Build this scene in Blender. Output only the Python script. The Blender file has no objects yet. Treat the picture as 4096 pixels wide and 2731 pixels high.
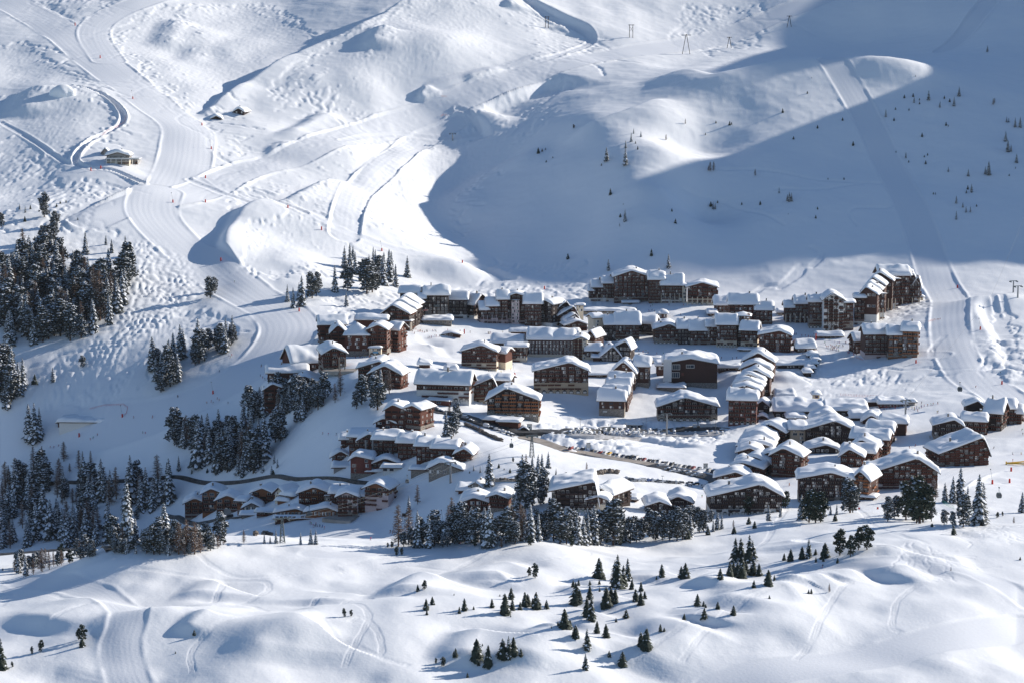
import bpy, bmesh, math, random, time
import numpy as np
from mathutils import Vector, Matrix
T0=time.time()
S=bpy.context.scene
# ---------- camera
cam=bpy.data.cameras.new('camera'); camo=bpy.data.objects.new('camera',cam); S.collection.objects.link(camo)
camo.location=(0,0,400); camo.rotation_euler=(math.radians(90-9.0),0,0)
cam.sensor_width=36; cam.lens=36*9748/4096; cam.clip_start=5; cam.clip_end=20000
S.camera=camo
# ---------- sky and sun
SUN_AZ=math.radians(28)   # angle of the sun behind the picture's right-hand direction
SUN_EL=math.radians(21)
W=bpy.data.worlds.new('World'); S.world=W; W.use_nodes=True
nt=W.node_tree; nt.nodes.clear()
sky=nt.nodes.new('ShaderNodeTexSky'); sky.sky_type='NISHITA'; sky.sun_disc=False
sky.sun_elevation=SUN_EL; sky.sun_rotation=math.radians(90)-SUN_AZ
sky.altitude=2000; sky.air_density=1.0; sky.dust_density=0.3; sky.ozone_density=2.6
bg=nt.nodes.new('ShaderNodeBackground'); bg.inputs[1].default_value=0.1
wo=nt.nodes.new('ShaderNodeOutputWorld'); nt.links.new(sky.outputs[0],bg.inputs[0]); nt.links.new(bg.outputs[0],wo.inputs[0])
sd=bpy.data.lights.new('sun','SUN'); sd.energy=5.0; sd.angle=math.radians(0.5); sd.color=(1,.92,.82)
so=bpy.data.objects.new('sun',sd); S.collection.objects.link(so)
_d=Vector((math.cos(SUN_AZ)*math.cos(SUN_EL),math.sin(SUN_AZ)*math.cos(SUN_EL),math.sin(SUN_EL)))
so.rotation_euler=_d.to_track_quat('Z','Y').to_euler(); so.location=(900,1200,900)
S.view_settings.view_transform='Standard'; S.view_settings.look='None'; S.view_settings.gamma=1; S.view_settings.use_curve_mapping=False
S.view_settings.exposure=0.42
S.cycles.max_bounces=4; S.cycles.diffuse_bounces=3; S.cycles.use_denoising=True
# ---------- tagging helpers
def tag(o,label=None,cat=None,group=None,kind=None):
    if label: o['label']=label
    if cat: o['category']=cat
    if group: o['group']=group
    if kind: o['kind']=kind
    return o
def link(o,parent=None):
    S.collection.objects.link(o)
    if parent: o.parent=parent
    return o
import math, numpy as np
# ---------- camera model (same numbers the camera object gets)
CAMZ=400.0; PITCH=math.radians(9.0); FP=9748.0   # focal length in photo pixels (4096 wide)
CP,SP=math.cos(PITCH),math.sin(PITCH)
def ray(u,v):
    "photo pixel (4096x2731) -> direction with y component 1"
    a=(np.asarray(u,float)-2048)/FP; b=-(np.asarray(v,float)-1365.5)/FP
    y=CP+b*SP; z=-SP+b*CP
    return a/y, z/y
def proj(x,y,z):
    zz=z-CAMZ; dep=y*CP-zz*SP; up=y*SP+zz*CP
    return 2048+FP*x/dep, 1365.5-FP*up/dep
K=4096/2352.0
# control points: overview pixels (2352 wide), distance
CTRL={
-250:[(1620,850),(1568,875),(1400,975),(1310,1060),(1270,1600),(1150,1750),(1000,1790),(900,1825),(700,1900),(500,2100),(200,2550),(0,2950),(-80,3150)],
0:[(1620,850),(1568,875),(1400,975),(1320,1060),(1290,1580),(1150,1730),(1000,1775),(900,1810),(800,1860),(700,1915),(500,2100),(400,2250),(200,2550),(0,2950),(-80,3150)],
400:[(1620,850),(1568,875),(1400,975),(1262,1080),(1235,1540),(1150,1630),(1050,1670),(950,1730),(870,1780),(800,1835),(700,1930),(600,2030),(450,2180),(300,2380),(150,2650),(0,2950),(-80,3150)],
800:[(1620,850),(1568,875),(1400,975),(1252,1100),(1235,1310),(1150,1400),(1000,1560),(900,1670),(750,1860),(650,2020),(500,2200),(350,2400),(200,2620),(0,2950),(-80,3150)],
1200:[(1620,850),(1568,875),(1400,975),(1250,1100),(1235,1270),(1170,1350),(1050,1500),(980,1620),(850,1780),(750,1920),(650,2100),(500,2280),(350,2450),(200,2650),(100,2800),(0,2950),(-80,3150)],
1600:[(1620,850),(1568,875),(1400,975),(1248,1100),(1232,1260),(1170,1370),(1080,1480),(1000,1600),(850,1780),(700,2000),(650,2100),(500,2250),(350,2400),(200,2560),(165,2640),(100,2850),(0,3000),(-80,3180)],
2000:[(1620,850),(1568,875),(1400,975),(1260,1040),(1195,1200),(1130,1370),(1000,1560),(850,1760),(750,1900),(660,2060),(500,2220),(350,2370),(160,2560),(100,2850),(0,2950),(-80,3150)],
2352:[(1620,850),(1568,875),(1400,975),(1290,1030),(1200,1180),(1100,1400),(950,1580),(800,1780),(700,1930),(640,2050),(500,2200),(300,2420),(100,2700),(0,2850),(-80,3100)],
2600:[(1620,850),(1568,875),(1400,975),(1290,1030),(1200,1180),(1100,1400),(950,1580),(800,1780),(640,2050),(300,2420),(0,2850),(-80,3100)],
}
# extra columns that give the far side its spurs and hollows: column -> (shift of the distance, v range)
def _col(u):
    us=sorted(CTRL); import bisect
    i=max(1,min(len(us)-1,bisect.bisect(us,u))); a,b=us[i-1],us[i]; t=(u-a)/(b-a)
    vs=(650,600,550,500,430,350,270,200,120,50,0,-80)
    f=lambda c,v: float(np.interp(-v,[-q[0] for q in CTRL[c]],[q[1] for q in CTRL[c]]))
    return vs,[(1-t)*f(a,v)+t*f(b,v) for v in vs]
SHIFT={ # u: {v: shift}
 1040:{600:40,500:75,430:80,350:75,270:50,200:10},
 1360:{650:0,600:-15,500:-35,430:-55,350:-70,270:-70,200:-35},
 1520:{650:0,600:-25,500:-70,430:-80,350:-80,270:-60,200:-25},
 1760:{650:0,500:-20,350:-25,200:-20,120:30},
 250:{350:-20,200:-20},
 560:{500:15,350:30,270:30,200:40,50:60},
}
EXTRA={}
for _u,_s in SHIFT.items():
    _vs,_ys=_col(_u); _k=sorted(_s)
    EXTRA[_u]=[(v,y+float(np.interp(v,_k,[_s[q] for q in _k]))) for v,y in zip(_vs,_ys) if _k[0]-60<=v<=_k[-1]+60]
_P=[]
for _u,_l in list(CTRL.items())+list(EXTRA.items()):
    for _v,_y in _l:
        _a,_c=ray(_u*K,_v*K); _P.append((_a*_y,_y,CAMZ+_c*_y))
_P=np.array(_P)
def _tps(r2): return 0.5*r2*np.log(r2+1e-9)
S_=1000.0
def _fit():
    n=len(_P); X=_P[:,:2]/S_
    d=((X[:,None]-X[None])**2).sum(-1); A=np.zeros((n+3,n+3))
    A[:n,:n]=_tps(d)+np.eye(n)*2e-5; A[:n,n]=1; A[:n,n+1:]=X; A[n,:n]=1; A[n+1:,:n]=X.T
    return np.linalg.solve(A,np.concatenate([_P[:,2],[0,0,0]])),X
_W,_XC=_fit()
def base(x,y):
    x=np.asarray(x,float)/S_; y=np.asarray(y,float)/S_
    o=_W[-3]+_W[-2]*x+_W[-1]*y
    for i in range(len(_XC)):
        o=o+_W[i]*_tps((x-_XC[i,0])**2+(y-_XC[i,1])**2)
    return o
# ---------- numpy helpers for the terrain
def hit_fn(f,u,v,y0=640.,y1=3300.,st=4.):
    a,c=ray(u,v); ys=np.arange(y0,y1,st); g=f(a*ys,ys); z=CAMZ+c*ys
    i=int(np.argmax(g>=z)) if (g>=z).any() else len(ys)-1
    if i==0: return a*ys[0],ys[0],g[0]
    d0=z[i-1]-g[i-1]; d1=z[i]-g[i]; t=d0/(d0-d1+1e-9); y=ys[i-1]+t*st
    return a*y,y,CAMZ+c*y
def bp(pts):
    "overview pixels -> world xy on the base surface"
    return np.array([hit_fn(base,u*K,v*K)[:2] for u,v in pts])
def smooth_poly(P,n=8):
    "Catmull-Rom through points"
    P=np.asarray(P,float)
    if len(P)<3: return P
    Q=np.vstack([2*P[0]-P[1],P,2*P[-1]-P[-2]]); out=[]
    for i in range(1,len(Q)-2):
        for k in range(n):
            t=k/n; a,b,c,d=Q[i-1],Q[i],Q[i+1],Q[i+2]
            out.append(.5*((2*b)+(-a+c)*t+(2*a-5*b+4*c-d)*t*t+(-a+3*b-3*c+d)*t**3))
    out.append(P[-1]); return np.array(out)
def sdist(X,Y,P,reach):
    "signed distance to polyline (positive right of its direction), along-parameter; only within reach"
    x0,y0=P.min(0)-reach; x1,y1=P.max(0)+reach
    m=(X>x0)&(X<x1)&(Y>y0)&(Y<y1)
    idx=np.nonzero(m.ravel())[0]; x=X.ravel()[idx]; y=Y.ravel()[idx]
    best=np.full(len(idx),1e9); sg=np.zeros(len(idx)); tp=np.zeros(len(idx)); L=0
    for i in range(len(P)-1):
        a=P[i]; d=P[i+1]-a; l=math.hypot(*d)+1e-9; d=d/l
        s=slice(None)
        px=x-a[0]; py=y-a[1]; t=np.clip(px*d[0]+py*d[1],0,l)
        ex=px-t*d[0]; ey=py-t*d[1]; r=ex*ex+ey*ey
        k=r<best; best[k]=r[k]; sg[k]=np.sign((px*d[1]-py*d[0])[k]); tp[k]=(L+t)[k]
        L+=l
    return idx,np.sqrt(best)*np.where(sg==0,1,sg),tp/L,tp
_rng=np.random.RandomState(7)
_LAT=_rng.rand(256,256)
def vnoise(x,y):
    xi=np.floor(x).astype(int); yi=np.floor(y).astype(int); fx=x-xi; fy=y-yi
    fx=fx*fx*fx*(fx*(fx*6-15)+10); fy=fy*fy*fy*(fy*(fy*6-15)+10)
    a=_LAT[xi&255,yi&255]; b=_LAT[(xi+1)&255,yi&255]; c=_LAT[xi&255,(yi+1)&255]; d=_LAT[(xi+1)&255,(yi+1)&255]
    return (a*(1-fx)+b*fx)*(1-fy)+(c*(1-fx)+d*fx)*fy-.5
def fbm(x,y,o=4,g=.5):
    s=0;a=1
    for i in range(o):
        c,sn=math.cos(i*1.1),math.sin(i*1.1)
        s=s+a*vnoise((x*c-y*sn)*2**i+17.3*i,(x*sn+y*c)*2**i+5.1*i); a*=g
    return s
def sstep(a,b,x):
    t=np.clip((x-a)/(b-a),0,1); return t*t*(3-2*t)
def inpoly(U,V,pts):
    "points in polygon test, overview pixels"
    m=np.zeros(U.shape,bool); n=len(pts)
    for i in range(n):
        x1,y1=pts[i]; x2,y2=pts[(i+1)%n]
        if y1==y2: continue
        c=((V>=min(y1,y2))&(V<max(y1,y2)))&(U<(x2-x1)*(V-y1)/(y2-y1)+x1)
        m^=c
    return m
# ---------- grid: rows of constant y, columns fan out with distance so cells keep pace with the view
_ys=[820.]
for _lim,_st in ((1120,1.0),(1620,2.5),(2120,2.4),(3160,2.4)):
    while _ys[-1]<_lim: _ys.append(_ys[-1]+_st)
GY=np.array(_ys)
_in=np.linspace(-.2135,.2135,896)
_out=.2135+np.cumsum(np.linspace(.0008,.012,34))
GA=np.concatenate([-_out[::-1],_in,_out])
NR,NC=len(GY),len(GA)
X=GA[None,:]*GY[:,None]; Y=np.repeat(GY[:,None],NC,1)
Z=base(X,Y)
U0,V0=proj(X,Y,Z); U0=U0/K; V0=V0/K      # where the base surface lies in overview pixels (used to look up regions)
def _box(A,r,ax):
    r=int(max(1,min(r,A.shape[ax]//2-1))); A=np.moveaxis(A,ax,0); c=np.cumsum(np.concatenate([np.repeat(A[:1],r+1,0),A,np.repeat(A[-1:],r,0)]),0)
    return np.moveaxis((c[2*r+1:]-c[:-2*r-1])/(2*r+1),0,ax)
def _region(P,R):
    x0,y0=P.min(0)-R; x1,y1=P.max(0)+R
    i=np.searchsorted(GY,[y0,y1]); q=[x0/max(y0,820),x0/y1,x1/max(y0,820),x1/y1]; j=np.searchsorted(GA,[min(q),max(q)])
    return slice(max(i[0]-2,0),min(i[1]+2,NR)),slice(max(j[0]-2,0),min(j[1]+2,NC))
def _line_field(pts,R,prof,blur):
    "adds prof(d,t) along a line; away from the line itself the field is blurred so that no creases show"
    P=smooth_poly(bp(pts)); ri,ci=_region(P,R)
    xs,ys=X[ri,ci],Y[ri,ci]; idx,d,t,_=sdist(xs,ys,P,R)
    F=np.zeros(xs.size); F[idx]=prof(d,t); F=F.reshape(xs.shape); dd=np.full(xs.size,1e3); dd[idx]=np.abs(d); dd=dd.reshape(xs.shape)
    ym=P[:,1].mean(); rx=blur/(ym*.000477); ry=blur/(1.0 if ym<1120 else 2.4)
    B=F
    for _ in range(2): B=_box(_box(B,rx,1),ry,0)
    m=sstep(blur*.5,blur*2.2,dd); Z[ri,ci]+=F*(1-m)+B*m
def add_scarp(pts,h,w=6.,L=90.,tap=.12):
    "ground right of the line stands h higher, ramp of half-width w, fading out over L"
    def prof(d,t):
        return h*sstep(-w,w,d)*np.exp(-np.maximum(d,0)/L)*(1-sstep(1.8*L,2.6*L,d))*(sstep(0,tap,t)*sstep(0,tap,1-t) if tap>0 else 1)
    _line_field(pts,2.7*L+w,prof,max(w,L*.28))
def add_ridge(pts,h,wl,wr,tap=.15):
    def prof(d,t):
        w=np.where(d<0,wl,wr); return h*np.exp(-(d/w)**2)*(sstep(0,tap,t)*sstep(0,tap,1-t) if tap>0 else 1)
    _line_field(pts,2.6*max(wl,wr),prof,max(wl,wr)*.5)
def add_mound(u,v,h,rx,ry=None,rot=0.,p=1.):
    ry=ry or rx; x0,y0,_=hit_fn(base,u*K,v*K); c,s=math.cos(math.radians(rot)),math.sin(math.radians(rot))
    R=3*max(rx,ry); m=(abs(X-x0)<R)&(abs(Y-y0)<R)
    dx=X[m]-x0; dy=Y[m]-y0; a=(dx*c+dy*s)/rx; b=(-dx*s+dy*c)/ry
    Z[m]+=h*np.exp(-(a*a+b*b)**p)
# ---------- relief: banks, mounds and hollows read off the photograph tile by tile
TILE={'A':(1000,1000,2.351),'B':(1800,1000,2.351),'C':(2500,1000,2.351),'E':(3096,1000,2.351),
 'F':(600,1550,2.351),'G':(1500,1550,2.351),'H':(2300,1550,2.351),'I':(3096,1500,2.351),
 'R':(0,0,1.7218),'S':(1366,0,1.7218),'T':(2730,0,1.7218),'U':(0,910,1.7218),
 'L':(0,1820,1.7211),'M':(1366,1820,1.7211),'N':(2730,1820,1.7211),'D':(0,0,.57422)}
def sp(t,x,y):
    a,b,s=TILE[t]; return a+x/s,b+y/s          # photo pixels
def ov(t,pts): return [(sp(t,x,y)[0]/K,sp(t,x,y)[1]/K) for x,y in pts]
# large soft undulation, stronger in the foreground and on the far slopes
far=sstep(1950,2150,Y); fore=1-sstep(1080,1250,Y); town=(1-far)*(1-fore)
Z+=fore*(8.5*fbm(X/75+3,Y/85+1,2)+1.6*fbm(X/20,Y/24,2))
Z+=far*(9*fbm(X/120+9,Y/170+4,3))
Z+=town*(1.8*fbm(X/60,Y/60,3)+.7*fbm(X/16,Y/18,3))
def scs(t,l):
    q=t in 'LMN'
    for pts,h,w,L in l: add_scarp(ov(t,pts),h*(.78 if q else 1),w*(1.05 if q else 1),L*(1.5 if q else 1.2),.25 if q else .25)
# foreground, left-facing banks (points run away from the camera: right side stands higher)
scs('L',[
 ([(120,1560),(420,1440),(640,1300),(760,1160)],6,26,60),
 ([(0,1190),(330,1110),(700,1010)],7,22,60),
 ([(1200,1380),(1300,1320),(1420,1260)],4.5,5,18),
 ([(1270,1050),(1310,990),(1420,920),(1560,900)],5,8,40),
 ([(1960,1120),(2080,1040),(2300,960)],4,18,50),
 ([(1700,1560),(1800,1430),(2000,1330),(2250,1300)],5,22,60),
 ([(500,900),(620,800),(900,700)],4,16,50),
])
scs('M',[
 ([(270,1120),(330,1030),(420,960),(560,900)],8,9,45),
 ([(740,960),(820,860),(1000,800),(1250,760)],7,13,45),
 ([(900,990),(960,930),(1160,900)],4,8,25),
 ([(690,1560),(740,1460),(830,1370),(930,1330)],7,9,40),
 ([(1080,1560),(1200,1450),(1380,1330)],5,14,35),
 ([(1340,1390),(1410,1340),(1500,1340)],3,7,20),
 ([(1500,1470),(1620,1390),(1760,1340),(1900,1300)],5,12,35),
 ([(1820,1480),(2000,1400),(2150,1300),(2340,1230)],7,20,50),
 ([(1500,1270),(1620,1200),(1720,1160)],4,9,22),
 ([(1530,1030),(1550,960),(1600,930)],3,5,15),
 ([(1950,880),(2030,800),(2180,760)],5,12,35),
 ([(1640,1150),(1760,1060),(1900,1030)],4,10,25),
])
scs('N',[
 ([(30,1010),(120,930),(260,880)],6,7,25),
 ([(590,990),(680,930),(840,900),(1000,870)],6,10,30),
 ([(860,890),(980,830),(1200,780)],4,8,35),
 ([(1310,880),(1400,810),(1520,760)],4,10,30),
 ([(100,1170),(300,1080),(520,1000),(900,960)],6,9,50),
 ([(0,1260),(100,1190)],5,10,30),
 ([(430,620),(600,560),(900,530)],4,18,60),
 ([(1010,770),(1200,680),(1420,600)],5,16,60),
 ([(1550,760),(1760,690),(2000,690)],3,12,50),
])
# wide mounds of the foreground
for t,x,y,h,rx,ry,rot in [('L',1500,1230,3,14,18,0),('L',850,750,5,45,40,0),('L',1900,670,5,60,40,0),
  ('L',2000,1230,3,55,45,20),('M',600,1350,3,50,50,0),('M',1150,1180,5,55,30,0),('M',1480,1400,4,22,22,0),('M',560,930,3,22,20,0),
  ('M',1480,960,3,18,20,0),('M',1580,940,-3,8,10,0),('M',2180,1000,4,22,25,0),('N',280,950,4,20,24,0),('N',1900,1150,5,60,50,10),
  ('N',900,1130,5,70,50,15),('N',1650,640,3,50,40,0),('M',900,620,3,28,18,0),('M',1440,600,2,25,14,0)]:
    add_mound(*ov(t,[(x,y)])[0],h,rx,ry,rot)
# far side, left
add_scarp(ov('R',[(1420,760),(1560,700),(1700,640),(1900,540),(2150,430),(2352,360)])+ov('S',[(150,280),(340,150),(480,70),(650,0),(800,-80)]),26,13,120,.28)
scs('R',[
 ([(1350,800),(1500,730),(1700,650)],7,6,60),
 ([(1900,990),(2000,920),(2180,840),(2352,800)],9,12,50),
 ([(1800,1090),(1950,1010),(2200,1010)],5,10,30),
 ([(1420,1290),(1700,1180),(1960,1090)],5,14,60),
 ([(380,1600),(540,1510),(640,1450),(800,1360),(920,1300),(1000,1260)],6,6,60),
 ([(1880,1500),(2000,1420),(2150,1330),(2352,1240)],11,10,60),
 ([(60,820),(120,720),(230,640)],9,18,70),
 ([(1080,330),(1150,200),(1260,120)],9,22,60),
 ([(1250,420),(1350,300),(1450,200)],5,20,60),
 ([(350,0),(400,60),(520,160)],-3,10,40),
])
scs('S',[
 ([(150,470),(200,390),(300,330)],10,14,60),
 ([(520,740),(540,690),(600,640)],7,5,25),
 ([(820,600),(900,560),(1100,500)],4,6,30),
 ([(0,1250),(150,1180),(300,1080),(400,980)],6,5,40),
 ([(330,1230),(360,1160),(450,1080),(680,1000)],5,5,35),
 ([(900,800),(1100,700),(1300,600),(1480,510)],-14,10,120),
 ([(870,830),(960,880),(1040,960)],-6,6,60),
 ([(700,1560),(760,1400),(900,1290),(1040,1190),(1300,1040),(1500,930)],14,26,90),
 ([(1500,990),(1800,830),(2000,740),(2200,650)],8,9,60),
 ([(1120,110),(1140,60),(1180,20)],8,8,50),
 ([(1300,190),(1480,190),(1640,260)],-3,5,20),
])
add_ridge(ov('S',[(2100,520),(2352,560)])+ov('T',[(200,610),(500,560),(820,495),(1060,480),(1400,430)]),13,22,45,.2)
add_mound(*ov('T',[(1450,500)])[0],14,45,30)
add_mound(*ov('S',[(750,400)])[0],10,60,50)
add_mound(*ov('S',[(850,60)])[0],10,70,60)
# far side, lower middle: the knoll above the village and its bowl
scs('U',[
 ([(1640,560),(1600,400),(1510,250),(1540,120),(1620,30)],7,6,60),
 ([(1900,470),(1990,380),(2100,300),(2200,270)],3,14,40),
 ([(1850,340),(1990,230),(2300,270)],4,20,60),
 ([(1330,640),(1420,540),(1560,470),(1700,470)],4,16,50),
])
scs('D',[([(520,640),(505,600),(515,560),(545,520),(600,490),(680,470)],9,9,90),
 ([(640,720),(700,700),(760,690)],3,8,30),
 ([(1090,600),(1130,612),(1190,640)],-6,5,60),
 ([(2270,690),(2250,720),(2280,780),(2310,860)],5,6,60),
 ([(2220,770),(2230,830),(2290,900)],2.5,3,20),
])
scs('D',[([(1368,104),(1345,70),(1270,38),(1218,10),(1195,-25)],9,5,60)])
scs('B',[([(880,1570),(930,1440),(1050,1380),(1320,1330)],6,22,70),([(1640,1540),(1690,1400),(1720,1300)],5,9,40),([(300,1380),(560,1330),(780,1300)],4,10,40)])
scs('C',[([(860,1330),(900,1220),(1060,1140)],5,12,50),([(1380,1330),(1450,1250),(1650,1230)],4,10,40),([(250,1400),(300,1300),(560,1320)],3,8,40)])
scs('G',[([(340,430),(420,310),(480,190)],6,18,50),([(880,640),(1000,570),(1150,520),(1400,490)],5,18,60),([(180,1150),(330,1000),(420,890)],6,20,60)])
scs('A',[([(1290,960),(1380,850),(1500,810),(1720,830),(1950,880)],-4,14,50),([(560,960),(640,840),(660,740)],4,10,40)])
add_mound(1060,630,13,38,26); add_mound(2290,700,7,40,26); add_mound(620,520,10,60,50)
add_mound(140,225,8,45,50); add_mound(1990,560,0.1,5)
scs('D',[([(1230,1245),(1000,1150),(800,1100),(720,1000),(650,900),(600,830)],30,55,170)])
# lower part of the far slope and village terraces
scs('D',[([(1030,830),(1000,790),(940,765)],-4,7,40),
 ([(1290,1010),(1450,1040),(1640,1075)],-5,5,14),
 ([(1245,1005),(1290,1002),(1690,1003)],-7,9,26),
 ([(1200,1050),(1300,1080),(1450,1095)],-4,8,25)])
# ---------- groomed pistes, tracks and moguls worked into the height field
PISTE=np.zeros_like(Z)       # 1 on groomed snow
def piste(t,pts,hw,lift=0.,berm=.5,groove=.09,period=5.,dash=1.0):
    if t in 'LMN': berm*=.3; groove*=.5; lift*=.5
    P=smooth_poly(bp(ov(t,pts))); ri,ci=_region(P,hw*1.6+6)
    xs=X[ri,ci]; idx,d,tt,al=sdist(xs,Y[ri,ci],P,hw*1.6+6)
    a=np.abs(d); k=1-sstep(hw-1.5,hw+.8,a)
    _rb=hw*.55; _zb=Z[ri,ci]
    for _ in range(2): _zb=_box(_box(_zb,_rb/(P[:,1].mean()*.000477),1),_rb/(1. if P[:,1].mean()<1120 else 2.4),0)
    z=Z[ri,ci].copy().ravel(); z[idx]=z[idx]*(1-k)+_zb.ravel()[idx]*k; p=PISTE[ri,ci].copy().ravel()
    g=(np.sin(d*2*math.pi/period+1.2*np.sin(al/60)+5*vnoise(d/14+3,al/90))+.6*np.sin(d*2*math.pi/(period*2.7)+1))*groove*(.6+.8*vnoise(d/9,al/70))
    z[idx]+=k*(lift+g*dash)+berm*np.exp(-((a-hw-.8)/1.3)**2)*(1-.5*np.sin(al/23))
    p[idx]=np.maximum(p[idx],k); Z[ri,ci]=z.reshape(xs.shape); PISTE[ri,ci]=p.reshape(xs.shape)
piste('D',[(20,0),(150,80),(260,170),(350,240),(425,290),(428,340),(420,380),(400,430)],25,groove=.05)
piste('D',[(430,-20),(330,5),(250,40),(215,80),(250,140)],18,groove=.045)
piste('D',[(1920,-20),(1750,45),(1500,110),(1250,165),(1060,245),(900,300),(700,352),(560,400),(430,450),(330,470),(210,515)],21,lift=-.6,berm=1.1,groove=.05)
piste('D',[(360,440),(350,500),(400,560),(480,620),(560,680),(640,720),(665,760),(620,820),(520,885),(380,950),(180,995),(-40,1010)],23,groove=.05)
piste('D',[(1050,290),(960,330),(880,390),(825,450),(800,500),(790,560)],14,lift=-1.2,berm=.8)
piste('D',[(455,412),(520,455),(600,470),(680,510),(760,540),(850,570),(930,592),(1060,605)],5,berm=.6)
piste('D',[(1910,165),(1965,220),(2010,310),(2055,400),(2095,480),(2125,560),(2150,640),(2180,690),(2180,760),(2195,830),(2250,890),(2352,930)],15,lift=-.3,berm=.5,groove=.04)
piste('D',[(2300,1010),(2330,950),(2250,870)],16,groove=.04)
piste('D',[(1180,-20),(1205,12),(1260,45),(1330,68),(1358,92),(1310,122),(1240,150),(1180,165)],6,lift=-.6,berm=1.0)
piste('D',[(2290,-20),(2225,60),(2170,105)],13,lift=-1,berm=.8)
piste('R',[(380,650),(520,640),(650,670),(760,720),(840,790),(840,840),(760,890),(640,960),(550,1050),(520,1120),(620,1170),(800,1200),(980,1270)],3.2,lift=-2.2,berm=1.6)
piste('R',[(0,830),(200,950),(430,1110),(600,1175)],3,lift=-.8,berm=.6)
piste('R',[(1310,1240),(1400,1280),(1550,1350),(1660,1400),(1900,1490),(2100,1560)],4.5,lift=-.8,berm=.7)
piste('S',[(0,985),(200,965),(500,945),(900,940),(940,890),(860,820),(800,800)],4,lift=-.3,berm=.6)
piste('S',[(1400,400),(1150,490),(900,560),(620,640),(640,700)],5,lift=.4,berm=.9)
piste('B',[(0,130),(-120,110),(-400,20)],4,lift=.0,berm=.5)
piste('L',[(100,830),(300,860),(480,905),(650,970),(790,1070),(890,1180),(880,1300),(830,1400),(850,1500),(900,1600)],8,lift=-.4,berm=.5,groove=.03,period=2.1)
piste('N',[(2400,1060),(2150,900),(2000,820),(1750,770),(1300,770),(900,765),(500,750),(0,720)],7,lift=-.3,berm=.3,groove=.05,period=2.4)
piste('N',[(2400,1200),(1900,1330),(1300,1450),(600,1540),(300,1600)],13,lift=-.2,berm=.2,groove=.06,period=2.6)
piste('M',[(-200,720),(0,720),(600,660),(1100,640),(1700,645),(2200,690),(2400,720)],6,lift=-.1,berm=.25,groove=.06,period=2.2)
piste('I',[(2400,850),(2200,880),(1900,960),(1700,1050),(1400,1230),(1000,1260)],14,groove=.05)
piste('E',[(1550,1050),(1250,1040),(900,1000),(500,900),(200,850)],9,groove=.06)
# tracks: thin grooves stamped into the grid
TR=np.zeros_like(Z)
_ri=np.arange(NR); _ciX=np.arange(NC)
def stamp(P,w=1.0,step=.5):
    P=np.asarray(P,float)
    if len(P)<2: return
    seg=np.hypot(*np.diff(P,axis=0).T); L=np.concatenate([[0],np.cumsum(seg)]); 
    if L[-1]<2: return
    s=np.arange(0,L[-1],step); x=np.interp(s,L,P[:,0]); y=np.interp(s,L,P[:,1])
    ok=(y>GY[2])&(y<GY[-4]); x=x[ok]; y=y[ok]
    r=np.interp(y,GY,_ri); c=np.interp(x/y,GA,_ciX); i=r.astype(int); j=c.astype(int); fr=r-i; fc=c-j
    ok=(i<NR-2)&(j<NC-2)&(j>1); i,j,fr,fc=i[ok],j[ok],fr[ok],fc[ok]
    for di,wi in ((0,1-fr),(1,fr)):
        for dj,wj in ((0,1-fc),(1,fc)):
            np.maximum.at(TR,(i+di,j+dj),w*np.minimum(1.,wi*wj*1.7))
_gy,_gx=np.gradient(Z)
def grad(x,y):
    e=6.; f=lambda a,b: ground0(a,b)
    return (f(x+e,y)-f(x-e,y))/(2*e),(f(x,y+e)-f(x,y-e))/(2*e)
_Zb=_box(_box(Z,6,1),4,0)
def ground0(x,y):
    r=np.clip(np.interp(y,GY,_ri),0,NR-1.001); c=np.clip(np.interp(x/y,GA,_ciX),0,NC-1.001)
    i=r.astype(int); j=c.astype(int); fr=r-i; fc=c-j
    return (_Zb[i,j]*(1-fc)+_Zb[i,j+1]*fc)*(1-fr)+(_Zb[i+1,j]*(1-fc)+_Zb[i+1,j+1]*fc)*fr
_R=np.random.RandomState(11)
OFFP=[]
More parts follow.
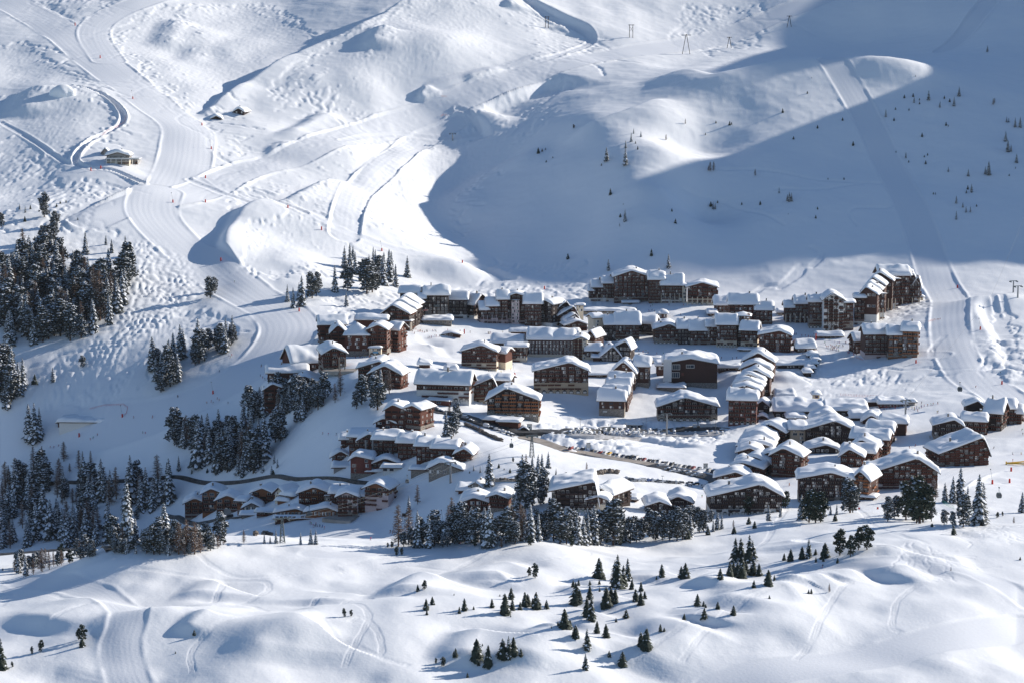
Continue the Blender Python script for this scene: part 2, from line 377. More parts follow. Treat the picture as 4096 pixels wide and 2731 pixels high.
def tracks(t,poly,n,L=(60,200),amp=(1.2,3.5),per=(11,26),w=(.5,1.),wander=.5,drift=0.):
    "n winding ski tracks that start inside the polygon and run down the fall line"
    OFFP.append((t,poly,n)); P=bp(ov(t,poly)); x0,y0=P.min(0); x1,y1=P.max(0); m=0; sx=[];sy=[]
    while m<n:
        a=_R.uniform(x0,x1,4*n); b=_R.uniform(y0,y1,4*n); k=inpoly(a,b,[tuple(q) for q in P]); sx+=list(a[k]); sy+=list(b[k]); m=len(sx)
        if k.sum()==0: break
    x=np.array(sx[:n]); y=np.array(sy[:n]); n=len(x); PX=[x.copy()];PY=[y.copy()]
    ang=_R.normal(0,wander,n); per_=_R.uniform(*per,n); am=_R.uniform(*amp,n); ph=_R.uniform(0,6.28,n); LL=_R.uniform(*L,n)
    st=3.; ns=int(max(L)/st); alive=np.ones(n,int)*0
    cx,cy=x.copy(),y.copy(); pts=[(cx.copy(),cy.copy())]; dirs=[]
    dx=np.zeros(n);dy=-np.ones(n)
    for s in range(ns):
        gx,gy=grad(cx,cy); l=np.hypot(gx,gy)+1e-6; ux,uy=-gx/l,-gy/l
        a=ang+.5*np.sin(s*.12+ph)+drift; c,sn=np.cos(a),np.sin(a); ux,uy=ux*c-uy*sn,ux*sn+uy*c
        dx=.7*dx+.3*ux; dy=.7*dy+.3*uy; l=np.hypot(dx,dy)+1e-6; dx/=l;dy/=l
        cx=cx+dx*st; cy=cy+dy*st; pts.append((cx.copy(),cy.copy())); dirs.append((dx.copy(),dy.copy()))
    for i in range(n):
        k=int(LL[i]/st); q=np.array([(a[i],b[i]) for a,b in pts[:k]]); d=np.array([(a[i],b[i]) for a,b in dirs[:k]])
        m=np.arange(0,k*st-st,1.2); qx=np.interp(m,np.arange(k)*st,q[:,0]); qy=np.interp(m,np.arange(k)*st,q[:,1])
        ddx=np.interp(m,np.arange(k)*st,d[:,0]); ddy=np.interp(m,np.arange(k)*st,d[:,1])
        o=am[i]*np.sin(m*6.283/per_[i]+ph[i]+.8*np.sin(m/37))*(.6+.4*np.sin(m/31+ph[i]))
        stamp(np.stack([qx-ddy*o,qy+ddx*o],1),_R.uniform(*w))
tracks('R',[(200,0),(800,0),(520,170),(350,120)],200,(20,60),w=(.4,.8))
tracks('R',[(860,150),(1150,20),(1850,0),(2150,200),(1900,380),(1750,560),(1330,700),(1000,420)],900)
tracks('R',[(0,290),(180,280),(600,600),(0,600)],380,(30,100))
tracks('R',[(50,680),(700,700),(740,830),(480,940),(400,1050),(0,800)],420,(25,80))
tracks('R',[(0,860),(430,1150),(0,1420)],70,(60,180),amp=(.5,2),wander=.3,w=(.3,.8))
tracks('R',[(250,1190),(900,1300),(700,1400),(100,1400)],60,(40,120))
tracks('S',[(0,400),(480,100),(700,0),(1150,0),(1000,400),(600,580),(0,750)],700,(50,220),w=(.4,1))
tracks('R',[(1390,880),(1500,900),(1560,1000),(1450,1060)],40,(20,50))
tracks('R',[(1450,1290),(1800,1080),(2352,930),(2352,1080)],240,(30,90))
tracks('R',[(1800,1400),(2352,1150),(2352,1400),(2000,1560)],300,(20,80))
tracks('S',[(0,1060),(400,970),(100,1160)],70,(20,60))
tracks('S',[(420,1130),(700,1010),(1000,960),(1200,1000),(900,1290),(760,1400),(600,1560),(200,1560)],900,(15,60),amp=(1,3),per=(9,18),wander=.9)
tracks('S',[(1100,650),(1480,520),(1520,740),(1050,900)],40,(60,180),w=(.3,.7))
tracks('S',[(900,960),(1250,900),(1150,1050),(850,1200)],30,(50,120),amp=(3,5),per=(22,34))
tracks('U',[(1700,60),(2100,0),(2330,120),(2300,250),(1900,300),(1680,330)],300,(20,70),amp=(1.5,3.5),per=(9,17))
tracks('T',[(0,0),(600,0),(0,260)],60,(40,150),w=(.3,.8))
tracks('B',[(300,30),(1300,50),(1250,300),(900,300),(600,250)],50,(60,160),amp=(2,6),per=(20,40),w=(.3,.9))
tracks('E',[(1950,480),(2300,650),(2300,1200),(2000,1250),(1950,900)],30,(60,150),amp=(2,6),per=(22,40))
tracks('E',[(450,1000),(800,1000),(1350,1300),(1300,1370),(250,1300)],130,(20,60),amp=(.3,1.2),w=(.4,.9),wander=.25)
tracks('N',[(1420,590),(1700,600),(1900,740),(1500,740)],40,(15,40),amp=(.5,1.6),per=(6,14),wander=1.2)
tracks('N',[(1600,480),(2300,500),(2300,560),(1900,560)],60,(12,40),amp=(.5,1.5),per=(6,12),wander=1.4)
tracks('U',[(1000,640),(1400,560),(1600,640),(900,900),(300,1150),(300,1000)],160,(20,80),w=(.3,.7))
tracks('A',[(650,500),(1400,330),(1300,480),(900,600)],40,(20,60),amp=(1,3))
def lines(t,L,w=1.,gap=1.6,n=2,jit=.15):
    if t in 'LMN': gap=min(gap,1.05)*.9; n=min(n,3) if n<6 else n; w=w*.75
    for pts in L:
        P=smooth_poly(bp(ov(t,pts)),14); d=np.gradient(P,axis=0); l=np.hypot(*d.T)[:,None]+1e-6; nrm=np.stack([-d[:,1],d[:,0]],1)/l
        for k in range(n):
            o=(k-(n-1)/2)*gap; stamp(P+nrm*(o+jit*np.sin(np.arange(len(P))*.7+k))[:,None],w,.4)
lines('L',[[(330,1240),(450,1180),(620,1110),(760,1090)],[(1260,700),(1340,760),(1480,830),(1700,870),(2000,850),(2352,800)],
 [(0,870),(120,905),(300,930),(450,990),(620,1020)],[(0,1010),(80,920),(150,900)],[(1460,1070),(1520,990),(1550,910)],
 [(1480,1130),(1700,1060),(1830,980),(1850,930),(1800,900),(1600,890),(1250,880),(900,860)],[(960,1100),(1250,1110),(1480,1135),(1700,1110),(1840,1180)],
 [(680,700),(850,685),(1200,690),(1260,700)],[(1330,1560),(1320,1450),(1450,1370),(1700,1300),(2000,1220),(2352,1190)],[(2140,1140),(2200,1080),(2250,1070)]],gap=1.5,n=3)
lines('M',[[(0,780),(500,690),(1100,640),(1650,640),(2100,690)],[(0,820),(300,780),(500,765),(700,795),(1000,790),(1500,755)],[(590,870),(800,780),(1000,700)],
 [(1520,750),(1680,700),(1700,650)],[(0,1180),(120,1200),(190,1300),(120,1420),(20,1560)],[(0,1160),(60,1120),(220,1110)],
 [(60,1330),(150,1300),(240,1380),(280,1480),(250,1520)],[(120,1470),(300,1530),(460,1566)],[(2352,1330),(2200,1400),(2000,1480),(1700,1500),(1400,1560)]],gap=1.4,n=4)
lines('N',[[(0,1480),(150,1350),(350,1210),(650,1060),(900,980),(1200,940),(1500,900),(1850,830)],[(0,1310),(250,1180),(500,1090),(700,1040)],
 [(780,1460),(900,1350),(1000,1160),(1080,1040),(1160,965)],[(1500,1320),(1440,1280),(1470,1130),(1550,1010),(1640,940),(1740,910)],
 [(480,610),(600,530),(720,470)],[(1680,600),(1500,540),(1330,480),(1180,430)]],gap=1.2,n=3)
lines('N',[[(0,1440),(700,1400),(1400,1290),(2352,1120)]],gap=.9,n=7,w=.6)
lines('C',[[(1180,410),(1320,330),(1450,320),(1560,240),(1640,170),(1760,150),(1850,60),(1750,0)],[(1450,345),(1560,280),(1660,210),(1670,150)]],gap=2.5,n=2)
lines('T',[[(0,1290),(300,1400),(700,1560)],[(200,1160),(500,1160),(900,1230),(1370,1260)],[(640,1310),(900,1315),(1250,1260)],[(1440,1420),(1200,1440),(1150,1490),(1200,1560)]],w=.7,gap=1,n=1)
lines('E',[[(2060,520),(2110,650),(2080,740),(2140,850),(2200,930)],[(2130,500),(2200,640),(2150,750),(2250,820),(2230,900)],[(1480,1060),(1490,980),(1600,860)]],gap=2.2,n=2)
# moguls
_mp=[(900,110),(1080,130),(1280,260),(1340,400),(1330,500),(1150,600),(1270,560),(1000,760),(640,980),(420,1130),(300,1150),(370,980),(760,700),(800,600),(870,420),(890,240)]
_u=(U0*K-0)*1.7218; _v=(V0*K-910)*1.7218
MG=inpoly(_u,_v,_mp).astype(float); MG=_box(_box(MG,9,1),4,0)
_cx=X/6.0+2.0*vnoise(X/19,Y/22)+.5*vnoise(X/7,Y/8); _cy=Y/8.8+2.0*vnoise(X/22+9,Y/19)+.5*vnoise(X/7+5,Y/8); _cx=_cx+.5*(np.floor(_cy)%2)
mg=np.abs(np.sin(math.pi*_cx))**.8*np.abs(np.sin(math.pi*_cy))**.8+.5*vnoise(X/3.1,Y/4.)
Z+=MG*1.1*mg*(.6+.8*(vnoise(X/18,Y/18)+.5))
# ploughed heaps between car parks, rough snow off the pistes
def rough(t,poly,h,sc,soft=4):
    a,b,s=TILE[t]; m=inpoly((U0*K-a)*s,(V0*K-b)*s,poly).astype(float); m=_box(_box(m,soft+2,1),soft,0); g=m*h
    Z.__iadd__(g*(np.abs(fbm(X/sc,Y/(sc*.8),4))*2-.4)*(1-PISTE))
rough('H',[(-200,470),(1500,440),(1480,560),(1300,700),(900,690),(300,560),(-200,520)],2.2,9,3)
rough('H',[(-350,620),(0,620),(450,700),(700,740),(400,850),(-100,850),(-400,700)],2.5,12,3)
rough('E',[(1550,420),(1050,520),(850,700),(1000,700),(1340,640),(1550,560)],1.2,8)
rough('E',[(1900,900),(2300,800),(2300,1300),(2000,1200)],2.5,22)
rough('U',[(0,1000),(300,1150),(200,1300),(0,1300)],.5,7)
rough('U',[(430,0),(900,60),(880,400),(600,760),(0,800),(0,0)],.5,9)
rough('I',[(900,1010),(1450,980),(1200,1100),(950,1100)],1.0,6)

Z+=far*(1-PISTE)*.10*fbm(X/3.2,Y/4.5,2)+(1-far)*(1-PISTE)*.06*fbm(X/2.6,Y/3.2,2)
OFF=np.zeros_like(Z)
for _t,_p,_n in OFFP:
    if _n<60: continue
    a,b,sc=TILE[_t]; OFF=np.maximum(OFF,inpoly((U0*K-a)*sc,(V0*K-b)*sc,_p).astype(float))
OFF=_box(_box(OFF,8,1),5,0)*(1-PISTE)
_rn=lambda x,y,s: 1-np.abs(vnoise(x/s,y/s)*2)
Z+=OFF*far*(.26*_rn(X+3*vnoise(X/9,Y/9),Y*.7,5.2)**2+.20*_rn(X*.9+31,Y*.6+9+3*vnoise(X/8,Y/8),3.4)**2)
Z+=(1-far)*OFF*.16*_rn(X,Y*.7,4.2)
TR*=(1-.75*PISTE*(Y>1150))
TRw=np.minimum(1,_box(TR,1,1)*2.3); TRs=np.where(Y>1700,TRw,np.minimum(TR,1))
Z-=TRs*np.where(Y<1150,.22,np.where(Y<1700,.36,.85))
Z+=far*(1-OFF)*(1-PISTE)*(.5*fbm(X/26,Y/16+X/40,3)+.25*_rn(X,Y*1.6,11))
# ---------- base heights ready; lookups on the finished ground
_GAi=np.arange(NC); _GYi=np.arange(NR)
def ground(x,y):
    "height of the finished snow surface (bilinear in the grid)"
    x=np.asarray(x,float); y=np.asarray(y,float)
    r=np.clip(np.interp(y,GY,_GYi),0,NR-1.001); c=np.clip(np.interp(x/y,GA,_GAi),0,NC-1.001)
    i=r.astype(int); j=c.astype(int); fr=r-i; fc=c-j
    return (Z[i,j]*(1-fc)+Z[i,j+1]*fc)*(1-fr)+(Z[i+1,j]*(1-fc)+Z[i+1,j+1]*fc)*fr
def hit(u,v):
    "photo pixel -> point on the ground"
    return hit_fn(ground,u,v,824.,3150.,2.)
def grid_mesh(name,X,Y,Z):
    nr,nc=X.shape; me=bpy.data.meshes.new(name)
    co=np.stack([X,Y,Z],-1).reshape(-1,3).astype(np.float32)
    i=np.arange(nr*nc).reshape(nr,nc); q=np.stack([i[:-1,:-1],i[:-1,1:],i[1:,1:],i[1:,:-1]],-1).reshape(-1,4).astype(np.int32)
    me.vertices.add(len(co)); me.vertices.foreach_set('co',co.ravel())
    me.loops.add(q.size); me.loops.foreach_set('vertex_index',q.ravel())
    me.polygons.add(len(q)); me.polygons.foreach_set('loop_start',np.arange(0,q.size,4,dtype=np.int32))
    me.polygons.foreach_set('loop_total',np.full(len(q),4,np.int32))
    me.polygons.foreach_set('use_smooth',np.ones(len(q),bool))
    me.update(calc_edges=True)
    return me
def mat(name,col,rough=.8,spec=.2):
    m=bpy.data.materials.new(name); m.use_nodes=True; b=m.node_tree.nodes['Principled BSDF']
    b.inputs['Base Color'].default_value=(*col,1); b.inputs['Roughness'].default_value=rough
    b.inputs['Specular IOR Level'].default_value=spec
    return m
def bsdf(m): return m.node_tree.nodes['Principled BSDF']
def nbump(m,scale,strength,dist,detail=3,vec=None):
    n=m.node_tree; t=n.nodes.new('ShaderNodeTexNoise'); t.inputs['Scale'].default_value=scale; t.inputs['Detail'].default_value=detail
    b=n.nodes.new('ShaderNodeBump'); b.inputs['Strength'].default_value=strength; b.inputs['Distance'].default_value=dist
    g=n.nodes.new('ShaderNodeNewGeometry'); n.links.new(g.outputs['Position'],t.inputs['Vector'])
    n.links.new(t.outputs['Fac'],b.inputs['Height']); n.links.new(b.outputs['Normal'],bsdf(m).inputs['Normal'])
    return t,b
M_SNOW=mat('snow',(.86,.88,.9),.6,.3)
nbump(M_SNOW,.8,.35,.25,4)
gm=grid_mesh('snow_ground',X,Y,Z)
_at=gm.attributes.new('groomed','FLOAT','POINT'); _at.data.foreach_set('value',PISTE.astype(np.float32).ravel())
M_GROUND=M_SNOW.copy(); M_GROUND.name='ground_snow'   # packed piste snow is a little darker than fresh snow
_n=M_GROUND.node_tree; _a=_n.nodes.new('ShaderNodeAttribute'); _a.attribute_name='groomed'; _mx=_n.nodes.new('ShaderNodeMix'); _mx.data_type='RGBA'
_mx.inputs[6].default_value=(.86,.88,.9,1); _mx.inputs[7].default_value=(.79,.815,.85,1); _n.links.new(_a.outputs['Fac'],_mx.inputs[0]); _n.links.new(_mx.outputs[2],bsdf(M_GROUND).inputs['Base Color'])
gm.materials.append(M_GROUND)
tag(link(bpy.data.objects.new('snow_ground',gm)),kind='structure')
# mountain beyond the right edge of the picture whose crest throws the long shadow over the bowl
def build_mountain():
    c,s=math.cos(SUN_AZ),math.sin(SUN_AZ); te=math.tan(SUN_EL)
    A=np.linspace(1250,3300,260)
    B=np.interp(A,[1250,1500,1600,1659,1680,1700,1742,1755,1775,1809,1823,1852,1900,1945,1960,1984,2003,2014,2033,2059,2076,2091,2104,2132,2200,2260,2330,2358,2420,2460,2700,3300],
                  [-520,-460,-410,-382,-372,-366,-354,-336,-322,-296,-279,-266,-256,-251,-262,-278,-298,-316,-324,-319,-318,-290,-268,-257,-262,-280,-305,-322,-316,-316,-330,-380])
    x0=1020.; t=(x0+A*s)/c; y=t*s+A*c; h=B+t*te
    offs=np.array([-370,-300,-230,-160,-100,-50,-20,0,20,60,140,260,420,700.])
    PX=x0+offs[:,None]+0*A; PY=y[None]+0*PX
    gl=base(PX,PY)-6; k=np.clip(1-np.abs(offs)/np.where(offs<0,330,800),0,1)**1.15
    H=np.maximum(h[None]*k[:,None]+(gl)*(1-k[:,None]),gl*0+ -50)
    H=np.where(offs[:,None]==0,h[None],np.minimum(H,h[None]-np.abs(offs[:,None])*.12))
    H=H+np.where(np.abs(offs[:,None])>30,5*fbm(PX/60,PY/60,3),0)
    me=grid_mesh('mountain_ridge',PX.T,PY.T,H.T); me.materials.append(M_SNOW); me.flip_normals()
    tag(link(bpy.data.objects.new('mountain_ridge',me)),kind='structure')
build_mountain()
# ---------- materials of the things
def wallmat(name,col,scale=(1,1,1),var=.35,rough=.8):
    m=mat(name,col,rough); n=m.node_tree; t=n.nodes.new('ShaderNodeTexNoise'); t.inputs['Scale'].default_value=1.6; t.inputs['Detail'].default_value=5
    tc=n.nodes.new('ShaderNodeTexCoord'); mp=n.nodes.new('ShaderNodeMapping'); mp.inputs['Scale'].default_value=scale
    n.links.new(tc.outputs['Object'],mp.inputs[0]); n.links.new(mp.outputs[0],t.inputs['Vector'])
    r=n.nodes.new('ShaderNodeMapRange'); r.inputs['From Min'].default_value=.3; r.inputs['From Max'].default_value=.7; r.inputs['To Min'].default_value=1-var; r.inputs['To Max'].default_value=1+var
    mx=n.nodes.new('ShaderNodeVectorMath'); mx.operation='SCALE'; mx.inputs[0].default_value=col
    n.links.new(t.outputs['Fac'],r.inputs['Value']); n.links.new(r.outputs[0],mx.inputs['Scale']); n.links.new(mx.outputs[0],bsdf(m).inputs['Base Color'])
    b=n.nodes.new('ShaderNodeBump'); b.inputs['Strength'].default_value=.4; b.inputs['Distance'].default_value=.08; n.links.new(t.outputs['Fac'],b.inputs['Height']); n.links.new(b.outputs[0],bsdf(m).inputs['Normal'])
    return m
MW={'red':wallmat('red_brown_timber',(.105,.040,.027),(8,8,.5)),'dark':wallmat('dark_stained_timber',(.034,.023,.021),(8,8,.5)),
 'brown':wallmat('brown_timber',(.074,.036,.027),(8,8,.5)),'orange':wallmat('honey_timber',(.23,.10,.05),(8,8,.5)),
 'stone':wallmat('grey_rubble_stone',(.24,.21,.18),(1.2,1.2,1.2),.6),'cream':wallmat('cream_render',(.62,.54,.42),(1,1,1),.08),
 'white':wallmat('white_render',(.72,.70,.66),(1,1,1),.08),'pink':wallmat('pinkish_render',(.55,.44,.42),(1,1,1),.08),'beige':wallmat('beige_render',(.48,.38,.27),(1,1,1),.1),
 'brick':wallmat('brick_red_render',(.17,.055,.042),(1,1,1),.15),'grey':wallmat('grey_concrete',(.30,.29,.28),(1,1,1),.15)}
M_TRIM=wallmat('roof_timber',(.075,.04,.028),(6,6,1)); M_BALC_R=wallmat('red_balcony_timber',(.12,.042,.028),(1,1,6)); M_BALC_D=wallmat('dark_balcony_timber',(.05,.035,.035),(1,1,6)); M_BALC_O=wallmat('orange_balcony_timber',(.34,.13,.055),(1,1,6))
M_BALC={'r':M_BALC_R,'d':M_BALC_D,'o':M_BALC_O}
M_FRAME=mat('white_window_frame',(.68,.64,.58),.5); M_FRAMEB=mat('brown_window_frame',(.12,.05,.03),.6)
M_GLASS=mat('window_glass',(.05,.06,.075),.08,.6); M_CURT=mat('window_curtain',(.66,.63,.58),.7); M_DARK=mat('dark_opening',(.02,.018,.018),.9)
M_METAL=mat('galvanised_steel',(.25,.26,.27),.5); bsdf(M_METAL).inputs['Metallic'].default_value=.6
M_RSNOW=mat('roof_snow',(.87,.89,.91),.6,.3); nbump(M_RSNOW,.9,.3,.15,3)
rnd=random.Random(5)
class MB:
    def __init__(s): s.v=[];s.f=[];s.m=[];s.ms=[]
    def _mi(s,m):
        if m not in s.ms: s.ms.append(m)
        return s.ms.index(m)
    def box(s,x0,x1,y0,y1,z0,z1,m):
        i=len(s.v); s.v+=[(x0,y0,z0),(x1,y0,z0),(x1,y1,z0),(x0,y1,z0),(x0,y0,z1),(x1,y0,z1),(x1,y1,z1),(x0,y1,z1)]
        k=s._mi(m)
        for q in ((0,1,5,4),(1,2,6,5),(2,3,7,6),(3,0,4,7),(4,5,6,7),(3,2,1,0)): s.f.append(tuple(i+a for a in q)); s.m.append(k)
    def poly(s,pts,m,faces=None):
        i=len(s.v); s.v+=list(pts); s.f.append(tuple(range(i,i+len(pts)))); s.m.append(s._mi(m))
    def add(s,v,f,m):
        i=len(s.v); s.v+=list(v); k=s._mi(m)
        for q in f: s.f.append(tuple(i+a for a in q)); s.m.append(k)
    def bar(s,a,b,r,m,n=4):
        a=Vector(a);b=Vector(b);d=(b-a).normalized(); u=d.orthogonal().normalized(); w=d.cross(u); r2=r if not isinstance(r,tuple) else r[1]; r1=r if not isinstance(r,tuple) else r[0]
        ca=[tuple(a+(u*math.cos(6.2832*k/n+.785)+w*math.sin(6.2832*k/n+.785))*r1) for k in range(n)]; cb=[tuple(b+(u*math.cos(6.2832*k/n+.785)+w*math.sin(6.2832*k/n+.785))*r2) for k in range(n)]
        s.add(ca+cb,[(k,(k+1)%n,n+(k+1)%n,n+k) for k in range(n)]+[tuple(range(n))[::-1],tuple(range(n,2*n))],m)
    def mesh(s,name,smooth=False):
        me=bpy.data.meshes.new(name); me.from_pydata(s.v,[],s.f)
        for m in s.ms: me.materials.append(m)
        me.polygons.foreach_set('material_index',s.m)
        if smooth: me.polygons.foreach_set('use_smooth',[True]*len(s.f))
        me.update(); return me
    def obj(s,name,parent=None,smooth=False):
        return link(bpy.data.objects.new(name,s.mesh(name,smooth)),parent)
def empty(name,loc,rz=0):
    o=bpy.data.objects.new(name,None); o.location=loc; o.rotation_euler=(0,0,rz); o.empty_display_size=1; return link(o)
_cache={}
def window_mesh(w,h,style):
    k=('w',round(w,1),round(h,1),style)
    if k not in _cache:
        b=MB(); fm=M_FRAME if style[0]!='b' else M_FRAMEB; gm=M_CURT if style.endswith('c') else M_GLASS; t=.12
        b.box(-w/2,w/2,-.10,.04,0,t,fm); b.box(-w/2,w/2,-.10,.04,h-t,h,fm); b.box(-w/2,-w/2+t,-.10,.04,t,h-t,fm); b.box(w/2-t,w/2,-.10,.04,t,h-t,fm); b.box(-.05,.05,-.10,.04,t,h-t,fm)
        b.box(-w/2+t,-.05,-.04,.02,t,h-t,gm); b.box(.05,w/2-t,-.04,.02,t,h-t,M_GLASS)
        _cache[k]=b.mesh('window')
    return _cache[k]
def balcony_mesh(w,d,style,slats=True):
    k=('b',round(w,1),round(d,1),style)
    if k not in _cache:
        b=MB(); m=M_BALC[style]; b.box(-w/2,w/2,-d,0,-.15,0,M_TRIM)
        for z0,z1 in ((.12,.42),(.50,.80),(.88,1.02)): b.box(-w/2,w/2,-d,-d+.06,z0,z1,m)
        for x in (-w/2,w/2-.1): 
            b.box(x,x+.1,-d+.06,-.001,.12,.95,m)
        b.box(-w/2+.15,w/2-.15,-.05,.02,.0,2.15,MW['dark'])  # flat dark panel on the wall, its colour stands in for a loggia's shade
        b.box(-w/2,-w/2+.12,-d-.03,-d+.09,-.15,1.1,M_TRIM); b.box(w/2-.12,w/2,-d-.03,-d+.09,-.15,1.1,M_TRIM)
        _cache[k]=b.mesh('balcony')
    return _cache[k]
def arch_mesh(w,h,m=None):
    k=('a',round(w,1),round(h,1))
    if k not in _cache:
        b=MB(); n=6; P=[(-w/2,0),(w/2,0)]+[(w/2*math.cos(math.pi*i/n),h-w/2+w/2*math.sin(math.pi*i/n)) for i in range(n+1)]
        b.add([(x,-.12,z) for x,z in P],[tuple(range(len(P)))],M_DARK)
        Q=[(w/2*1.18*math.cos(math.pi*i/n),h-w/2+w/2*1.18*math.sin(math.pi*i/n)) for i in range(n+1)]; R=[(w/2*math.cos(math.pi*i/n),h-w/2+w/2*math.sin(math.pi*i/n)) for i in range(n+1)]
        v=[(x,-.22,z) for x,z in Q]+[(x,-.22,z) for x,z in R]; 
        b.add(v,[(i,i+1,n+2+i,n+1+i) for i in range(n)],MW['cream'])
        b.box(-w/2*.7,w/2*.7,-.16,-.1,.1,h*.55,M_CURT)
        _cache[k]=b.mesh('arch')
    return _cache[k]
def inst(name,me,parent,loc,rz=0):
    o=bpy.data.objects.new(name,me); o.location=loc; o.rotation_euler=(0,0,rz); return link(o,parent)
# ---------- roofs and their snow
def roof_h(kind,W,D,rise,peak):
    "height of the roof plane above the eave at (x in 0..W, y in 0..D)"
    if kind=='F':
        p=peak*W
        return lambda x,y:(rise*(1-abs(x-p)/(p if x<p else W-p)))
    if kind=='S':
        p=peak*D
        return lambda x,y:(rise*(1-abs(y-p)/(p if y<p else D-p)))
    if kind=='H':
        return lambda x,y:rise*min(1,2*min(x/W,1-x/W,y/D,1-y/D)*1.0)
    if kind=='A': # lean-to falling towards the front
        return lambda x,y:rise*y/D
    return lambda x,y:0.
def snow_mesh(kind,W,D,rise,peak,ov,thick,seed):
    "thick rounded snow blanket on the roof: top surface plus skirt down to the roof slab"
    f0=roof_h(kind,W,D,rise,peak)
    def f(x,y):
        xc=min(max(x,0),W); yc=min(max(y,0),D); z=f0(xc,yc)
        if kind=='F': z-= (abs(x-xc))*rise/max(peak*W,1.)*(1 if x<0 else peak/(1-peak+1e-6)) 
        if kind=='S': z-= (abs(y-yc))*rise/max(peak*D,1.)
        return z
    st=1.25; nx=max(5,int((W+2*ov)/st)); ny=max(5,int((D+2*ov)/st)); nx=min(nx,56); ny=min(ny,34)
    xs=[-ov+(W+2*ov)*i/nx for i in range(nx+1)]; ys=[-ov+(D+2*ov)*j/ny for j in range(ny+1)]
    v=[];fc=[]
    def nz(x,y,s): return float(vnoise(np.array(x/s+seed*7.1),np.array(y/s+seed*3.7)))
    XX,YY=np.meshgrid(xs,ys); N=vnoise(XX/5.6+seed*7.1,YY/5.6+seed*3.7)+.3*vnoise(XX/2.6+seed,YY/2.6+seed*2); N2=vnoise(XX/10+seed*1.3,YY/7.5+seed)
    for j,y in enumerate(ys):
        for i,x in enumerate(xs):
            e=min((x+ov),(W+ov-x),(y+ov),(D+ov-y)); r=1.35; k=min(1,e/r); round_=math.sqrt(max(0,1-(1-k)**2))
            th=thick*1.0*(.26+.74*round_)*(1+.62*N[j,i]+.6*N2[j,i])
            # soften the ridge line
            z=f(x,y)
            if kind in('F','S'):
                q=abs(x-peak*W) if kind=='F' else abs(y-peak*D); z-=max(0,1-q/2.6)**2*.16*rise
            bul=.22*(1-k)
            z-=(1-k)*.55*max(0,N[j,i]*2.2)
            v.append((x+ (bul if i==nx else -bul if i==0 else 0),y+(bul if j==ny else -bul if j==0 else 0),z+th))
    idx=lambda i,j:j*(nx+1)+i
    for j in range(ny):
        for i in range(nx): fc.append((idx(i,j),idx(i+1,j),idx(i+1,j+1),idx(i,j+1)))
    ring=[(i,0) for i in range(nx)]+[(nx,j) for j in range(ny)]+[(i,ny) for i in range(nx,0,-1)]+[(0,j) for j in range(ny,0,-1)]
    b=len(v)
    for i,j in ring:
        x,y=xs[i],ys[j]; cx=min(max(x,-ov+.25),W+ov-.25); cy=min(max(y,-ov+.25),D+ov-.25); v.append((cx,cy,f(x,y)+.02))
    n=len(ring)
    for k in range(n):
        a=idx(*ring[k]); c=idx(*ring[(k+1)%n]); fc.append((a,b+k,b+(k+1)%n,c))
    me=bpy.data.meshes.new('roof_snow'); me.from_pydata(v,[],fc); me.materials.append(M_RSNOW); me.polygons.foreach_set('use_smooth',[True]*len(fc)); me.update(); return me
def roof_slab(kind,W,D,rise,peak,ov):
    f=roof_h(kind,W,D,rise,peak); b=MB(); t=.45
    if kind=='F':
        sl=rise/max(peak*W,.1); sr=rise/max((1-peak)*W,.1)
        P=[(-ov,-ov*sl),(peak*W,rise),(W+ov,-ov*sr)]; Y=(-ov,D+ov)
        v=[(x,y,z) for y in Y for x,z in P]+[(x,y,z-t) for y in Y for x,z in P]
        b.add(v,[(0,1,4,3),(1,2,5,4),(7,6,9,10),(8,7,10,11),(0,6,7,1),(1,7,8,2),(4,10,9,3),(5,11,10,4),(0,3,9,6),(2,8,11,5)],M_TRIM)
    elif kind=='S':
        sl=rise/max(peak*D,.1); sr=rise/max((1-peak)*D,.1)
        P=[(-ov,-ov*sl),(peak*D,rise),(D+ov,-ov*sr)]; Xx=(-ov,W+ov)
        v=[(x,y,z) for x in Xx for y,z in P]+[(x,y,z-t) for x in Xx for y,z in P]
        b.add(v,[(0,3,4,1),(1,4,5,2),(6,7,10,9),(7,8,11,10),(0,1,7,6),(1,2,8,7),(3,9,10,4),(4,10,11,5),(0,6,9,3),(2,5,11,8)],M_TRIM)
    elif kind=='H':
        v=[(-ov,-ov,-.1),(W+ov,-ov,-.1),(W+ov,D+ov,-.1),(-ov,D+ov,-.1),(W/2,D/2,rise)]
        b.add(v,[(0,1,4),(1,2,4),(2,3,4),(3,0,4),(3,2,1,0)],M_TRIM)
    else:
        r=rise if kind=='A' else 0
        v=[(-ov,-ov,0),(W+ov,-ov,0),(W+ov,D+ov,r),(-ov,D+ov,r),(-ov,-ov,-t),(W+ov,-ov,-t),(W+ov,D+ov,r-t),(-ov,D+ov,r-t)]
        b.add(v,[(0,1,2,3),(4,7,6,5),(0,4,5,1),(1,5,6,2),(2,6,7,3),(3,7,4,0)],M_TRIM)
    return b
NB=[0,0,0]
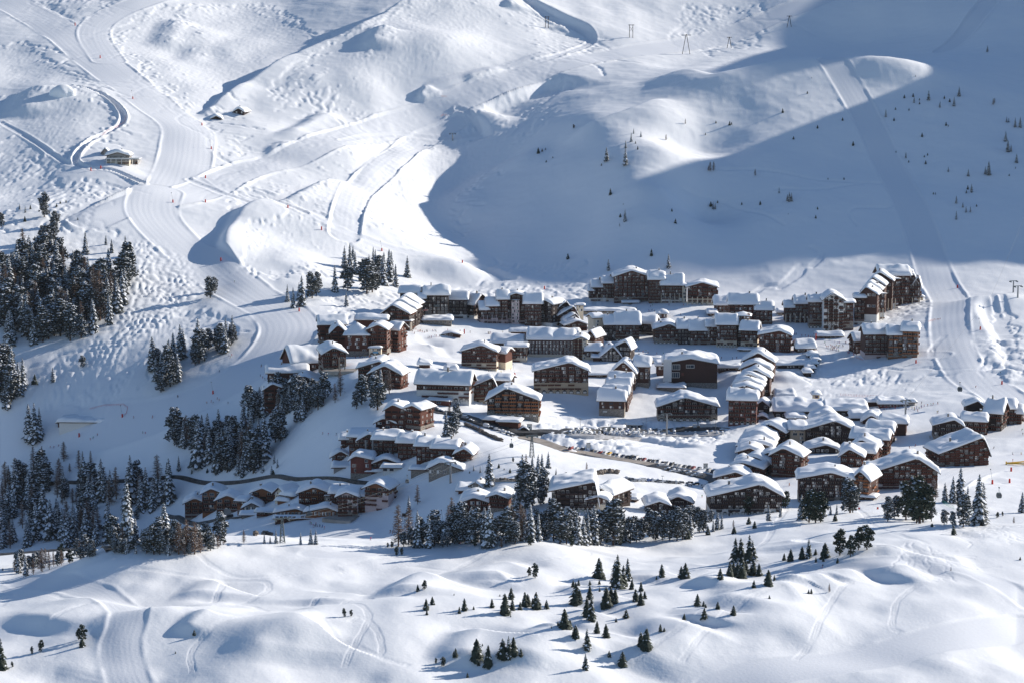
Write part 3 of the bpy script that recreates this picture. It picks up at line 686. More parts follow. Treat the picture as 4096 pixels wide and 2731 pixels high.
def block(root,R0,t,x0,x1,yb,ye,yr,kind='S',yaw=0,D=14,peak=.5,wall='red',fl=5,base=None,bh=0,bal='r',bays=0,sign=0,thick=1.5,ov=1.5,win=.62,side='',minb=0,arch=0,chim=0,cur=.5,push=0,dark=0,nowin=0):
    """one volume of a building. x0,x1: ends of the front wall; yb,ye: its foot and eave; yr: top of the snow-covered roof (S) or apex of the gable (F), all in tile pixels"""
    a=math.radians(yaw); u0,vb=sp(t,x0,yb); u1,_=sp(t,x1,yb); s_=TILE[t][2]
    gx,gy,gz=hit((u0+u1)/2,vb); gy2=gy+push
    if push: gx*=gy2/gy; gz=CAMZ+(gz-CAMZ)*gy2/gy
    gy=gy2
    px=FP/gy                                   # photo pixels per metre here
    dep=(CAMZ-gz)/gy; cd=1/math.sqrt(1+dep*dep)
    Wd=(u1-u0)/px/math.cos(a)*.995
    if abs(a)>.05: Wd*=1-.5*0
    H=(yb-ye)/s_/px/cd
    rise_px=(ye-yr)/s_/px/cd
    if kind=='F': rise=max(.6,rise_px)
    elif kind=='X': rise=0
    else: # the visible roof climbs away from the eye: image height = rise + half depth seen at the view's dip
        dd=(D*peak if kind=='S' else D*.5 if kind=='H' else D); rise=max(.5,min(rise_px-thick*.4-dd*dep*.9,dd*.9))
    fl=fl or max(1,round(H/2.75)); rz=a
    c,s=math.cos(a),math.sin(a)
    O=Vector((gx,gy,gz))-Vector((c,s,0))*(Wd/2)      # front-left foot
    def L(x,y,z): return (O.x+c*x-s*y-R0[0],O.y+s*x+c*y-R0[1],O.z+z-R0[2])
    b=MB(); wm=MW[wall]; Fd=9.0; bw=MW[base] if base else wm; hb=bh if base else 0
    f=roof_h(kind,Wd,D,rise,peak)
    if base: b.box(-.12,Wd+.12,-.12,D+.1,-Fd,hb,bw)
    z0=hb if base else -Fd
    if kind=='F':
        for y in (0,D):
            P=[(0,y,z0),(Wd,y,z0),(Wd,y,H),(peak*Wd,y,H+rise-.3),(0,y,H)]; b.poly(P if y==0 else P[::-1],wm)
        b.poly([(0,D,z0),(0,0,z0),(0,0,H),(0,D,H)],wm); b.poly([(Wd,0,z0),(Wd,D,z0),(Wd,D,H),(Wd,0,H)],wm)
    elif kind=='S':
        b.poly([(0,0,z0),(Wd,0,z0),(Wd,0,H),(0,0,H)],wm); b.poly([(Wd,D,z0),(0,D,z0),(0,D,H),(Wd,D,H)],wm)
        b.poly([(0,D,z0),(0,0,z0),(0,0,H),(0,D*peak,H+rise-.3),(0,D,H)],wm); b.poly([(Wd,0,z0),(Wd,D,z0),(Wd,D,H),(Wd,D*peak,H+rise-.3),(Wd,0,H)],wm)
    else:
        b.box(0,Wd,0,D,z0,H,wm)
    wo=b.obj('wall',root); wo.location=L(0,0,0); wo.rotation_euler=(0,0,rz)
    rb=roof_slab(kind,Wd,D,rise,peak,ov).obj('roof',root); rb.location=L(0,0,H+.0); rb.rotation_euler=(0,0,rz)
    seed=rnd.random()*50
    so_=link(bpy.data.objects.new('roof_snow',snow_mesh(kind,Wd,D,rise,peak,ov*1.08,thick,seed)),rb); so_.location=(0,0,.02)
    if nowin: return O,Wd,H,rise,c,s,px
    # front openings
    fh=H/fl if kind!='F' else (H+ (rise*.0))/fl
    bays=bays or max(1,int(Wd/4.1)); bw_=Wd/bays
    top=fl+(int((rise-1.2)/fh) if kind=='F' else 0)
    for k in range(top):
        z=k*fh+.35*fh*.5
        for i in range(bays):
            x=(i+.5)*bw_
            if k>=fl:
                if (z+1.9)>H+f(x,0)-.5: continue
            if arch and k==0:
                aw=min(bw_*.72,3.2); inst('arch',arch_mesh(aw,min(fh*.95,2.9)),root,L(x,0,.02),rz); NB[1]+=1; continue
            h=min(2.0,fh*.72); w=min(bw_*.62,2.8)
            st=('b' if rnd.random()<dark else 'w')+('c' if rnd.random()<cur else '')
            if w>2.3 and rnd.random()<.35: w=1.9
            if rnd.random()<win+.3: inst('window',window_mesh(w,h,st),root,L(x+rnd.uniform(-.15,.15)*bw_,0,z+.35),rz); NB[0]+=1
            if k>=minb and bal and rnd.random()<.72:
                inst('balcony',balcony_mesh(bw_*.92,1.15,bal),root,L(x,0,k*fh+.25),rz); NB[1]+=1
    # side openings on the visible side
    sd=side or ('l' if yaw>6 else 'r' if yaw<-6 else '')
    if sd:
        nb=max(1,int(D/4.5))
        for k in range(fl):
            for i in range(nb):
                y=(i+.5)*D/nb; z=k*fh+.3*fh
                if sd=='r': p=L(Wd,y,z); rr=rz+math.pi/2
                else: p=L(0,y,z); rr=rz-math.pi/2
                if rnd.random()<.6: inst('window',window_mesh(1.1,min(1.5,fh*.55),'w' if rnd.random()<.7 else 'wc'),root,p,rr)
                if bal and rnd.random()<.35 and k>=minb:
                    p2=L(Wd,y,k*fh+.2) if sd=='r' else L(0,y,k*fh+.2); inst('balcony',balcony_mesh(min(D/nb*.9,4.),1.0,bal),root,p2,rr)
    chim=chim or (1 if rnd.random()<.6 and kind in 'FS' else 0)
    for q in range(chim):
        cb=MB(); xx=Wd*rnd.uniform(.25,.75); yy=D*.45; zz=H+f(xx,yy)
        q_=rnd.uniform(.35,.6); cb.box(-q_,q_,-q_,q_,-1,thick*1.2+.9,MW['stone']); cb.box(-q_*1.3,q_*1.3,-q_*1.3,q_*1.3,thick*1.2+.9,thick*1.2+1.25,M_RSNOW)
        inst('chimney',cb.mesh('chimney'),rb,(xx,yy,f(xx,yy)),0)
    return O,Wd,H,rise,c,s,px
ROOTS=[]
def building(name,label,cat,t,x,y,blocks,group=None):
    p=hit(*sp(t,x,y)); root=empty(name,p); tag(root,label,cat,group); ROOTS.append(root)
    for b in blocks:
        d=dict(b[7]) if len(b)>7 else {}
        tt=d.pop('t',t)
        block(root,p,tt,*b[:7],**d)
    return root
# ---------- the village, row by row. block: (x0,x1,foot,eave,ridge,kind,yaw,options)
B_=building
B_('apartment_block','long chalet hotel with one sweeping snow roof and lit gable above the bare larches','chalet hotel','A',780,1130,[
 (400,690,1150,1045,885,'S',22,dict(D=24,wall='red',fl=3,bal='r',win=.4,thick=2.2,side='r')),
 (690,905,1132,965,912,'F',12,dict(D=26,wall='red',fl=5,bays=3,peak=.45,bal='r',base='stone',bh=3,arch=1,thick=1.8)),
 (165,540,1265,1140,1068,'S',6,dict(D=15,wall='red',fl=4,bays=6,chim=1,win=.3)),
 (375,650,1310,1235,1178,'F',-4,dict(D=15,peak=.5,wall='red',fl=2,bays=3,win=.3)),
 (135,330,1500,1300,1250,'F',8,dict(D=16,peak=.4,wall='red',fl=5,bays=2,win=.3,side='r'))])
B_('apartment_block','large red timber hotel with seven storeys, clustered snow roofs and a cream arched porch','hotel','A',1000,1000,[
 (655,905,880,690,600,'S',8,dict(D=18,wall='red',fl=6,bays=5,win=.4,base='stone',bh=2.5)),
 (765,900,950,765,700,'F',5,dict(D=18,wall='red',fl=6,bays=2,win=.35)),
 (895,1115,1000,800,690,'H',0,dict(D=18,wall='red',fl=6,bays=3,bal='',win=.4,base='stone',bh=4)),
 (1110,1290,985,740,700,'F',-6,dict(D=20,wall='red',fl=8,bays=2,peak=.55,win=.4,base='stone',bh=4,side='r')),
 (1285,1400,955,740,665,'S',-22,dict(D=14,wall='red',fl=7,bays=2,win=.5)),
 (1000,1290,850,650,605,'S',0,dict(D=12,wall='red',fl=6,nowin=1)),
 (1118,1235,1000,918,902,'S',-3,dict(D=5,wall='cream',fl=2,bays=2,arch=1,bal='',thick=.8,ov=.6))])
B_('apartment_block','near-black timber block with a tall flat-topped centre and stepped roofs falling to the left','apartment block','A',1750,640,[
 (1640,1868,640,412,330,'S',0,dict(D=14,wall='dark',fl=7,bays=6,base='white',bh=3,bal='d',win=.7,minb=3,thick=2.2)),
 (1590,1642,635,450,400,'S',0,dict(D=12,wall='dark',fl=6,bays=1,bal='',win=.7)),
 (1868,2040,640,455,375,'S',-3,dict(D=14,wall='dark',fl=6,bays=5,base='white',bh=3,bal='d',win=.7)),
 (2015,2110,638,500,395,'S',-38,dict(D=17,wall='brown',fl=5,bays=2,base='white',bh=3,bal='d',win=.6,side='r')),
 (1410,1595,600,395,330,'S',-10,dict(D=13,wall='dark',fl=6,nowin=1,thick=1.2)),
 (1380,1590,660,500,425,'F',-14,dict(D=13,peak=.35,wall='dark',fl=5,bays=3,bal='d')),
 (1310,1560,700,545,472,'F',-14,dict(D=13,peak=.35,wall='dark',fl=5,bays=3,bal='d')),
 (1245,1500,745,590,515,'F',-14,dict(D=15,peak=.38,wall='dark',fl=5,bays=4,bal='r',side='r')),
 (1380,1510,755,665,650,'X',-14,dict(D=5,wall='stone',fl=3,bays=3,bal='',thick=.8))])
B_('pool_pavilion','low flat pavilion with a glazed front before the near-black block','pavilion','A',1760,705,[
 (1625,1895,705,662,640,'X',0,dict(D=16,wall='stone',fl=1,bays=7,bal='',win=1,thick=2.0,cur=.1))])
B_('apartment_block','brown block with a pale stair tower and pink ground floor','apartment block','B',600,690,[
 (290,355,685,550,470,'S',12,dict(D=13,wall='brown',fl=4,bays=2,base='pink',bh=4,bal='r')),
 (350,450,688,515,440,'S',6,dict(D=13,wall='brown',fl=5,bays=3,base='pink',bh=4,bal='r')),
 (450,545,690,450,370,'S',2,dict(D=13,wall='brown',fl=7,bays=3,base='pink',bh=4,bal='r',win=.8)),
 (540,705,692,432,405,'F',0,dict(D=18,wall='brown',fl=8,bays=4,bal='r',base='pink',bh=4)),
 (578,652,694,470,462,'X',0,dict(D=3,wall='pink',fl=7,bays=2,bal='',win=1,thick=.2,ov=.1,dark=.6,push=-3)),
 (700,860,715,490,370,'S',-3,dict(D=15,wall='brown',fl=7,bays=5,bal='r',win=.8)),
 (850,960,718,500,470,'F',-35,dict(D=17,wall='dark',fl=6,bays=2,bal='d',side='r',base='white',bh=3))])
B_('apartment_block','terrace of four leaning snow roofs stepping down beside a cream stair tower','apartment block','B',1100,705,[
 (975,1140,700,560,480,'F',22,dict(D=17,peak=.7,wall='dark',fl=5,bays=3,bal='r')),
 (1020,1200,712,605,530,'F',22,dict(D=16,peak=.8,wall='dark',fl=4,bays=3,bal='r')),
 (1190,1255,690,520,500,'X',0,dict(D=7,wall='cream',fl=5,bays=1,bal='',win=.4,thick=1.4)),
 (1070,1220,725,655,598,'F',20,dict(D=13,peak=.7,wall='brown',fl=3,bays=3,bal='r')),
 (1085,1290,760,700,665,'F',14,dict(D=13,peak=.55,wall='brown',fl=2,bays=4,bal='r'))])
B_('apartment_block','highest long brown hotel under the shaded slope with a broad nine-storey gable','hotel','B',1700,500,[
 (1305,1345,480,378,330,'S',0,dict(D=13,wall='brown',fl=4,bays=2,bal='r',base='white',bh=3)),
 (1340,1440,480,340,275,'S',0,dict(D=13,wall='brown',fl=5,bays=4,bal='r',base='white',bh=3)),
 (1438,1545,485,305,245,'S',0,dict(D=14,wall='brown',fl=6,bays=4,bal='r',base='white',bh=3,win=.8)),
 (1542,1872,500,248,192,'F',0,dict(D=20,wall='red',fl=8,bays=8,bal='r',base='stone',bh=5,win=.8,thick=2)),
 (1870,2010,502,268,190,'S',0,dict(D=15,wall='red',fl=8,bays=5,bal='r',base='stone',bh=3,win=.9)),
 (1990,2185,498,318,215,'S',-4,dict(D=17,wall='brown',fl=6,bays=6,bal='r',base='white',bh=4,win=.9)),
 (2185,2225,498,335,300,'X',0,dict(D=10,wall='cream',fl=5,bays=1,bal='',win=.6)),
 (585,865,515,345,305,'F',-4,dict(t='C',D=18,wall='red',fl=6,bays=6,bal='r',base='cream',bh=5,arch=1,side='r')),
 (1715,1850,215,140,112,'X',0,dict(D=8,wall='brown',nowin=1,thick=1.6,push=14)),
 (1630,1772,515,490,472,'S',0,dict(D=6,wall='stone',fl=1,bays=3,bal='',thick=.6))])
B_('snow_gallery','low covered gallery under a long flat bank of snow below the highest hotel','gallery','B',1500,600,[
 (1255,1740,600,575,545,'X',-2,dict(D=10,wall='beige',fl=1,bays=10,bal='',thick=1.6))])
B_('chalet','honey-brown chalet with dormers behind the pyramid turret','chalet','C',1100,690,[
 (848,985,600,508,432,'S',0,dict(D=14,wall='red',fl=3,bays=4,bal='r',base='stone',bh=2,thick=2)),
 (980,1245,690,500,408,'S',-2,dict(D=16,wall='red',fl=5,bays=6,bal='r',chim=1,thick=2)),
 (1230,1385,697,555,478,'S',-4,dict(D=15,wall='red',fl=4,bays=4,bal='r',chim=1,thick=2,base='stone',bh=2)),
 (785,860,625,600,560,'A',0,dict(D=9,wall='red',fl=1,bays=2,bal='')),
 (945,985,508,490,470,'F',0,dict(D=5,wall='red',nowin=1,thick=.5,push=-1)),(1120,1165,500,490,468,'F',0,dict(D=5,wall='red',nowin=1,thick=.5)),(1250,1290,555,538,520,'F',0,dict(D=5,wall='red',nowin=1,thick=.5))])
B_('apartment_block','curved dark block with a cream end tower and stone arches below the snow gallery','apartment block','B',1650,850,[
 (1345,1440,850,630,595,'S',25,dict(D=9,wall='cream',fl=7,bays=1,bal='',win=.4)),
 (1308,1350,740,635,600,'X',0,dict(D=7,wall='dark',fl=4,bays=1,bal='')),
 (1460,1560,855,690,605,'S',8,dict(D=15,wall='dark',fl=6,bays=3,bal='d')),
 (1555,1780,855,688,575,'S',-2,dict(D=17,wall='dark',fl=6,bays=7,bal='r',base='stone',bh=5,arch=1,win=.9,thick=2.2)),
 (1775,1925,800,685,610,'S',-14,dict(D=15,wall='dark',fl=4,bays=4,bal='d',base='stone',bh=2,win=.8,thick=2.2))])
B_('hut','small wooden lift hut with a snow cap at the end of the gallery','hut','B',2000,640,[
 (1955,2040,642,600,565,'H',0,dict(D=8,wall='red',fl=1,bays=2,bal='',thick=1.8))])
B_('apartment_block','long dark chalet row with snow-draped wings and a pyramid-roofed turret','apartment block','C',700,890,[
 (275,505,880,738,692,'F',0,dict(D=22,peak=.62,wall='brown',fl=5,bays=6,bal='r',base='stone',bh=4,arch=1,win=.9)),
 (500,620,888,730,650,'S',0,dict(D=16,wall='dark',fl=5,bays=4,bal='d',win=.8,thick=2.2)),
 (615,775,890,742,640,'S',0,dict(D=16,wall='brown',fl=5,bays=5,bal='r',win=.9,base='stone',bh=3)),
 (770,862,888,710,645,'S',0,dict(D=14,wall='brown',fl=6,bays=3,bal='r',win=.9,base='stone',bh=3)),
 (862,1050,915,688,592,'S',-3,dict(D=16,wall='brown',fl=7,bays=6,bal='r',base='cream',bh=6,arch=1,win=.8)),
 (1045,1165,900,618,572,'H',-8,dict(D=11,wall='brown',fl=8,bays=2,bal='',win=.3,thick=.7)),
 (1090,1240,922,742,655,'S',-12,dict(D=15,wall='brown',fl=6,bays=4,bal='r',base='cream',bh=6,arch=1)),
 (1262,1555,958,795,755,'F',-8,dict(D=20,peak=.65,wall='red',fl=6,bays=6,bal='r',win=.8,side='r',thick=2)),
 (1075,1245,950,935,915,'X',-8,dict(D=7,wall='stone',nowin=1,thick=1.0))])
B_('apartment_block','block with a white timber-framed gable lattice and stone-pillared wing','apartment block','E',500,765,[
 (42,108,615,590,545,'X',0,dict(D=12,wall='cream',fl=1,bays=1,bal='',thick=1.6)),
 (105,205,680,532,470,'S',0,dict(D=13,wall='brown',fl=5,bays=3,bal='r',win=.9)),
 (198,335,685,495,420,'S',0,dict(D=14,wall='brown',fl=6,bays=4,bal='r',win=.9)),
 (330,465,735,478,412,'S',-2,dict(D=14,wall='brown',fl=8,bays=4,bal='r',base='stone',bh=7,arch=1,win=.9)),
 (462,650,768,462,408,'F',-2,dict(D=22,peak=.45,wall='white',fl=10,bays=4,bal='r',win=.5,minb=0)),
 (642,745,755,492,462,'S',-3,dict(D=15,wall='brown',fl=9,bays=3,bal='r',base='stone',bh=7,win=.9)),
 (755,848,700,442,400,'S',-6,dict(D=13,wall='dark',fl=8,bays=3,bal='r',win=.5,base='white',bh=4))])
B_('apartment_block','tall brown tower block climbing in six snow-capped steps to the right','apartment block','E',1200,500,[
 (805,962,690,408,345,'F',-16,dict(D=16,peak=.35,wall='brown',fl=8,bays=3,bal='',win=.15,base='white',bh=7,side='r')),
 (835,995,640,362,300,'F',-16,dict(D=14,peak=.35,wall='brown',fl=9,bays=3,bal='',win=.1)),
 (865,1030,610,320,255,'F',-16,dict(D=14,peak=.35,wall='brown',fl=9,bays=3,bal='',win=.1)),
 (905,1105,580,278,205,'F',-14,dict(D=14,peak=.4,wall='brown',fl=9,bays=3,bal='',win=.1)),
 (915,1040,650,410,395,'X',20,dict(D=10,wall='brown',fl=8,bays=3,bal='r',base='white',bh=6,win=.7,thick=.4,push=-2)),
 (1030,1170,560,270,245,'X',18,dict(D=12,wall='brown',fl=10,bays=4,bal='r',base='white',bh=6,win=.7,thick=.4)),
 (985,1275,530,232,140,'S',4,dict(D=20,wall='brown',fl=10,bays=7,bal='r',win=.8,thick=2.5)),
 (1160,1290,495,222,175,'S',-3,dict(D=12,wall='brown',fl=9,bays=4,bal='r',win=.9,base='white',bh=3,push=-3)),
 (1270,1325,495,262,225,'F',-8,dict(D=9,peak=.7,wall='brown',fl=8,bays=2,bal='r',win=.9)),
 (1318,1372,490,302,245,'F',-12,dict(D=9,peak=.7,wall='brown',fl=7,bays=2,bal='r',win=.9,base='white',bh=3)),
 (1365,1402,475,440,418,'X',0,dict(D=6,wall='cream',nowin=1,thick=1)),
 (1040,1215,215,165,120,'X',0,dict(D=8,wall='brown',nowin=1,thick=2,push=18))])
B_('apartment_block','brown block with bright orange balconies round its right-hand corner','apartment block','E',1050,1015,[
 (760,885,965,842,765,'S',12,dict(D=13,wall='brown',fl=4,bays=4,bal='r',win=.8)),
 (850,1075,1015,778,690,'S',4,dict(D=16,wall='brown',fl=7,bays=6,bal='r',win=.95,base='pink',bh=4,thick=2.2)),
 (1070,1215,1018,785,700,'S',-2,dict(D=15,wall='brown',fl=7,bays=3,bal='o',win=.6,base='stone',bh=4,thick=2)),
 (1205,1345,1010,752,672,'S',-12,dict(D=17,wall='brown',fl=8,bays=3,bal='o',win=.6,base='stone',bh=3,thick=2.4))])
B_('hotel','grey-brown gabled hotel with white lower floors left of the long flat-fronted hotel','hotel','B',300,1110,[
 (105,440,1112,948,888,'F',-6,dict(D=14,peak=.58,wall='brown',fl=6,bays=7,bal='r',base='cream',bh=5,win=.7,side='r',thick=2)),
 (440,522,1118,960,905,'S',-22,dict(D=13,wall='red',fl=1,nowin=1,base='cream',bh=5)),
 (525,722,1050,905,872,'S',-3,dict(D=12,wall='dark',fl=5,bays=6,bal='r',base='cream',bh=3,win=.6)),
 (395,690,980,865,790,'S',-4,dict(D=17,wall='dark',nowin=1,chim=1,thick=2.2)),
 (570,730,860,765,735,'S',0,dict(D=10,wall='brown',nowin=1,thick=1.5))])
B_('hotel','long seven-storey dark hotel with a second snow roof on top and a cream corner gable','hotel','B',950,1005,[
 (722,835,990,858,835,'X',0,dict(D=8,wall='brown',fl=4,bays=2,bal='',win=.9)),
 (732,1165,1005,832,735,'S',-3,dict(D=18,wall='brown',fl=6,bays=13,bal='',win=.95,base='cream',bh=2,thick=2.4)),
 (1165,1285,1030,838,815,'F',-5,dict(D=17,peak=.6,wall='cream',fl=7,bays=3,bal='r',win=.8,side='r')),
 (1290,1358,975,800,750,'F',-26,dict(D=17,wall='brown',fl=6,bays=1,bal='',win=.3)),
 (950,1210,850,785,715,'X',-3,dict(D=11,wall='dark',nowin=1,thick=2.8,push=12))])
B_('chapel_hall','small hall with three glazed timber-framed gables among the hotels','hall','B',1550,1045,[
 (1425,1600,1048,985,900,'F',6,dict(D=14,peak=.6,wall='dark',fl=2,bays=5,bal='',win=1,thick=1.8,cur=.1)),
 (1560,1690,1040,905,850,'F',-18,dict(D=14,peak=.75,wall='dark',fl=3,bays=4,bal='',win=1,thick=1.8,cur=.1)),
 (1280,1415,1030,935,870,'S',-3,dict(D=12,wall='brown',fl=3,bays=4,bal='',base='cream',bh=2,win=.5)),
 (1345,1412,1045,1005,985,'S',0,dict(D=6,wall='brown',nowin=1))])
B_('apartment_block','wide cream and brown apartment house with stone arches, alone in the village centre','apartment house','B',1040,1345,[
 (785,1305,1345,1130,1050,'F',0,dict(D=18,peak=.66,wall='brown',fl=6,bays=8,bal='r',base='beige',bh=7.5,arch=1,win=.8,thick=2.2))])
B_('hotel','white-walled hotel with three pointed dormers in its deep snow roof','hotel','A',1800,1420,[
 (1560,2068,1418,1245,1120,'S',-10,dict(D=18,wall='brown',fl=5,bays=10,bal='r',base='white',bh=7,arch=1,win=.8,side='r',thick=2.2)),
 (1718,1765,1235,1222,1188,'F',-10,dict(D=7,wall='red',nowin=1,thick=.6,push=-2)),(1828,1876,1250,1238,1198,'F',-10,dict(D=7,wall='red',nowin=1,thick=.6,push=-2)),
 (1905,1950,1262,1250,1230,'F',-10,dict(D=6,wall='red',nowin=1,thick=.6,push=-2)),
 (1673,1880,1455,1410,1395,'A',-12,dict(D=4,wall='brick',fl=1,bays=3,bal='',thick=.8))])
B_('apartment_block','dark asymmetric gable behind the front apartment house with orange rails','apartment block','B',320,1430,[
 (200,440,1440,1275,1192,'F',4,dict(D=16,peak=.85,wall='dark',fl=5,bays=6,bal='r',base='beige',bh=4,arch=1,win=.9)),
 (430,560,1400,1215,1160,'S',-14,dict(D=14,wall='dark',nowin=1))])
B_('apartment_block','dark apartment house with rows of orange balconies and a steep snow gable by the road','apartment house','B',600,1560,[
 (345,835,1562,1400,1290,'F',-4,dict(D=16,peak=.38,wall='dark',fl=5,bays=7,bal='o',base='stone',bh=3.5,arch=1,win=.95,side='r',thick=2))])
B_('apartment_block','broad red-brown chalet with two stacked snow gables beside the bare road','chalet','A',1200,1270,[
 (1015,1290,1230,1105,1035,'F',-8,dict(D=16,peak=.8,wall='brown',fl=4,bays=5,bal='r',win=.3,thick=2)),
 (1120,1425,1290,1158,1082,'F',-14,dict(D=16,peak=.5,wall='red',fl=4,bays=5,bal='r',win=.4,side='r',thick=2.2))])
B_('chalet','red chalet with a double gable roof right above the long dormered hotel','chalet','G',200,400,[
 (92,285,400,200,152,'F',-6,dict(D=14,peak=.4,wall='red',fl=4,bays=3,bal='r',win=.4,thick=2)),
 (290,432,400,190,160,'F',-30,dict(D=15,wall='red',fl=4,bays=2,bal='r',win=.4,base='stone',bh=3))])
B_('chalet','small red chalet just above the left end of the long dormered hotel','chalet','G',90,400,[
 (5,200,412,325,278,'F',-12,dict(D=13,peak=.42,wall='red',fl=3,bays=3,bal='r',win=.4,side='r',thick=2))])
DORM=[]
B_('hotel','very long red timber hotel with a row of gabled dormers above the lower road','hotel','F',2350,640,[
 (1795,1880,560,480,430,'S',4,dict(t='F',D=14,wall='red',fl=3,bays=2,bal='r',thick=2)),
 (1870,2105,602,455,385,'S',-8,dict(t='F',D=17,wall='red',fl=4,bays=5,bal='r',win=.8,thick=2.2)),
 (2100,2335,636,480,408,'S',-8,dict(t='F',D=17,wall='red',fl=4,bays=5,bal='r',win=.8,thick=2.2)),
 (214,392,668,508,430,'S',-8,dict(t='G',D=17,wall='red',fl=4,bays=4,bal='r',win=.8,thick=2.2)),
 (388,560,694,538,456,'S',-8,dict(t='G',D=17,wall='red',fl=4,bays=4,bal='r',win=.8,thick=2.2)),
 (540,770,690,560,480,'S',-9,dict(t='G',D=17,wall='red',fl=4,bays=5,bal='r',win=.7,thick=2.2)),
 (755,905,690,610,565,'F',-10,dict(t='G',D=15,peak=.6,wall='red',fl=3,bays=3,bal='r',side='r')),
 (1960,2170,600,485,425,'F',-4,dict(t='F',D=10,wall='red',fl=3,bays=4,bal='r',thick=1.6,push=-2))]+
 [(a,b,c,d,e,'F',-7,dict(t='G',D=6,wall='red',fl=1,bays=1,bal='',thick=1.0,push=-1)) for a,b,c,d,e in [(120,195,555,525,490),(255,335,565,540,502),(365,520,600,540,500),(690,765,615,590,552)]])
B_('hotel_annex','low snow-capped annexes and a stone lift tower at the foot of the long dormered hotel','annex','F',1960,850,[
 (1710,1880,680,640,590,'F',2,dict(t='F',D=8,wall='red',fl=1,bays=4,bal='r',thick=1.6)),
 (1725,1882,765,745,700,'A',3,dict(t='F',D=9,wall='grey',fl=1,nowin=1,thick=1.6)),
 (1885,2085,850,665,632,'F',-4,dict(t='F',D=15,peak=.25,wall='brick',fl=4,bays=2,bal='',base='stone',bh=3,win=.2,thick=1.8)),
 (2095,2345,760,705,655,'F',-3,dict(t='F',D=9,wall='brown',fl=1,bays=6,bal='r',thick=1.6)),
 (2045,2180,805,785,735,'H',0,dict(t='F',D=9,wall='red',nowin=1,thick=1.6)),
 (70,255,795,748,700,'X',-5,dict(t='G',D=6,wall='white',fl=1,bays=3,bal='',thick=1.6,dark=1)),
 (335,530,810,765,745,'X',-6,dict(t='G',D=8,wall='stone',fl=1,nowin=1,thick=1.4)),
 (500,815,825,755,690,'F',-10,dict(t='G',D=9,peak=.4,wall='stone',fl=1,bays=5,bal='',win=1,thick=2.2,side='r'))])
B_('chalet','three-gabled honey timber chalet at the left end of the lower row','chalet','F',560,1210,[
 (328,520,1215,1075,1030,'F',3,dict(D=13,peak=.5,wall='orange',fl=4,bays=3,bal='r',thick=2,base='grey',bh=3)),
 (490,690,1170,985,940,'F',0,dict(D=15,peak=.45,wall='orange',fl=5,bays=3,bal='r',thick=1.5)),
 (625,835,1195,1050,1000,'F',-4,dict(D=13,peak=.55,wall='orange',fl=4,bays=3,bal='r',thick=1.8,base='grey',bh=4)),
 (820,900,1190,1055,1010,'S',-16,dict(D=12,wall='orange',fl=3,bays=2,bal='r',thick=1.6))])
B_('chalet','chalet with a steep snow-laden roof whose white right-hand gable catches the sun','chalet','F',1080,1090,[
 (958,1170,1095,980,935,'F',-14,dict(D=13,peak=.48,wall='orange',fl=3,bays=3,bal='r',side='',thick=1.5)),
 (1170,1285,1075,985,925,'F',-42,dict(D=12,peak=.5,wall='cream',fl=3,bays=2,bal='',thick=1.5)),
 (1240,1350,1060,1010,950,'A',-30,dict(D=9,wall='orange',nowin=1,thick=2.2)),
 (1195,1300,1085,1060,1020,'H',-20,dict(D=8,wall='orange',nowin=1,thick=2)),
 (880,1040,1160,1115,1075,'F',0,dict(D=12,wall='stone',fl=1,bays=3,bal='',thick=1.5)),
 (860,1015,1210,1192,1160,'A',0,dict(D=7,wall='stone',nowin=1,thick=1.4)),
 (1000,1190,1205,1160,1145,'X',-3,dict(D=8,wall='grey',fl=1,bays=5,bal='r',thick=.6))])
B_('restaurant','low terrace restaurant with two wide snow gables at the foot of the lower row','restaurant','F',1450,1215,[
 (1180,1470,1212,1165,1130,'F',0,dict(D=8,peak=.68,wall='orange',fl=1,bays=8,bal='',thick=1.5,win=1)),
 (1465,1780,1212,1160,1118,'F',-3,dict(D=8,peak=.66,wall='orange',fl=1,bays=9,bal='',thick=1.5,win=1)),
 (1170,1580,1245,1222,1215,'X',0,dict(D=7,wall='brown',fl=1,bays=10,bal='r',thick=.25))])
B_('apartment_block','chalet apartment block with grey stone corner towers and a chimneyed double roof','apartment block','F',1560,1115,[
 (1395,1700,1118,982,925,'F',-2,dict(D=15,peak=.5,wall='orange',fl=5,bays=5,bal='r',base='stone',bh=1.5,thick=1.8,chim=1)),
 (1408,1472,1120,1010,1005,'X',-2,dict(D=2,wall='stone',fl=4,bays=1,bal='',thick=.15,ov=.1,push=-2)),
 (1640,1695,1120,1010,1005,'X',-2,dict(D=2,wall='stone',fl=4,bays=1,bal='',thick=.15,ov=.1,push=-2)),
 (1700,1850,1150,985,930,'S',-2,dict(D=14,wall='orange',fl=5,bays=3,bal='r',thick=2)),
 (1765,1955,1212,1010,972,'F',-4,dict(D=13,peak=.45,wall='pink',fl=6,bays=4,bal='r',thick=2,base='stone',bh=3)),
 (1955,2030,1170,1010,960,'S',-6,dict(D=14,wall='orange',fl=5,bays=2,bal='r'))])
B_('apartment_block','five-storey cream and timber chalet closing the lower row on the right','apartment block','F',2130,1150,[
 (2020,2245,1150,935,885,'F',-16,dict(D=15,peak=.5,wall='orange',fl=5,bays=4,bal='r',base='pink',bh=9,side='r',thick=1.5))])
B_('chalet','pair of dark red chalets standing among the trees below the road','chalet','G',980,1190,[
 (820,1070,1190,1065,1022,'F',-4,dict(D=15,peak=.45,wall='red',fl=3,bays=4,bal='r',win=.7,thick=2,ov=2)),
 (1075,1235,1162,1018,990,'F',-18,dict(D=13,peak=.5,wall='red',fl=4,bays=2,bal='r',win=.7,base='stone',bh=3,side='r',ov=1.8))])
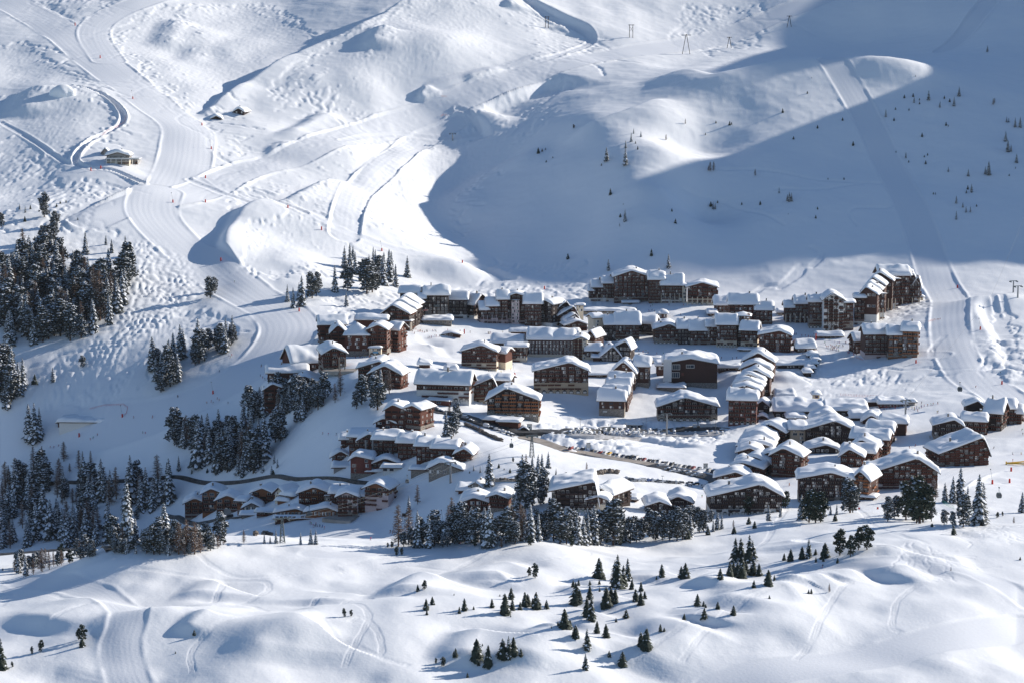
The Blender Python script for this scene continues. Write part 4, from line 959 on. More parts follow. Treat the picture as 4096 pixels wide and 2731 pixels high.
B_('hut','tiny stone hut with a snow cap above the pair of dark red chalets','hut','G',950,950,[
 (905,1005,952,912,875,'F',-28,dict(D=7,wall='stone',fl=1,bays=2,bal='',thick=1.2))])
B_('hut','low red shed drowned in snow above the pair of dark red chalets','shed','G',840,975,[
 (782,905,980,962,900,'A',-5,dict(D=9,wall='red',nowin=1,thick=2))])
B_('apartment_block','near-black wedge-shaped block under one huge curved snow roof, small chalet in front','apartment block','G',1850,1165,[
 (1655,2090,1165,960,872,'F',-3,dict(D=22,peak=.96,wall='dark',fl=5,bays=10,bal='d',base='white',bh=3,arch=1,win=.4,thick=2.6)),
 (180,345,1110,985,940,'F',-32,dict(t='H',D=20,peak=.5,wall='dark',fl=4,bays=3,bal='d',side='r',thick=2.8)),
 (2000,2190,1165,1045,1015,'F',-8,dict(t='G',D=8,peak=.55,wall='brown',fl=3,bays=3,bal='',base='cream',bh=4,thick=2,win=.7,push=-4)),
 (455,575,1065,1045,1020,'X',-12,dict(t='H',D=7,wall='brown',nowin=1,thick=1.6))])
B_('chalet','dark chalet with two low gables right behind the tree belt','chalet','H',880,1175,[
 (680,880,1178,1095,1062,'F',4,dict(D=14,peak=.55,wall='dark',fl=3,bays=4,bal='d',win=.8,thick=2.2)),
 (865,1095,1160,1065,1015,'F',-8,dict(D=16,peak=.45,wall='dark',fl=3,bays=4,bal='d',win=.8,thick=2.6,side='r'))])
B_('apartment_block','broad dark block with one sweeping snow gable and white arches at the tree belt','apartment block','H',1600,1185,[
 (1258,1955,1190,1010,898,'F',2,dict(D=18,peak=.7,wall='dark',fl=6,bays=12,bal='d',base='white',bh=3,arch=1,win=.8,thick=2.4,cur=.8))])
B_('apartment_block','stepped red-brown terrace climbing from the broad dark block up to the car park','apartment block','H',1600,840,[
 (1320,1640,935,838,785,'F',-6,dict(D=14,peak=.6,wall='brown',fl=4,bays=5,bal='r',thick=2)),
 (1465,1755,860,745,700,'F',-20,dict(D=12,peak=.4,wall='red',fl=4,bays=4,bal='r',thick=2,side='r')),
 (1520,1650,800,690,650,'F',-6,dict(D=9,peak=.5,wall='brown',nowin=1,thick=1.6)),
 (1560,1840,815,700,640,'F',-24,dict(D=13,peak=.45,wall='brown',fl=4,bays=4,bal='r',thick=2.2,side='r')),
 (1720,1950,800,660,600,'F',-20,dict(D=13,peak=.45,wall='brown',fl=5,bays=3,bal='r',thick=2,side='r')),
 (1850,2120,838,628,560,'F',-22,dict(D=15,peak=.4,wall='brown',fl=7,bays=4,bal='r',base='stone',bh=2,side='r',thick=2.2))])
B_('apartment_block','upper cascade of overlapping snow roofs at the right end of the car park','apartment block','H',1750,500,[
 (1530,1740,690,600,560,'F',-10,dict(D=13,peak=.55,wall='brown',fl=3,bays=3,bal='r',thick=2)),
 (1535,1850,640,545,500,'F',-14,dict(D=13,peak=.5,wall='brown',fl=3,bays=4,bal='',thick=2)),
 (1555,1875,600,495,430,'F',-12,dict(D=13,peak=.6,wall='brown',fl=4,bays=4,bal='',thick=2.2)),
 (1590,1885,560,450,395,'F',-10,dict(D=13,peak=.6,wall='brown',nowin=1,thick=2)),
 (1700,1965,540,400,330,'F',-26,dict(D=16,peak=.5,wall='brown',fl=5,bays=3,bal='r',side='r',thick=2.2))])
B_('apartment_block','dark house with stone corner bays and a symmetrical snow gable above the car park','apartment house','H',1060,310,[
 (775,1345,312,172,85,'F',0,dict(D=17,peak=.45,wall='dark',fl=4,bays=9,bal='r',base='stone',bh=4.5,win=.9,thick=2.4,arch=1))])
B_('apartment_block','narrow brown block with a string of small snow roofs running back from the road','apartment block','B',1520,1560,[
 (1400,1640,1560,1395,1300,'S',-6,dict(D=11,wall='brown',fl=5,bays=3,bal='',base='stone',bh=5,win=.8,side='r',thick=2.2,dark=1)),
 (1440,1670,1510,1335,1265,'S',-10,dict(D=9,wall='brown',fl=6,bays=3,bal='',win=.5,side='r',thick=2)),
 (1475,1688,1450,1262,1195,'S',-10,dict(D=9,wall='brown',fl=6,bays=3,bal='',win=.5,side='r',thick=2)),
 (1495,1705,1400,1210,1140,'S',-10,dict(D=9,wall='brown',fl=6,bays=3,bal='',win=.5,side='r',thick=2)),
 (1520,1740,1330,1140,1040,'F',-10,dict(D=14,peak=.5,wall='brown',fl=6,bays=3,bal='',win=.4,thick=2)),
 (1735,1868,1285,1078,990,'S',-8,dict(D=14,wall='brown',fl=6,bays=3,bal='',win=.5,base='stone',bh=3,thick=2))])
B_('public_hall','public hall with a white panel, big square windows and a letter K','public hall','C',600,1280,[
 (360,870,1284,1060,1015,'F',-3,dict(D=24,peak=.5,wall='brown',fl=3,bays=2,bal='',win=0,thick=2.8,base='stone',bh=3)),
 (560,810,1262,1195,1190,'X',-3,dict(D=5,wall='pink',fl=2,bays=6,bal='',win=.9,thick=.4,push=-5)),
 (560,812,1190,1140,1120,'X',-3,dict(D=4,wall='brown',nowin=1,thick=1.2,push=-4)),
 (315,555,1330,1290,1262,'X',-4,dict(D=12,wall='stone',nowin=1,thick=1.8)),
 (300,362,1180,1085,1040,'A',0,dict(D=12,wall='brown',fl=2,bays=1,bal='',thick=2))])
B_('apartment_block','long cascade of eight snow roofs with a brick-red arcade at its front end','apartment block','C',1120,1560,[
 (970,1235,1640,1395,1305,'S',-8,dict(D=15,wall='brick',fl=7,bays=5,bal='r',win=.7,side='r',thick=2.4,dark=.3,arch=1)),
 (1008,1262,1500,1308,1262,'F',-12,dict(D=10,peak=.5,wall='brown',fl=5,nowin=1,side='r',thick=2)),
 (1020,1288,1450,1265,1210,'F',-12,dict(D=10,peak=.45,wall='brown',fl=5,bays=3,bal='',side='r',thick=2)),
 (1045,1302,1400,1218,1155,'F',-12,dict(D=10,peak=.45,wall='brown',fl=6,bays=3,bal='',side='r',thick=2)),
 (1088,1358,1370,1185,1115,'F',-12,dict(D=12,peak=.5,wall='brown',fl=6,bays=3,bal='',side='r',thick=2)),
 (1088,1362,1290,1112,1050,'F',-12,dict(D=12,peak=.5,wall='brown',fl=5,bays=3,bal='',side='r',thick=2)),
 (1108,1395,1230,1040,960,'F',-12,dict(D=14,peak=.5,wall='brown',fl=5,bays=3,bal='',side='r',thick=2.4))])
B_('annex','small dark annex with white lettering beside the brick-red arcade','annex','C',1300,1540,[
 (1238,1345,1545,1452,1410,'F',-12,dict(D=10,wall='dark',fl=2,bays=2,bal='',win=.3,thick=2,side='r')),
 (1245,1335,1590,1568,1545,'F',-8,dict(D=6,wall='brown',nowin=1,thick=1.2))])
B_('clock_hall','wide shopping hall under one vast lumpy snow roof with a small clock tower','shopping hall','I',450,400,[
 (5,470,400,330,230,'S',-2,dict(D=24,wall='dark',fl=2,bays=8,bal='',win=.3,thick=3)),
 (480,870,385,325,240,'S',-2,dict(D=24,wall='dark',fl=2,bays=8,bal='',win=.4,thick=3)),
 (130,285,425,400,345,'A',0,dict(D=12,wall='brick',nowin=1,thick=2.2)),
 (20,190,225,205,140,'S',0,dict(D=16,wall='dark',nowin=1,thick=2.5)),
 (725,1000,420,398,345,'S',-4,dict(D=14,wall='dark',nowin=1,thick=3)),
 (370,428,260,180,150,'H',0,dict(D=6.5,wall='cream',fl=2,bays=1,bal='',nowin=1,thick=1.6))])
B_('apartment_block','beige and black block with a wide gable behind the low barn-like roof','apartment block','I',500,640,[
 (290,755,650,505,422,'F',-3,dict(D=17,peak=.6,wall='dark',fl=5,bays=8,bal='d',win=.5,thick=2.4)),
 (150,300,650,500,430,'S',2,dict(D=15,wall='beige',fl=4,bays=2,bal='',win=.4,thick=2.2)),
 (350,620,520,420,350,'F',-3,dict(D=15,peak=.6,wall='dark',nowin=1,thick=2.2))])
B_('barn','low dark barn-like hall with a wide shallow snow gable in a snowy courtyard','hall','I',450,735,[
 (300,612,732,695,650,'F',-3,dict(D=14,peak=.6,wall='dark',fl=1,bays=7,bal='',win=.4,thick=2.2))])
B_('apartment_block','red-brown cascade with scalloped snow roofs stepping up to a beige tower','apartment block','I',850,800,[
 (625,830,862,752,690,'F',-12,dict(D=12,peak=.4,wall='red',fl=4,bays=3,bal='r',side='r',thick=2.2)),
 (640,935,835,710,640,'S',-22,dict(D=12,wall='red',fl=4,bays=4,bal='r',side='r',thick=2)),
 (735,970,800,662,600,'F',-18,dict(D=13,peak=.35,wall='brown',fl=5,bays=3,bal='r',side='r',thick=2.2)),
 (730,1062,770,585,500,'S',-16,dict(D=15,wall='brown',fl=6,bays=5,bal='r',side='r',thick=2.6)),
 (880,1110,640,515,430,'S',-14,dict(D=14,wall='brown',fl=5,bays=4,bal='r',side='r',thick=2.4)),
 (1000,1238,570,440,375,'S',-12,dict(D=13,wall='brown',fl=4,nowin=1,thick=2.2)),
 (1155,1235,545,450,432,'F',-14,dict(D=8,wall='beige',fl=3,bays=1,bal='',win=.7,push=-2)),
 (835,1000,455,425,370,'F',-8,dict(D=12,wall='brown',nowin=1,thick=2.4))])
B_('apartment_block','tall brown block with a sunlit right flank directly behind the stone pines','apartment block','I',500,1180,[
 (228,738,1182,965,905,'F',-4,dict(D=16,peak=.6,wall='brown',fl=7,bays=9,bal='d',base='stone',bh=2.5,win=.9,thick=2.2,cur=.8)),
 (745,885,1168,965,890,'F',-26,dict(D=17,peak=.45,wall='brown',fl=7,bays=3,bal='o',win=.6,side='r',thick=2.4)),
 (795,935,1170,1142,1112,'X',-20,dict(D=7,wall='brown',fl=1,bays=3,bal='',thick=1.2))])
B_('apartment_block','long brown block with a wide low gable and white ground floor by the piste','apartment block','I',1250,1060,[
 (905,1545,1062,905,772,'F',2,dict(D=19,peak=.68,wall='brown',fl=6,bays=12,bal='r',base='white',bh=2.5,win=.9,thick=2.4))])
B_('apartment_block','sunlit-backed block with an upswept gable rising to the right above the piste','apartment block','I',1850,800,[
 (1540,2030,850,715,582,'F',14,dict(D=20,peak=.88,wall='brown',fl=6,bays=10,bal='r',base='stone',bh=2.5,win=.7,thick=2.4))])
B_('apartment_block','stepped dark chalets with rounded snow roofs, the furthest right above the piste','apartment block','I',1850,540,[
 (1505,1770,600,462,412,'F',-4,dict(D=15,peak=.7,wall='dark',fl=4,bays=5,bal='d',base='stone',bh=2,side='r',thick=2.2)),
 (1770,1985,560,422,350,'S',-14,dict(D=14,wall='brown',fl=4,bays=4,bal='r',side='r',thick=2.4)),
 (1985,2130,520,340,215,'S',-24,dict(D=17,wall='dark',fl=6,bays=3,bal='r',side='r',thick=2.6)),
 (1800,1960,500,280,235,'F',-4,dict(D=13,peak=.7,wall='dark',nowin=1,thick=2)),
 (2150,2255,460,302,220,'S',-14,dict(D=15,wall='brown',fl=5,bays=2,bal='r',thick=2.6)),
 (2240,2325,455,348,275,'S',-18,dict(D=13,wall='brown',fl=4,bays=2,bal='r',base='stone',bh=2,thick=2.4))])
B_('lift_station','low lift station with a flat snow roof and a queue of skiers in front','lift station','I',1120,300,[
 (990,1240,300,268,212,'X',-1,dict(D=16,wall='brick',fl=1,bays=8,bal='',win=.8,thick=2.6)),
 (890,1000,290,250,222,'X',0,dict(D=12,wall='brown',nowin=1,thick=2)),
 (1255,1325,285,250,225,'X',0,dict(D=9,wall='grey',fl=1,bays=3,bal='',win=.6,thick=1.6))])
B_('lodge','low piste-side lodge with a flat snow cap below the lattice gable','lodge','E',520,830,[
 (402,642,832,805,770,'S',-2,dict(D=11,wall='brown',fl=1,bays=6,bal='',win=.6,thick=1.8))])
B_('cabin','snow-buried ticket cabin on the village square','cabin','C',1690,955,[
 (1615,1785,958,915,850,'S',4,dict(D=14,wall='brown',fl=1,bays=4,bal='',win=.7,thick=3))])
B_('hut','little hut with a square snow cap at the bend of the covered stairway','hut','C',1770,1005,[
 (1722,1812,1008,992,955,'H',0,dict(D=8,wall='brown',nowin=1,thick=2))])
B_('snow_gallery','dark timber gallery under a deep snow bank right of the cascade of eight roofs','gallery','C',1560,1110,[
 (1408,1740,1112,1078,1045,'X',5,dict(D=9,wall='dark',fl=1,bays=12,bal='',win=.3,thick=2))])
B_('snow_gallery','timber gallery wall linking the public hall and the cascade of eight roofs','gallery','C',980,1135,[
 (880,1090,1132,1105,1075,'X',2,dict(D=9,wall='brown',fl=1,bays=8,bal='',win=.2,thick=2))])
B_('snow_gallery','covered passage between the narrow tower and the public hall','gallery','C',250,1050,[
 (120,345,1060,1035,985,'X',0,dict(D=10,wall='dark',nowin=1,thick=2))])
B_('snow_gallery','timber gallery wall right of the cream and brown apartment house','gallery','B',1400,1190,[
 (1300,1515,1195,1170,1140,'X',3,dict(D=8,wall='brown',fl=1,bays=9,bal='',win=.2,thick=1.6))])
B_('covered_stairway','covered stairway with a narrow snow roof climbing to the little square hut','stairway','C',1750,1100,[
 (1770,1825,1060,1030,1010,'X',0,dict(D=9,wall='dark',nowin=1,thick=2)),(1745,1808,1100,1068,1045,'X',0,dict(D=9,wall='dark',nowin=1,thick=2)),
 (1715,1780,1145,1110,1085,'X',0,dict(D=9,wall='dark',nowin=1,thick=2)),(1688,1750,1190,1150,1120,'X',0,dict(D=9,wall='dark',nowin=1,thick=2))])
B_('restaurant','pale mountain restaurant with a balcony on posts, alone on the left slope','mountain restaurant','R',830,1130,[
 (735,890,1130,1072,1050,'F',0,dict(D=16,peak=.5,wall='grey',fl=2,bays=4,bal='r',win=.8,thick=2.4,base='cream',bh=2.5)),
 (705,745,1070,1045,1022,'F',0,dict(D=9,wall='grey',nowin=1,thick=1.4)),
 (888,952,1130,1098,1095,'X',0,dict(D=14,wall='grey',fl=1,bays=3,bal='r',win=.6,thick=.2))])
B_('hut','alpine hut with a dark gable, the right-hand one of two buried in the slope','hut','R',1650,785,[
 (1612,1680,788,768,748,'F',-18,dict(D=13,wall='dark',fl=1,bays=2,bal='',win=.4,thick=2))])
B_('hut','alpine hut almost buried in snow, the left-hand one of two on the slope','hut','R',1490,822,[
 (1458,1522,824,816,800,'F',0,dict(D=12,wall='dark',nowin=1,thick=2.6))])
B_('cabin','round-topped snow-covered hut above the red chalet with stacked gables','cabin','A',1660,1100,[
 (1590,1690,1115,1075,1035,'H',0,dict(D=10,wall='brown',nowin=1,thick=3)),(1840,1940,1140,1125,1100,'H',0,dict(D=9,wall='brown',nowin=1,thick=2.6))])
B_('log_hut','small dark wooden stall on the ski-school meadow','stall','A',1900,810,[
 (1815,1975,815,792,775,'F',-6,dict(D=8,wall='brown',fl=1,bays=3,bal='',win=.5,thick=.8))])
B_('garage','brown curved garage with a snow roof beside the road junction','garage','G',1250,370,[
 (1035,1160,330,300,270,'X',-14,dict(D=7,wall='red',nowin=1,thick=1.6)),(1160,1350,375,318,290,'X',-10,dict(D=10,wall='red',nowin=1,thick=1.6)),
 (1370,1425,400,380,362,'F',0,dict(D=5,wall='brown',nowin=1,thick=1))])
B_('kiosk','flat-roofed concrete kiosk beside the upper car park','kiosk','H',560,390,[
 (500,625,392,345,335,'X',0,dict(D=7,wall='grey',fl=1,bays=2,bal='',win=.5,thick=.5,dark=1))])
B_('shed','small red lift shed beside the upper car park','shed','H',400,400,[
 (358,455,402,368,362,'X',0,dict(D=6,wall='brick',nowin=1,thick=.5))])
B_('pump_house','small concrete pump house half sunk in the slope','pump house','F',680,355,[
 (622,700,355,318,285,'X',-8,dict(D=7,wall='grey',nowin=1,thick=1.2))])
B_('snow_ramp_building','long flat-roofed building buried under a snow bank at the foot of the mogul field','shed','U',520,1350,[
 (400,840,1352,1338,1275,'X',-3,dict(D=14,wall='white',nowin=1,thick=2.6)),(398,445,1368,1340,1320,'X',0,dict(D=8,wall='brown',nowin=1,thick=1.4))])
print('buildings',len(ROOTS),'windows',NB,time.time()-T0)
# ---------- trees
M_NEEDLE=wallmat('spruce_needles',(.040,.052,.040),(1,1,1),.4,.7); M_NEEDLE2=wallmat('pine_needles',(.044,.058,.042),(1,1,1),.4,.7)
M_NEEDLEF=wallmat('frosted_needles',(.062,.070,.066),(1,1,1),.35,.7); M_BARK=wallmat('bark',(.07,.045,.035),(3,3,1),.3); M_TWIG=wallmat('larch_twigs',(.15,.10,.075),(1,1,1),.3); M_FROST=mat('branch_snow',(.80,.83,.88),.7,.2)
def _fan(b,z,az,r,droop,wid,m,rg,z0=0.):
    c,s=math.cos(az),math.sin(az); n=3; pts=[]
    for i in range(n+1):
        t=i/n; rr=z0+r*t; zz=z-droop*t*t*r+.10*r*math.sin(t*3.1); w=wid*(.35+.9*math.sin(min(1,t*1.15)*2.6))*(1 if i<n else .25)
        fold=-.35*w
        pts+= [(c*rr-s*w,s*rr+c*w,zz+fold),(c*rr,s*rr,zz),(c*rr+s*w,s*rr-c*w,zz+fold)]
    b.add(pts,[q for i in range(n) for q in ((3*i,3*i+3,3*i+4,3*i+1),(3*i+1,3*i+4,3*i+5,3*i+2))],m)
    return pts
def spruce_meshes(H,seed,snow,slim=.17,bushy=False):
    rg=random.Random(seed); b=MB(); z=H*.07; R=H*slim
    lean=[rg.uniform(.8,1.2) for _ in range(8)]
    while z<H*.97:
        f=1-z/H; r0=R*(f**.72)*rg.uniform(.75,1.15)+.18; nb=max(4,int(5+7*f))
        for k in range(nb):
            az=6.2832*k/nb+rg.uniform(-.4,.4)+z; r=r0*rg.uniform(.6,1.15)*lean[int((az%6.2832)/6.2832*8)%8]
            zz=z+rg.uniform(-.02,.02)*H; P=_fan(b,zz,az,r,rg.uniform(.35,.7),max(.2,r*.34),M_NEEDLEF if snow>.5 else M_NEEDLE,rg)
            if rg.random()<snow:
                c,s=math.cos(az),math.sin(az); q=[]; t0=rg.uniform(.1,.5); t1=rg.uniform(.75,1.0)
                for t in (t0,(t0+t1)/2,t1):
                    rr=r*t; zz2=zz-.52*t*t*r+.10*r*math.sin(t*3.1)+.10; w=max(.12,r*.21)*(1.1 if t<t1 else .6)
                    q+=[(c*rr-s*w,s*rr+c*w,zz2-.02),(c*rr,s*rr,zz2+.10),(c*rr+s*w,s*rr-c*w,zz2-.02)]
                b.add(q,[(0,3,4,1),(1,4,5,2),(3,6,7,4),(4,7,8,5)],M_FROST)
        z+=H*.046*rg.uniform(.8,1.2)*(.6+.6*f)
    b.bar((0,0,H*.88),(0,0,H),.16,M_NEEDLE,4)
    t=MB(); t.bar((0,0,-1.5),(0,0,H*.9),(.018*H+.05,.03),M_BARK,6)
    return t.mesh('trunk'),b.mesh('crown')
def pine_meshes(H,seed,snow):
    rg=random.Random(seed); b=MB(); t=MB(); t.bar((0,0,-1.5),(0,0,H*.85),(.022*H+.06,.06),M_BARK,6)
    lobes=[(rg.uniform(-.08,.08)*H,rg.uniform(-.08,.08)*H,H*q,H*rr) for q,rr in ((.16,.14),(.30,.175),(.44,.18),(.57,.17),(.70,.15),(.81,.125),(.91,.085))]+[(rg.uniform(-.14,.14)*H,rg.uniform(-.14,.14)*H,H*rg.uniform(.3,.75),H*.11) for _ in range(4)]
    for lx,ly,lz,lr in lobes:
        for k in range(int(26+lr/H*120)):
            u=rg.uniform(-.5,1); az=rg.uniform(0,6.28); rr=lr*rg.uniform(.65,1.08); cz=u; cr=math.sqrt(max(0,1-u*u))
            p=Vector((lx+rr*cr*math.cos(az),ly+rr*cr*math.sin(az),lz+rr*cz*.85)); s=H*.035*rg.uniform(.8,1.5)
            for q in range(4):
                d=Vector((rg.uniform(-1,1),rg.uniform(-1,1),rg.uniform(-.4,1))).normalized(); e=d.cross(Vector((rg.uniform(-1,1),rg.uniform(-1,1),.3))).normalized()*s*.42; tip=p+d*s*1.5
                b.poly([tuple(p-e),tuple(p+e),tuple(tip+e*.5),tuple(tip-e*.5)],M_NEEDLEF if snow>.5 else M_NEEDLE2)
            if cz>-.35 and rg.random()<snow:
                w=s*rg.uniform(.5,.95); h=s*.6
                b.add([tuple(p+Vector((-w,-w*.6,h))),tuple(p+Vector((w,-w*.7,h*.9))),tuple(p+Vector((w*.8,w*.7,h))),tuple(p+Vector((-w*.8,w*.8,h*.9))),tuple(p+Vector((0,0,h*1.6)))],[(0,1,4),(1,2,4),(2,3,4),(3,0,4)],M_FROST)
        t.bar((0,0,lz-lr*.6),(lx*.8,ly*.8,lz),(.05,.03),M_BARK,4)
    return t.mesh('trunk'),b.mesh('crown')
def larch_meshes(H,seed,snow=.15):
    rg=random.Random(seed); b=MB(); t=MB(); t.bar((0,0,-1.5),(0,0,H),(.018*H+.06,.05),M_TWIG,5)
    z=H*.14
    while z<H*.97:
        f=1-z/H; r0=H*.2*(f**.6)+.3
        for k in range(5):
            az=rg.uniform(0,6.28); r=r0*rg.uniform(.5,1.1); up=rg.uniform(-.25,.25); c,s=math.cos(az),math.sin(az)
            e=Vector((c*r,s*r,z+up*r)); b.bar((0,0,z),e,(.09,.04),M_TWIG,3)
            for q in range(9):
                tt=rg.uniform(.25,1); p=Vector((0,0,z)).lerp(e,tt); d=Vector((rg.uniform(-1,1),rg.uniform(-1,1),rg.uniform(-.9,.5)))*r*.28
                b.poly([tuple(p),tuple(p+d+Vector((.06,0,.07))),tuple(p+d-Vector((.06,0,.07)))],M_TWIG if rg.random()>snow else M_FROST)
        z+=H*.022*rg.uniform(.8,1.3)
    return t.mesh('trunk'),b.mesh('crown')
TM={'s':[spruce_meshes(16,i,1.05,.185) for i in range(5)],'S':[spruce_meshes(16,30+i,.35,.25) for i in range(3)],
 'y':[spruce_meshes(7,60+i,.16,.35) for i in range(4)],'p':[pine_meshes(14,90+i,.75) for i in range(3)],'P':[pine_meshes(10,120+i,.10) for i in range(2)],'l':[larch_meshes(15,150+i) for i in range(3)]}
TH={'s':16,'S':16,'y':7,'p':14,'P':10,'l':15}
TN={'s':('spruce_tree','snow-dusted spruce'),'S':('bushy_spruce','dark bushy spruce'),'y':('young_spruce','small spruce'),'p':('stone_pine','frosted stone pine'),'P':('stone_pine','dark green stone pine'),'l':('larch_tree','bare brown larch')}
TREES=[]
def trees(where,t,lst,kind='s'):
    for e in lst:
        x,y,h=e[:3]; k=e[3] if len(e)>3 else kind; u,v=sp(t,x,y)
        TREES.append((where,k,u,v,h/TILE[t][2]))
def fill(where,t,poly,n,h,kinds='sssp',sd=None,seed=1,clear=()):
    rg=random.Random(seed); xs=[p[0] for p in poly]; ys=[p[1] for p in poly]; got=[]; tries=0; sd=sd or h[0]*.16
    while len(got)<n and tries<n*60:
        tries+=1; x=rg.uniform(min(xs),max(xs)); y=rg.uniform(min(ys),max(ys))
        if not bool(inpoly(np.array([x]),np.array([y]),poly)[0]): continue
        if any(abs(x-a)<sd and abs(y-b)<sd*.6 for a,b,_,_ in got): continue
        got.append((x,y,rg.uniform(*h),rg.choice(kinds)))
    trees(where,t,got)
fill('forest at the left edge beside the mogul slope','U',[(0,500),(70,330),(180,260),(330,230),(440,300),(560,330),(600,420),(700,430),(830,300),(890,330),(890,470),(830,590),(740,690),(640,730),(560,770),(440,800),(340,810),(190,800),(110,850),(0,800)],125,(150,250),'sspspl',seed=3,sd=34)
trees('forest at the left edge beside the mogul slope','U',[(865,200,130),(770,175,85),(730,120,60),(135,215,120),(330,150,150,'p'),(370,100,130,'p'),(290,120,120,'p'),(430,320,180,'l'),(590,180,140),(690,640,330,'l'),(650,560,280,'l')])
fill('clump at the far left below the mogul slope','U',[(0,1050),(60,1000),(150,1200),(110,1290),(0,1300)],12,(180,260),'spsp',seed=4)
trees('clump at the far left below the mogul slope','U',[(160,1110,200),(20,980,150)])
trees('open slope below the moguls','U',[(570,960,75,'p'),(365,1062,95),(240,1072,60,'y'),(200,1460,230),(240,1475,250),(275,1440,190),(1450,485,135,'p'),(1480,440,90,'p')])
fill('wood between the mogul slope and the piste','U',[(1040,1020),(1060,900),(1180,900),(1250,860),(1390,850),(1420,920),(1360,980),(1250,1060),(1150,1130),(1060,1140)],26,(120,220),'spsp',seed=5,sd=26)
fill('trees at the bend of the piste','U',[(1410,840),(1500,780),(1560,770),(1640,740),(1620,800),(1530,890),(1480,860)],11,(110,180),'spsp',seed=6,sd=26)
trees('steep bank under the knoll','U',[(1980,512,110),(2020,553,130),(2080,542,190),(2060,500,110),(2150,488,165,'p'),(2180,470,150,'p'),(2307,442,165)])
trees('grove on the knoll above the village','A',[(920,385,230,'p'),(890,170,190),(940,160,200),(990,230,190),(1100,412,300,'p'),(1150,400,260,'p'),(1190,380,180,'p'),(1120,240,180),(1180,160,150),(1250,330,250),(1260,240,200),(1310,300,280),(1370,343,190),(1200,250,180,'p'),(1050,300,170,'p'),(1330,230,200),(1480,253,180),(905,527,118),(970,90,120),(1160,90,110)])
fill('long wood under the piste','F',[(150,560),(260,560),(420,700),(600,770),(680,785),(860,830),(900,770),(980,790),(1110,690),(1010,520),(890,420),(700,470),(560,560),(420,480),(300,480)],62,(180,310),'spspsl',seed=8,sd=38)
fill('wood beside the red chalet hotel','F',[(840,330),(960,240),(1090,200),(1230,100),(1400,100),(1500,150),(1650,120),(1560,200),(1440,320),(1260,280),(1060,320),(960,340)],20,(170,280),'spsp',seed=9,sd=34)
trees('wood under the piste, right end','F',[(1180,510,290,'p'),(1230,500,280,'p'),(1075,700,420),(1170,710,90),(1200,750,80),(1145,830,95),(1160,820,50,'y'),(270,775,130),(395,800,35,'y'),(540,795,40,'y'),(1060,795,110),(460,730,420),(870,840,200),(640,790,350),(975,800,380,'p')])
trees('trees around the lower left road','L',[(40,280,230,'l'),(110,280,250,'l'),(300,500,290),(350,580,260),(390,450,150),(430,585,210),(470,590,130),(515,590,230),(90,600,160),(20,620,250),(155,500,180,'l'),(650,590,210,'l'),(745,600,210),(610,350,230),(640,340,200),(700,310,270),(715,310,180),(660,375,90),(760,290,180),(800,300,210,'l'),(880,580,330),(900,320,300),(870,370,220),(970,380,210),(1050,375,190),(1165,320,280),(1085,235,230,'l'),(1120,560,190),(1130,600,230),(205,515,45,'y'),(480,115,60,'l'),(545,110,140,'l'),(625,60,90,'l'),(230,95,150,'l'),(440,40,130,'l'),(290,50,110,'l'),(430,340,100,'l'),(500,340,110,'l'),(525,330,80,'l'),(940,440,70,'p'),(20,350,160,'l'),(55,420,150,'l')])
trees('row just behind the left snow crest','L',[(1010,672,140,'p'),(1060,680,160,'p'),(1100,682,150,'p'),(1230,680,190,'l'),(1340,680,190,'l'),(1380,670,120,'l'),(1450,655,110,'p'),(1500,640,80,'l'),(1540,615,75,'l'),(1680,604,80,'l'),(1820,604,60),(1860,604,42),(1900,604,80),(2070,612,70),(2140,612,90),(2175,612,85),(790,672,90,'p'),(840,675,90,'p'),(870,673,90),(935,675,62),(1160,682,100),(1300,684,70,'p'),(420,735,100,'P'),(480,742,80,'P'),(550,715,110,'l'),(600,700,80,'p'),(640,695,70,'p'),(130,812,120),(180,832,120),(230,820,95,'l'),(290,802,140,'l'),(340,785,110,'l'),(370,765,90,'l'),(20,790,15,'y'),(1270,690,80,'l'),(100,800,70,'l')])
trees('tree belt behind the middle snow crest','G',[(220,1490,330,'l'),(320,1450,280,'l'),(400,1500,290),(440,1490,230,'p'),(510,1500,250),(600,1470,190,'p'),(680,1490,160,'p'),(720,1330,290,'l'),(690,1330,220,'l'),(760,1450,280,'p'),(800,1440,300,'p'),(850,1450,250,'p'),(905,1450,280),(970,1450,270,'p'),(1030,1460,280),(1075,1500,330),(1110,1480,200,'p'),(1150,1440,160,'l'),(1230,1460,260,'p'),(1290,1450,290,'l'),(1370,1440,300,'l'),(1400,1430,250,'l'),(1460,1440,300),(1540,1440,220),(1600,1430,130),(1680,1440,330,'p'),(1740,1460,250,'p'),(1800,1470,250,'p'),(1900,1470,240),(1960,1470,220),(2000,1470,240),(2060,1470,310),(2120,1470,260,'p'),(2200,1400,310,'p'),(2240,1480,360,'p'),(2290,1470,250,'p'),(340,1490,150,'p'),(270,1490,120,'p'),(560,1480,150,'p'),(640,1500,120,'p'),(1320,1470,180,'p'),(1190,1500,80,'l'),(1850,1490,90,'P'),(120,1500,40,'P'),(160,1500,50,'P'),(940,1490,90,'P'),(1460,1480,80,'P')])
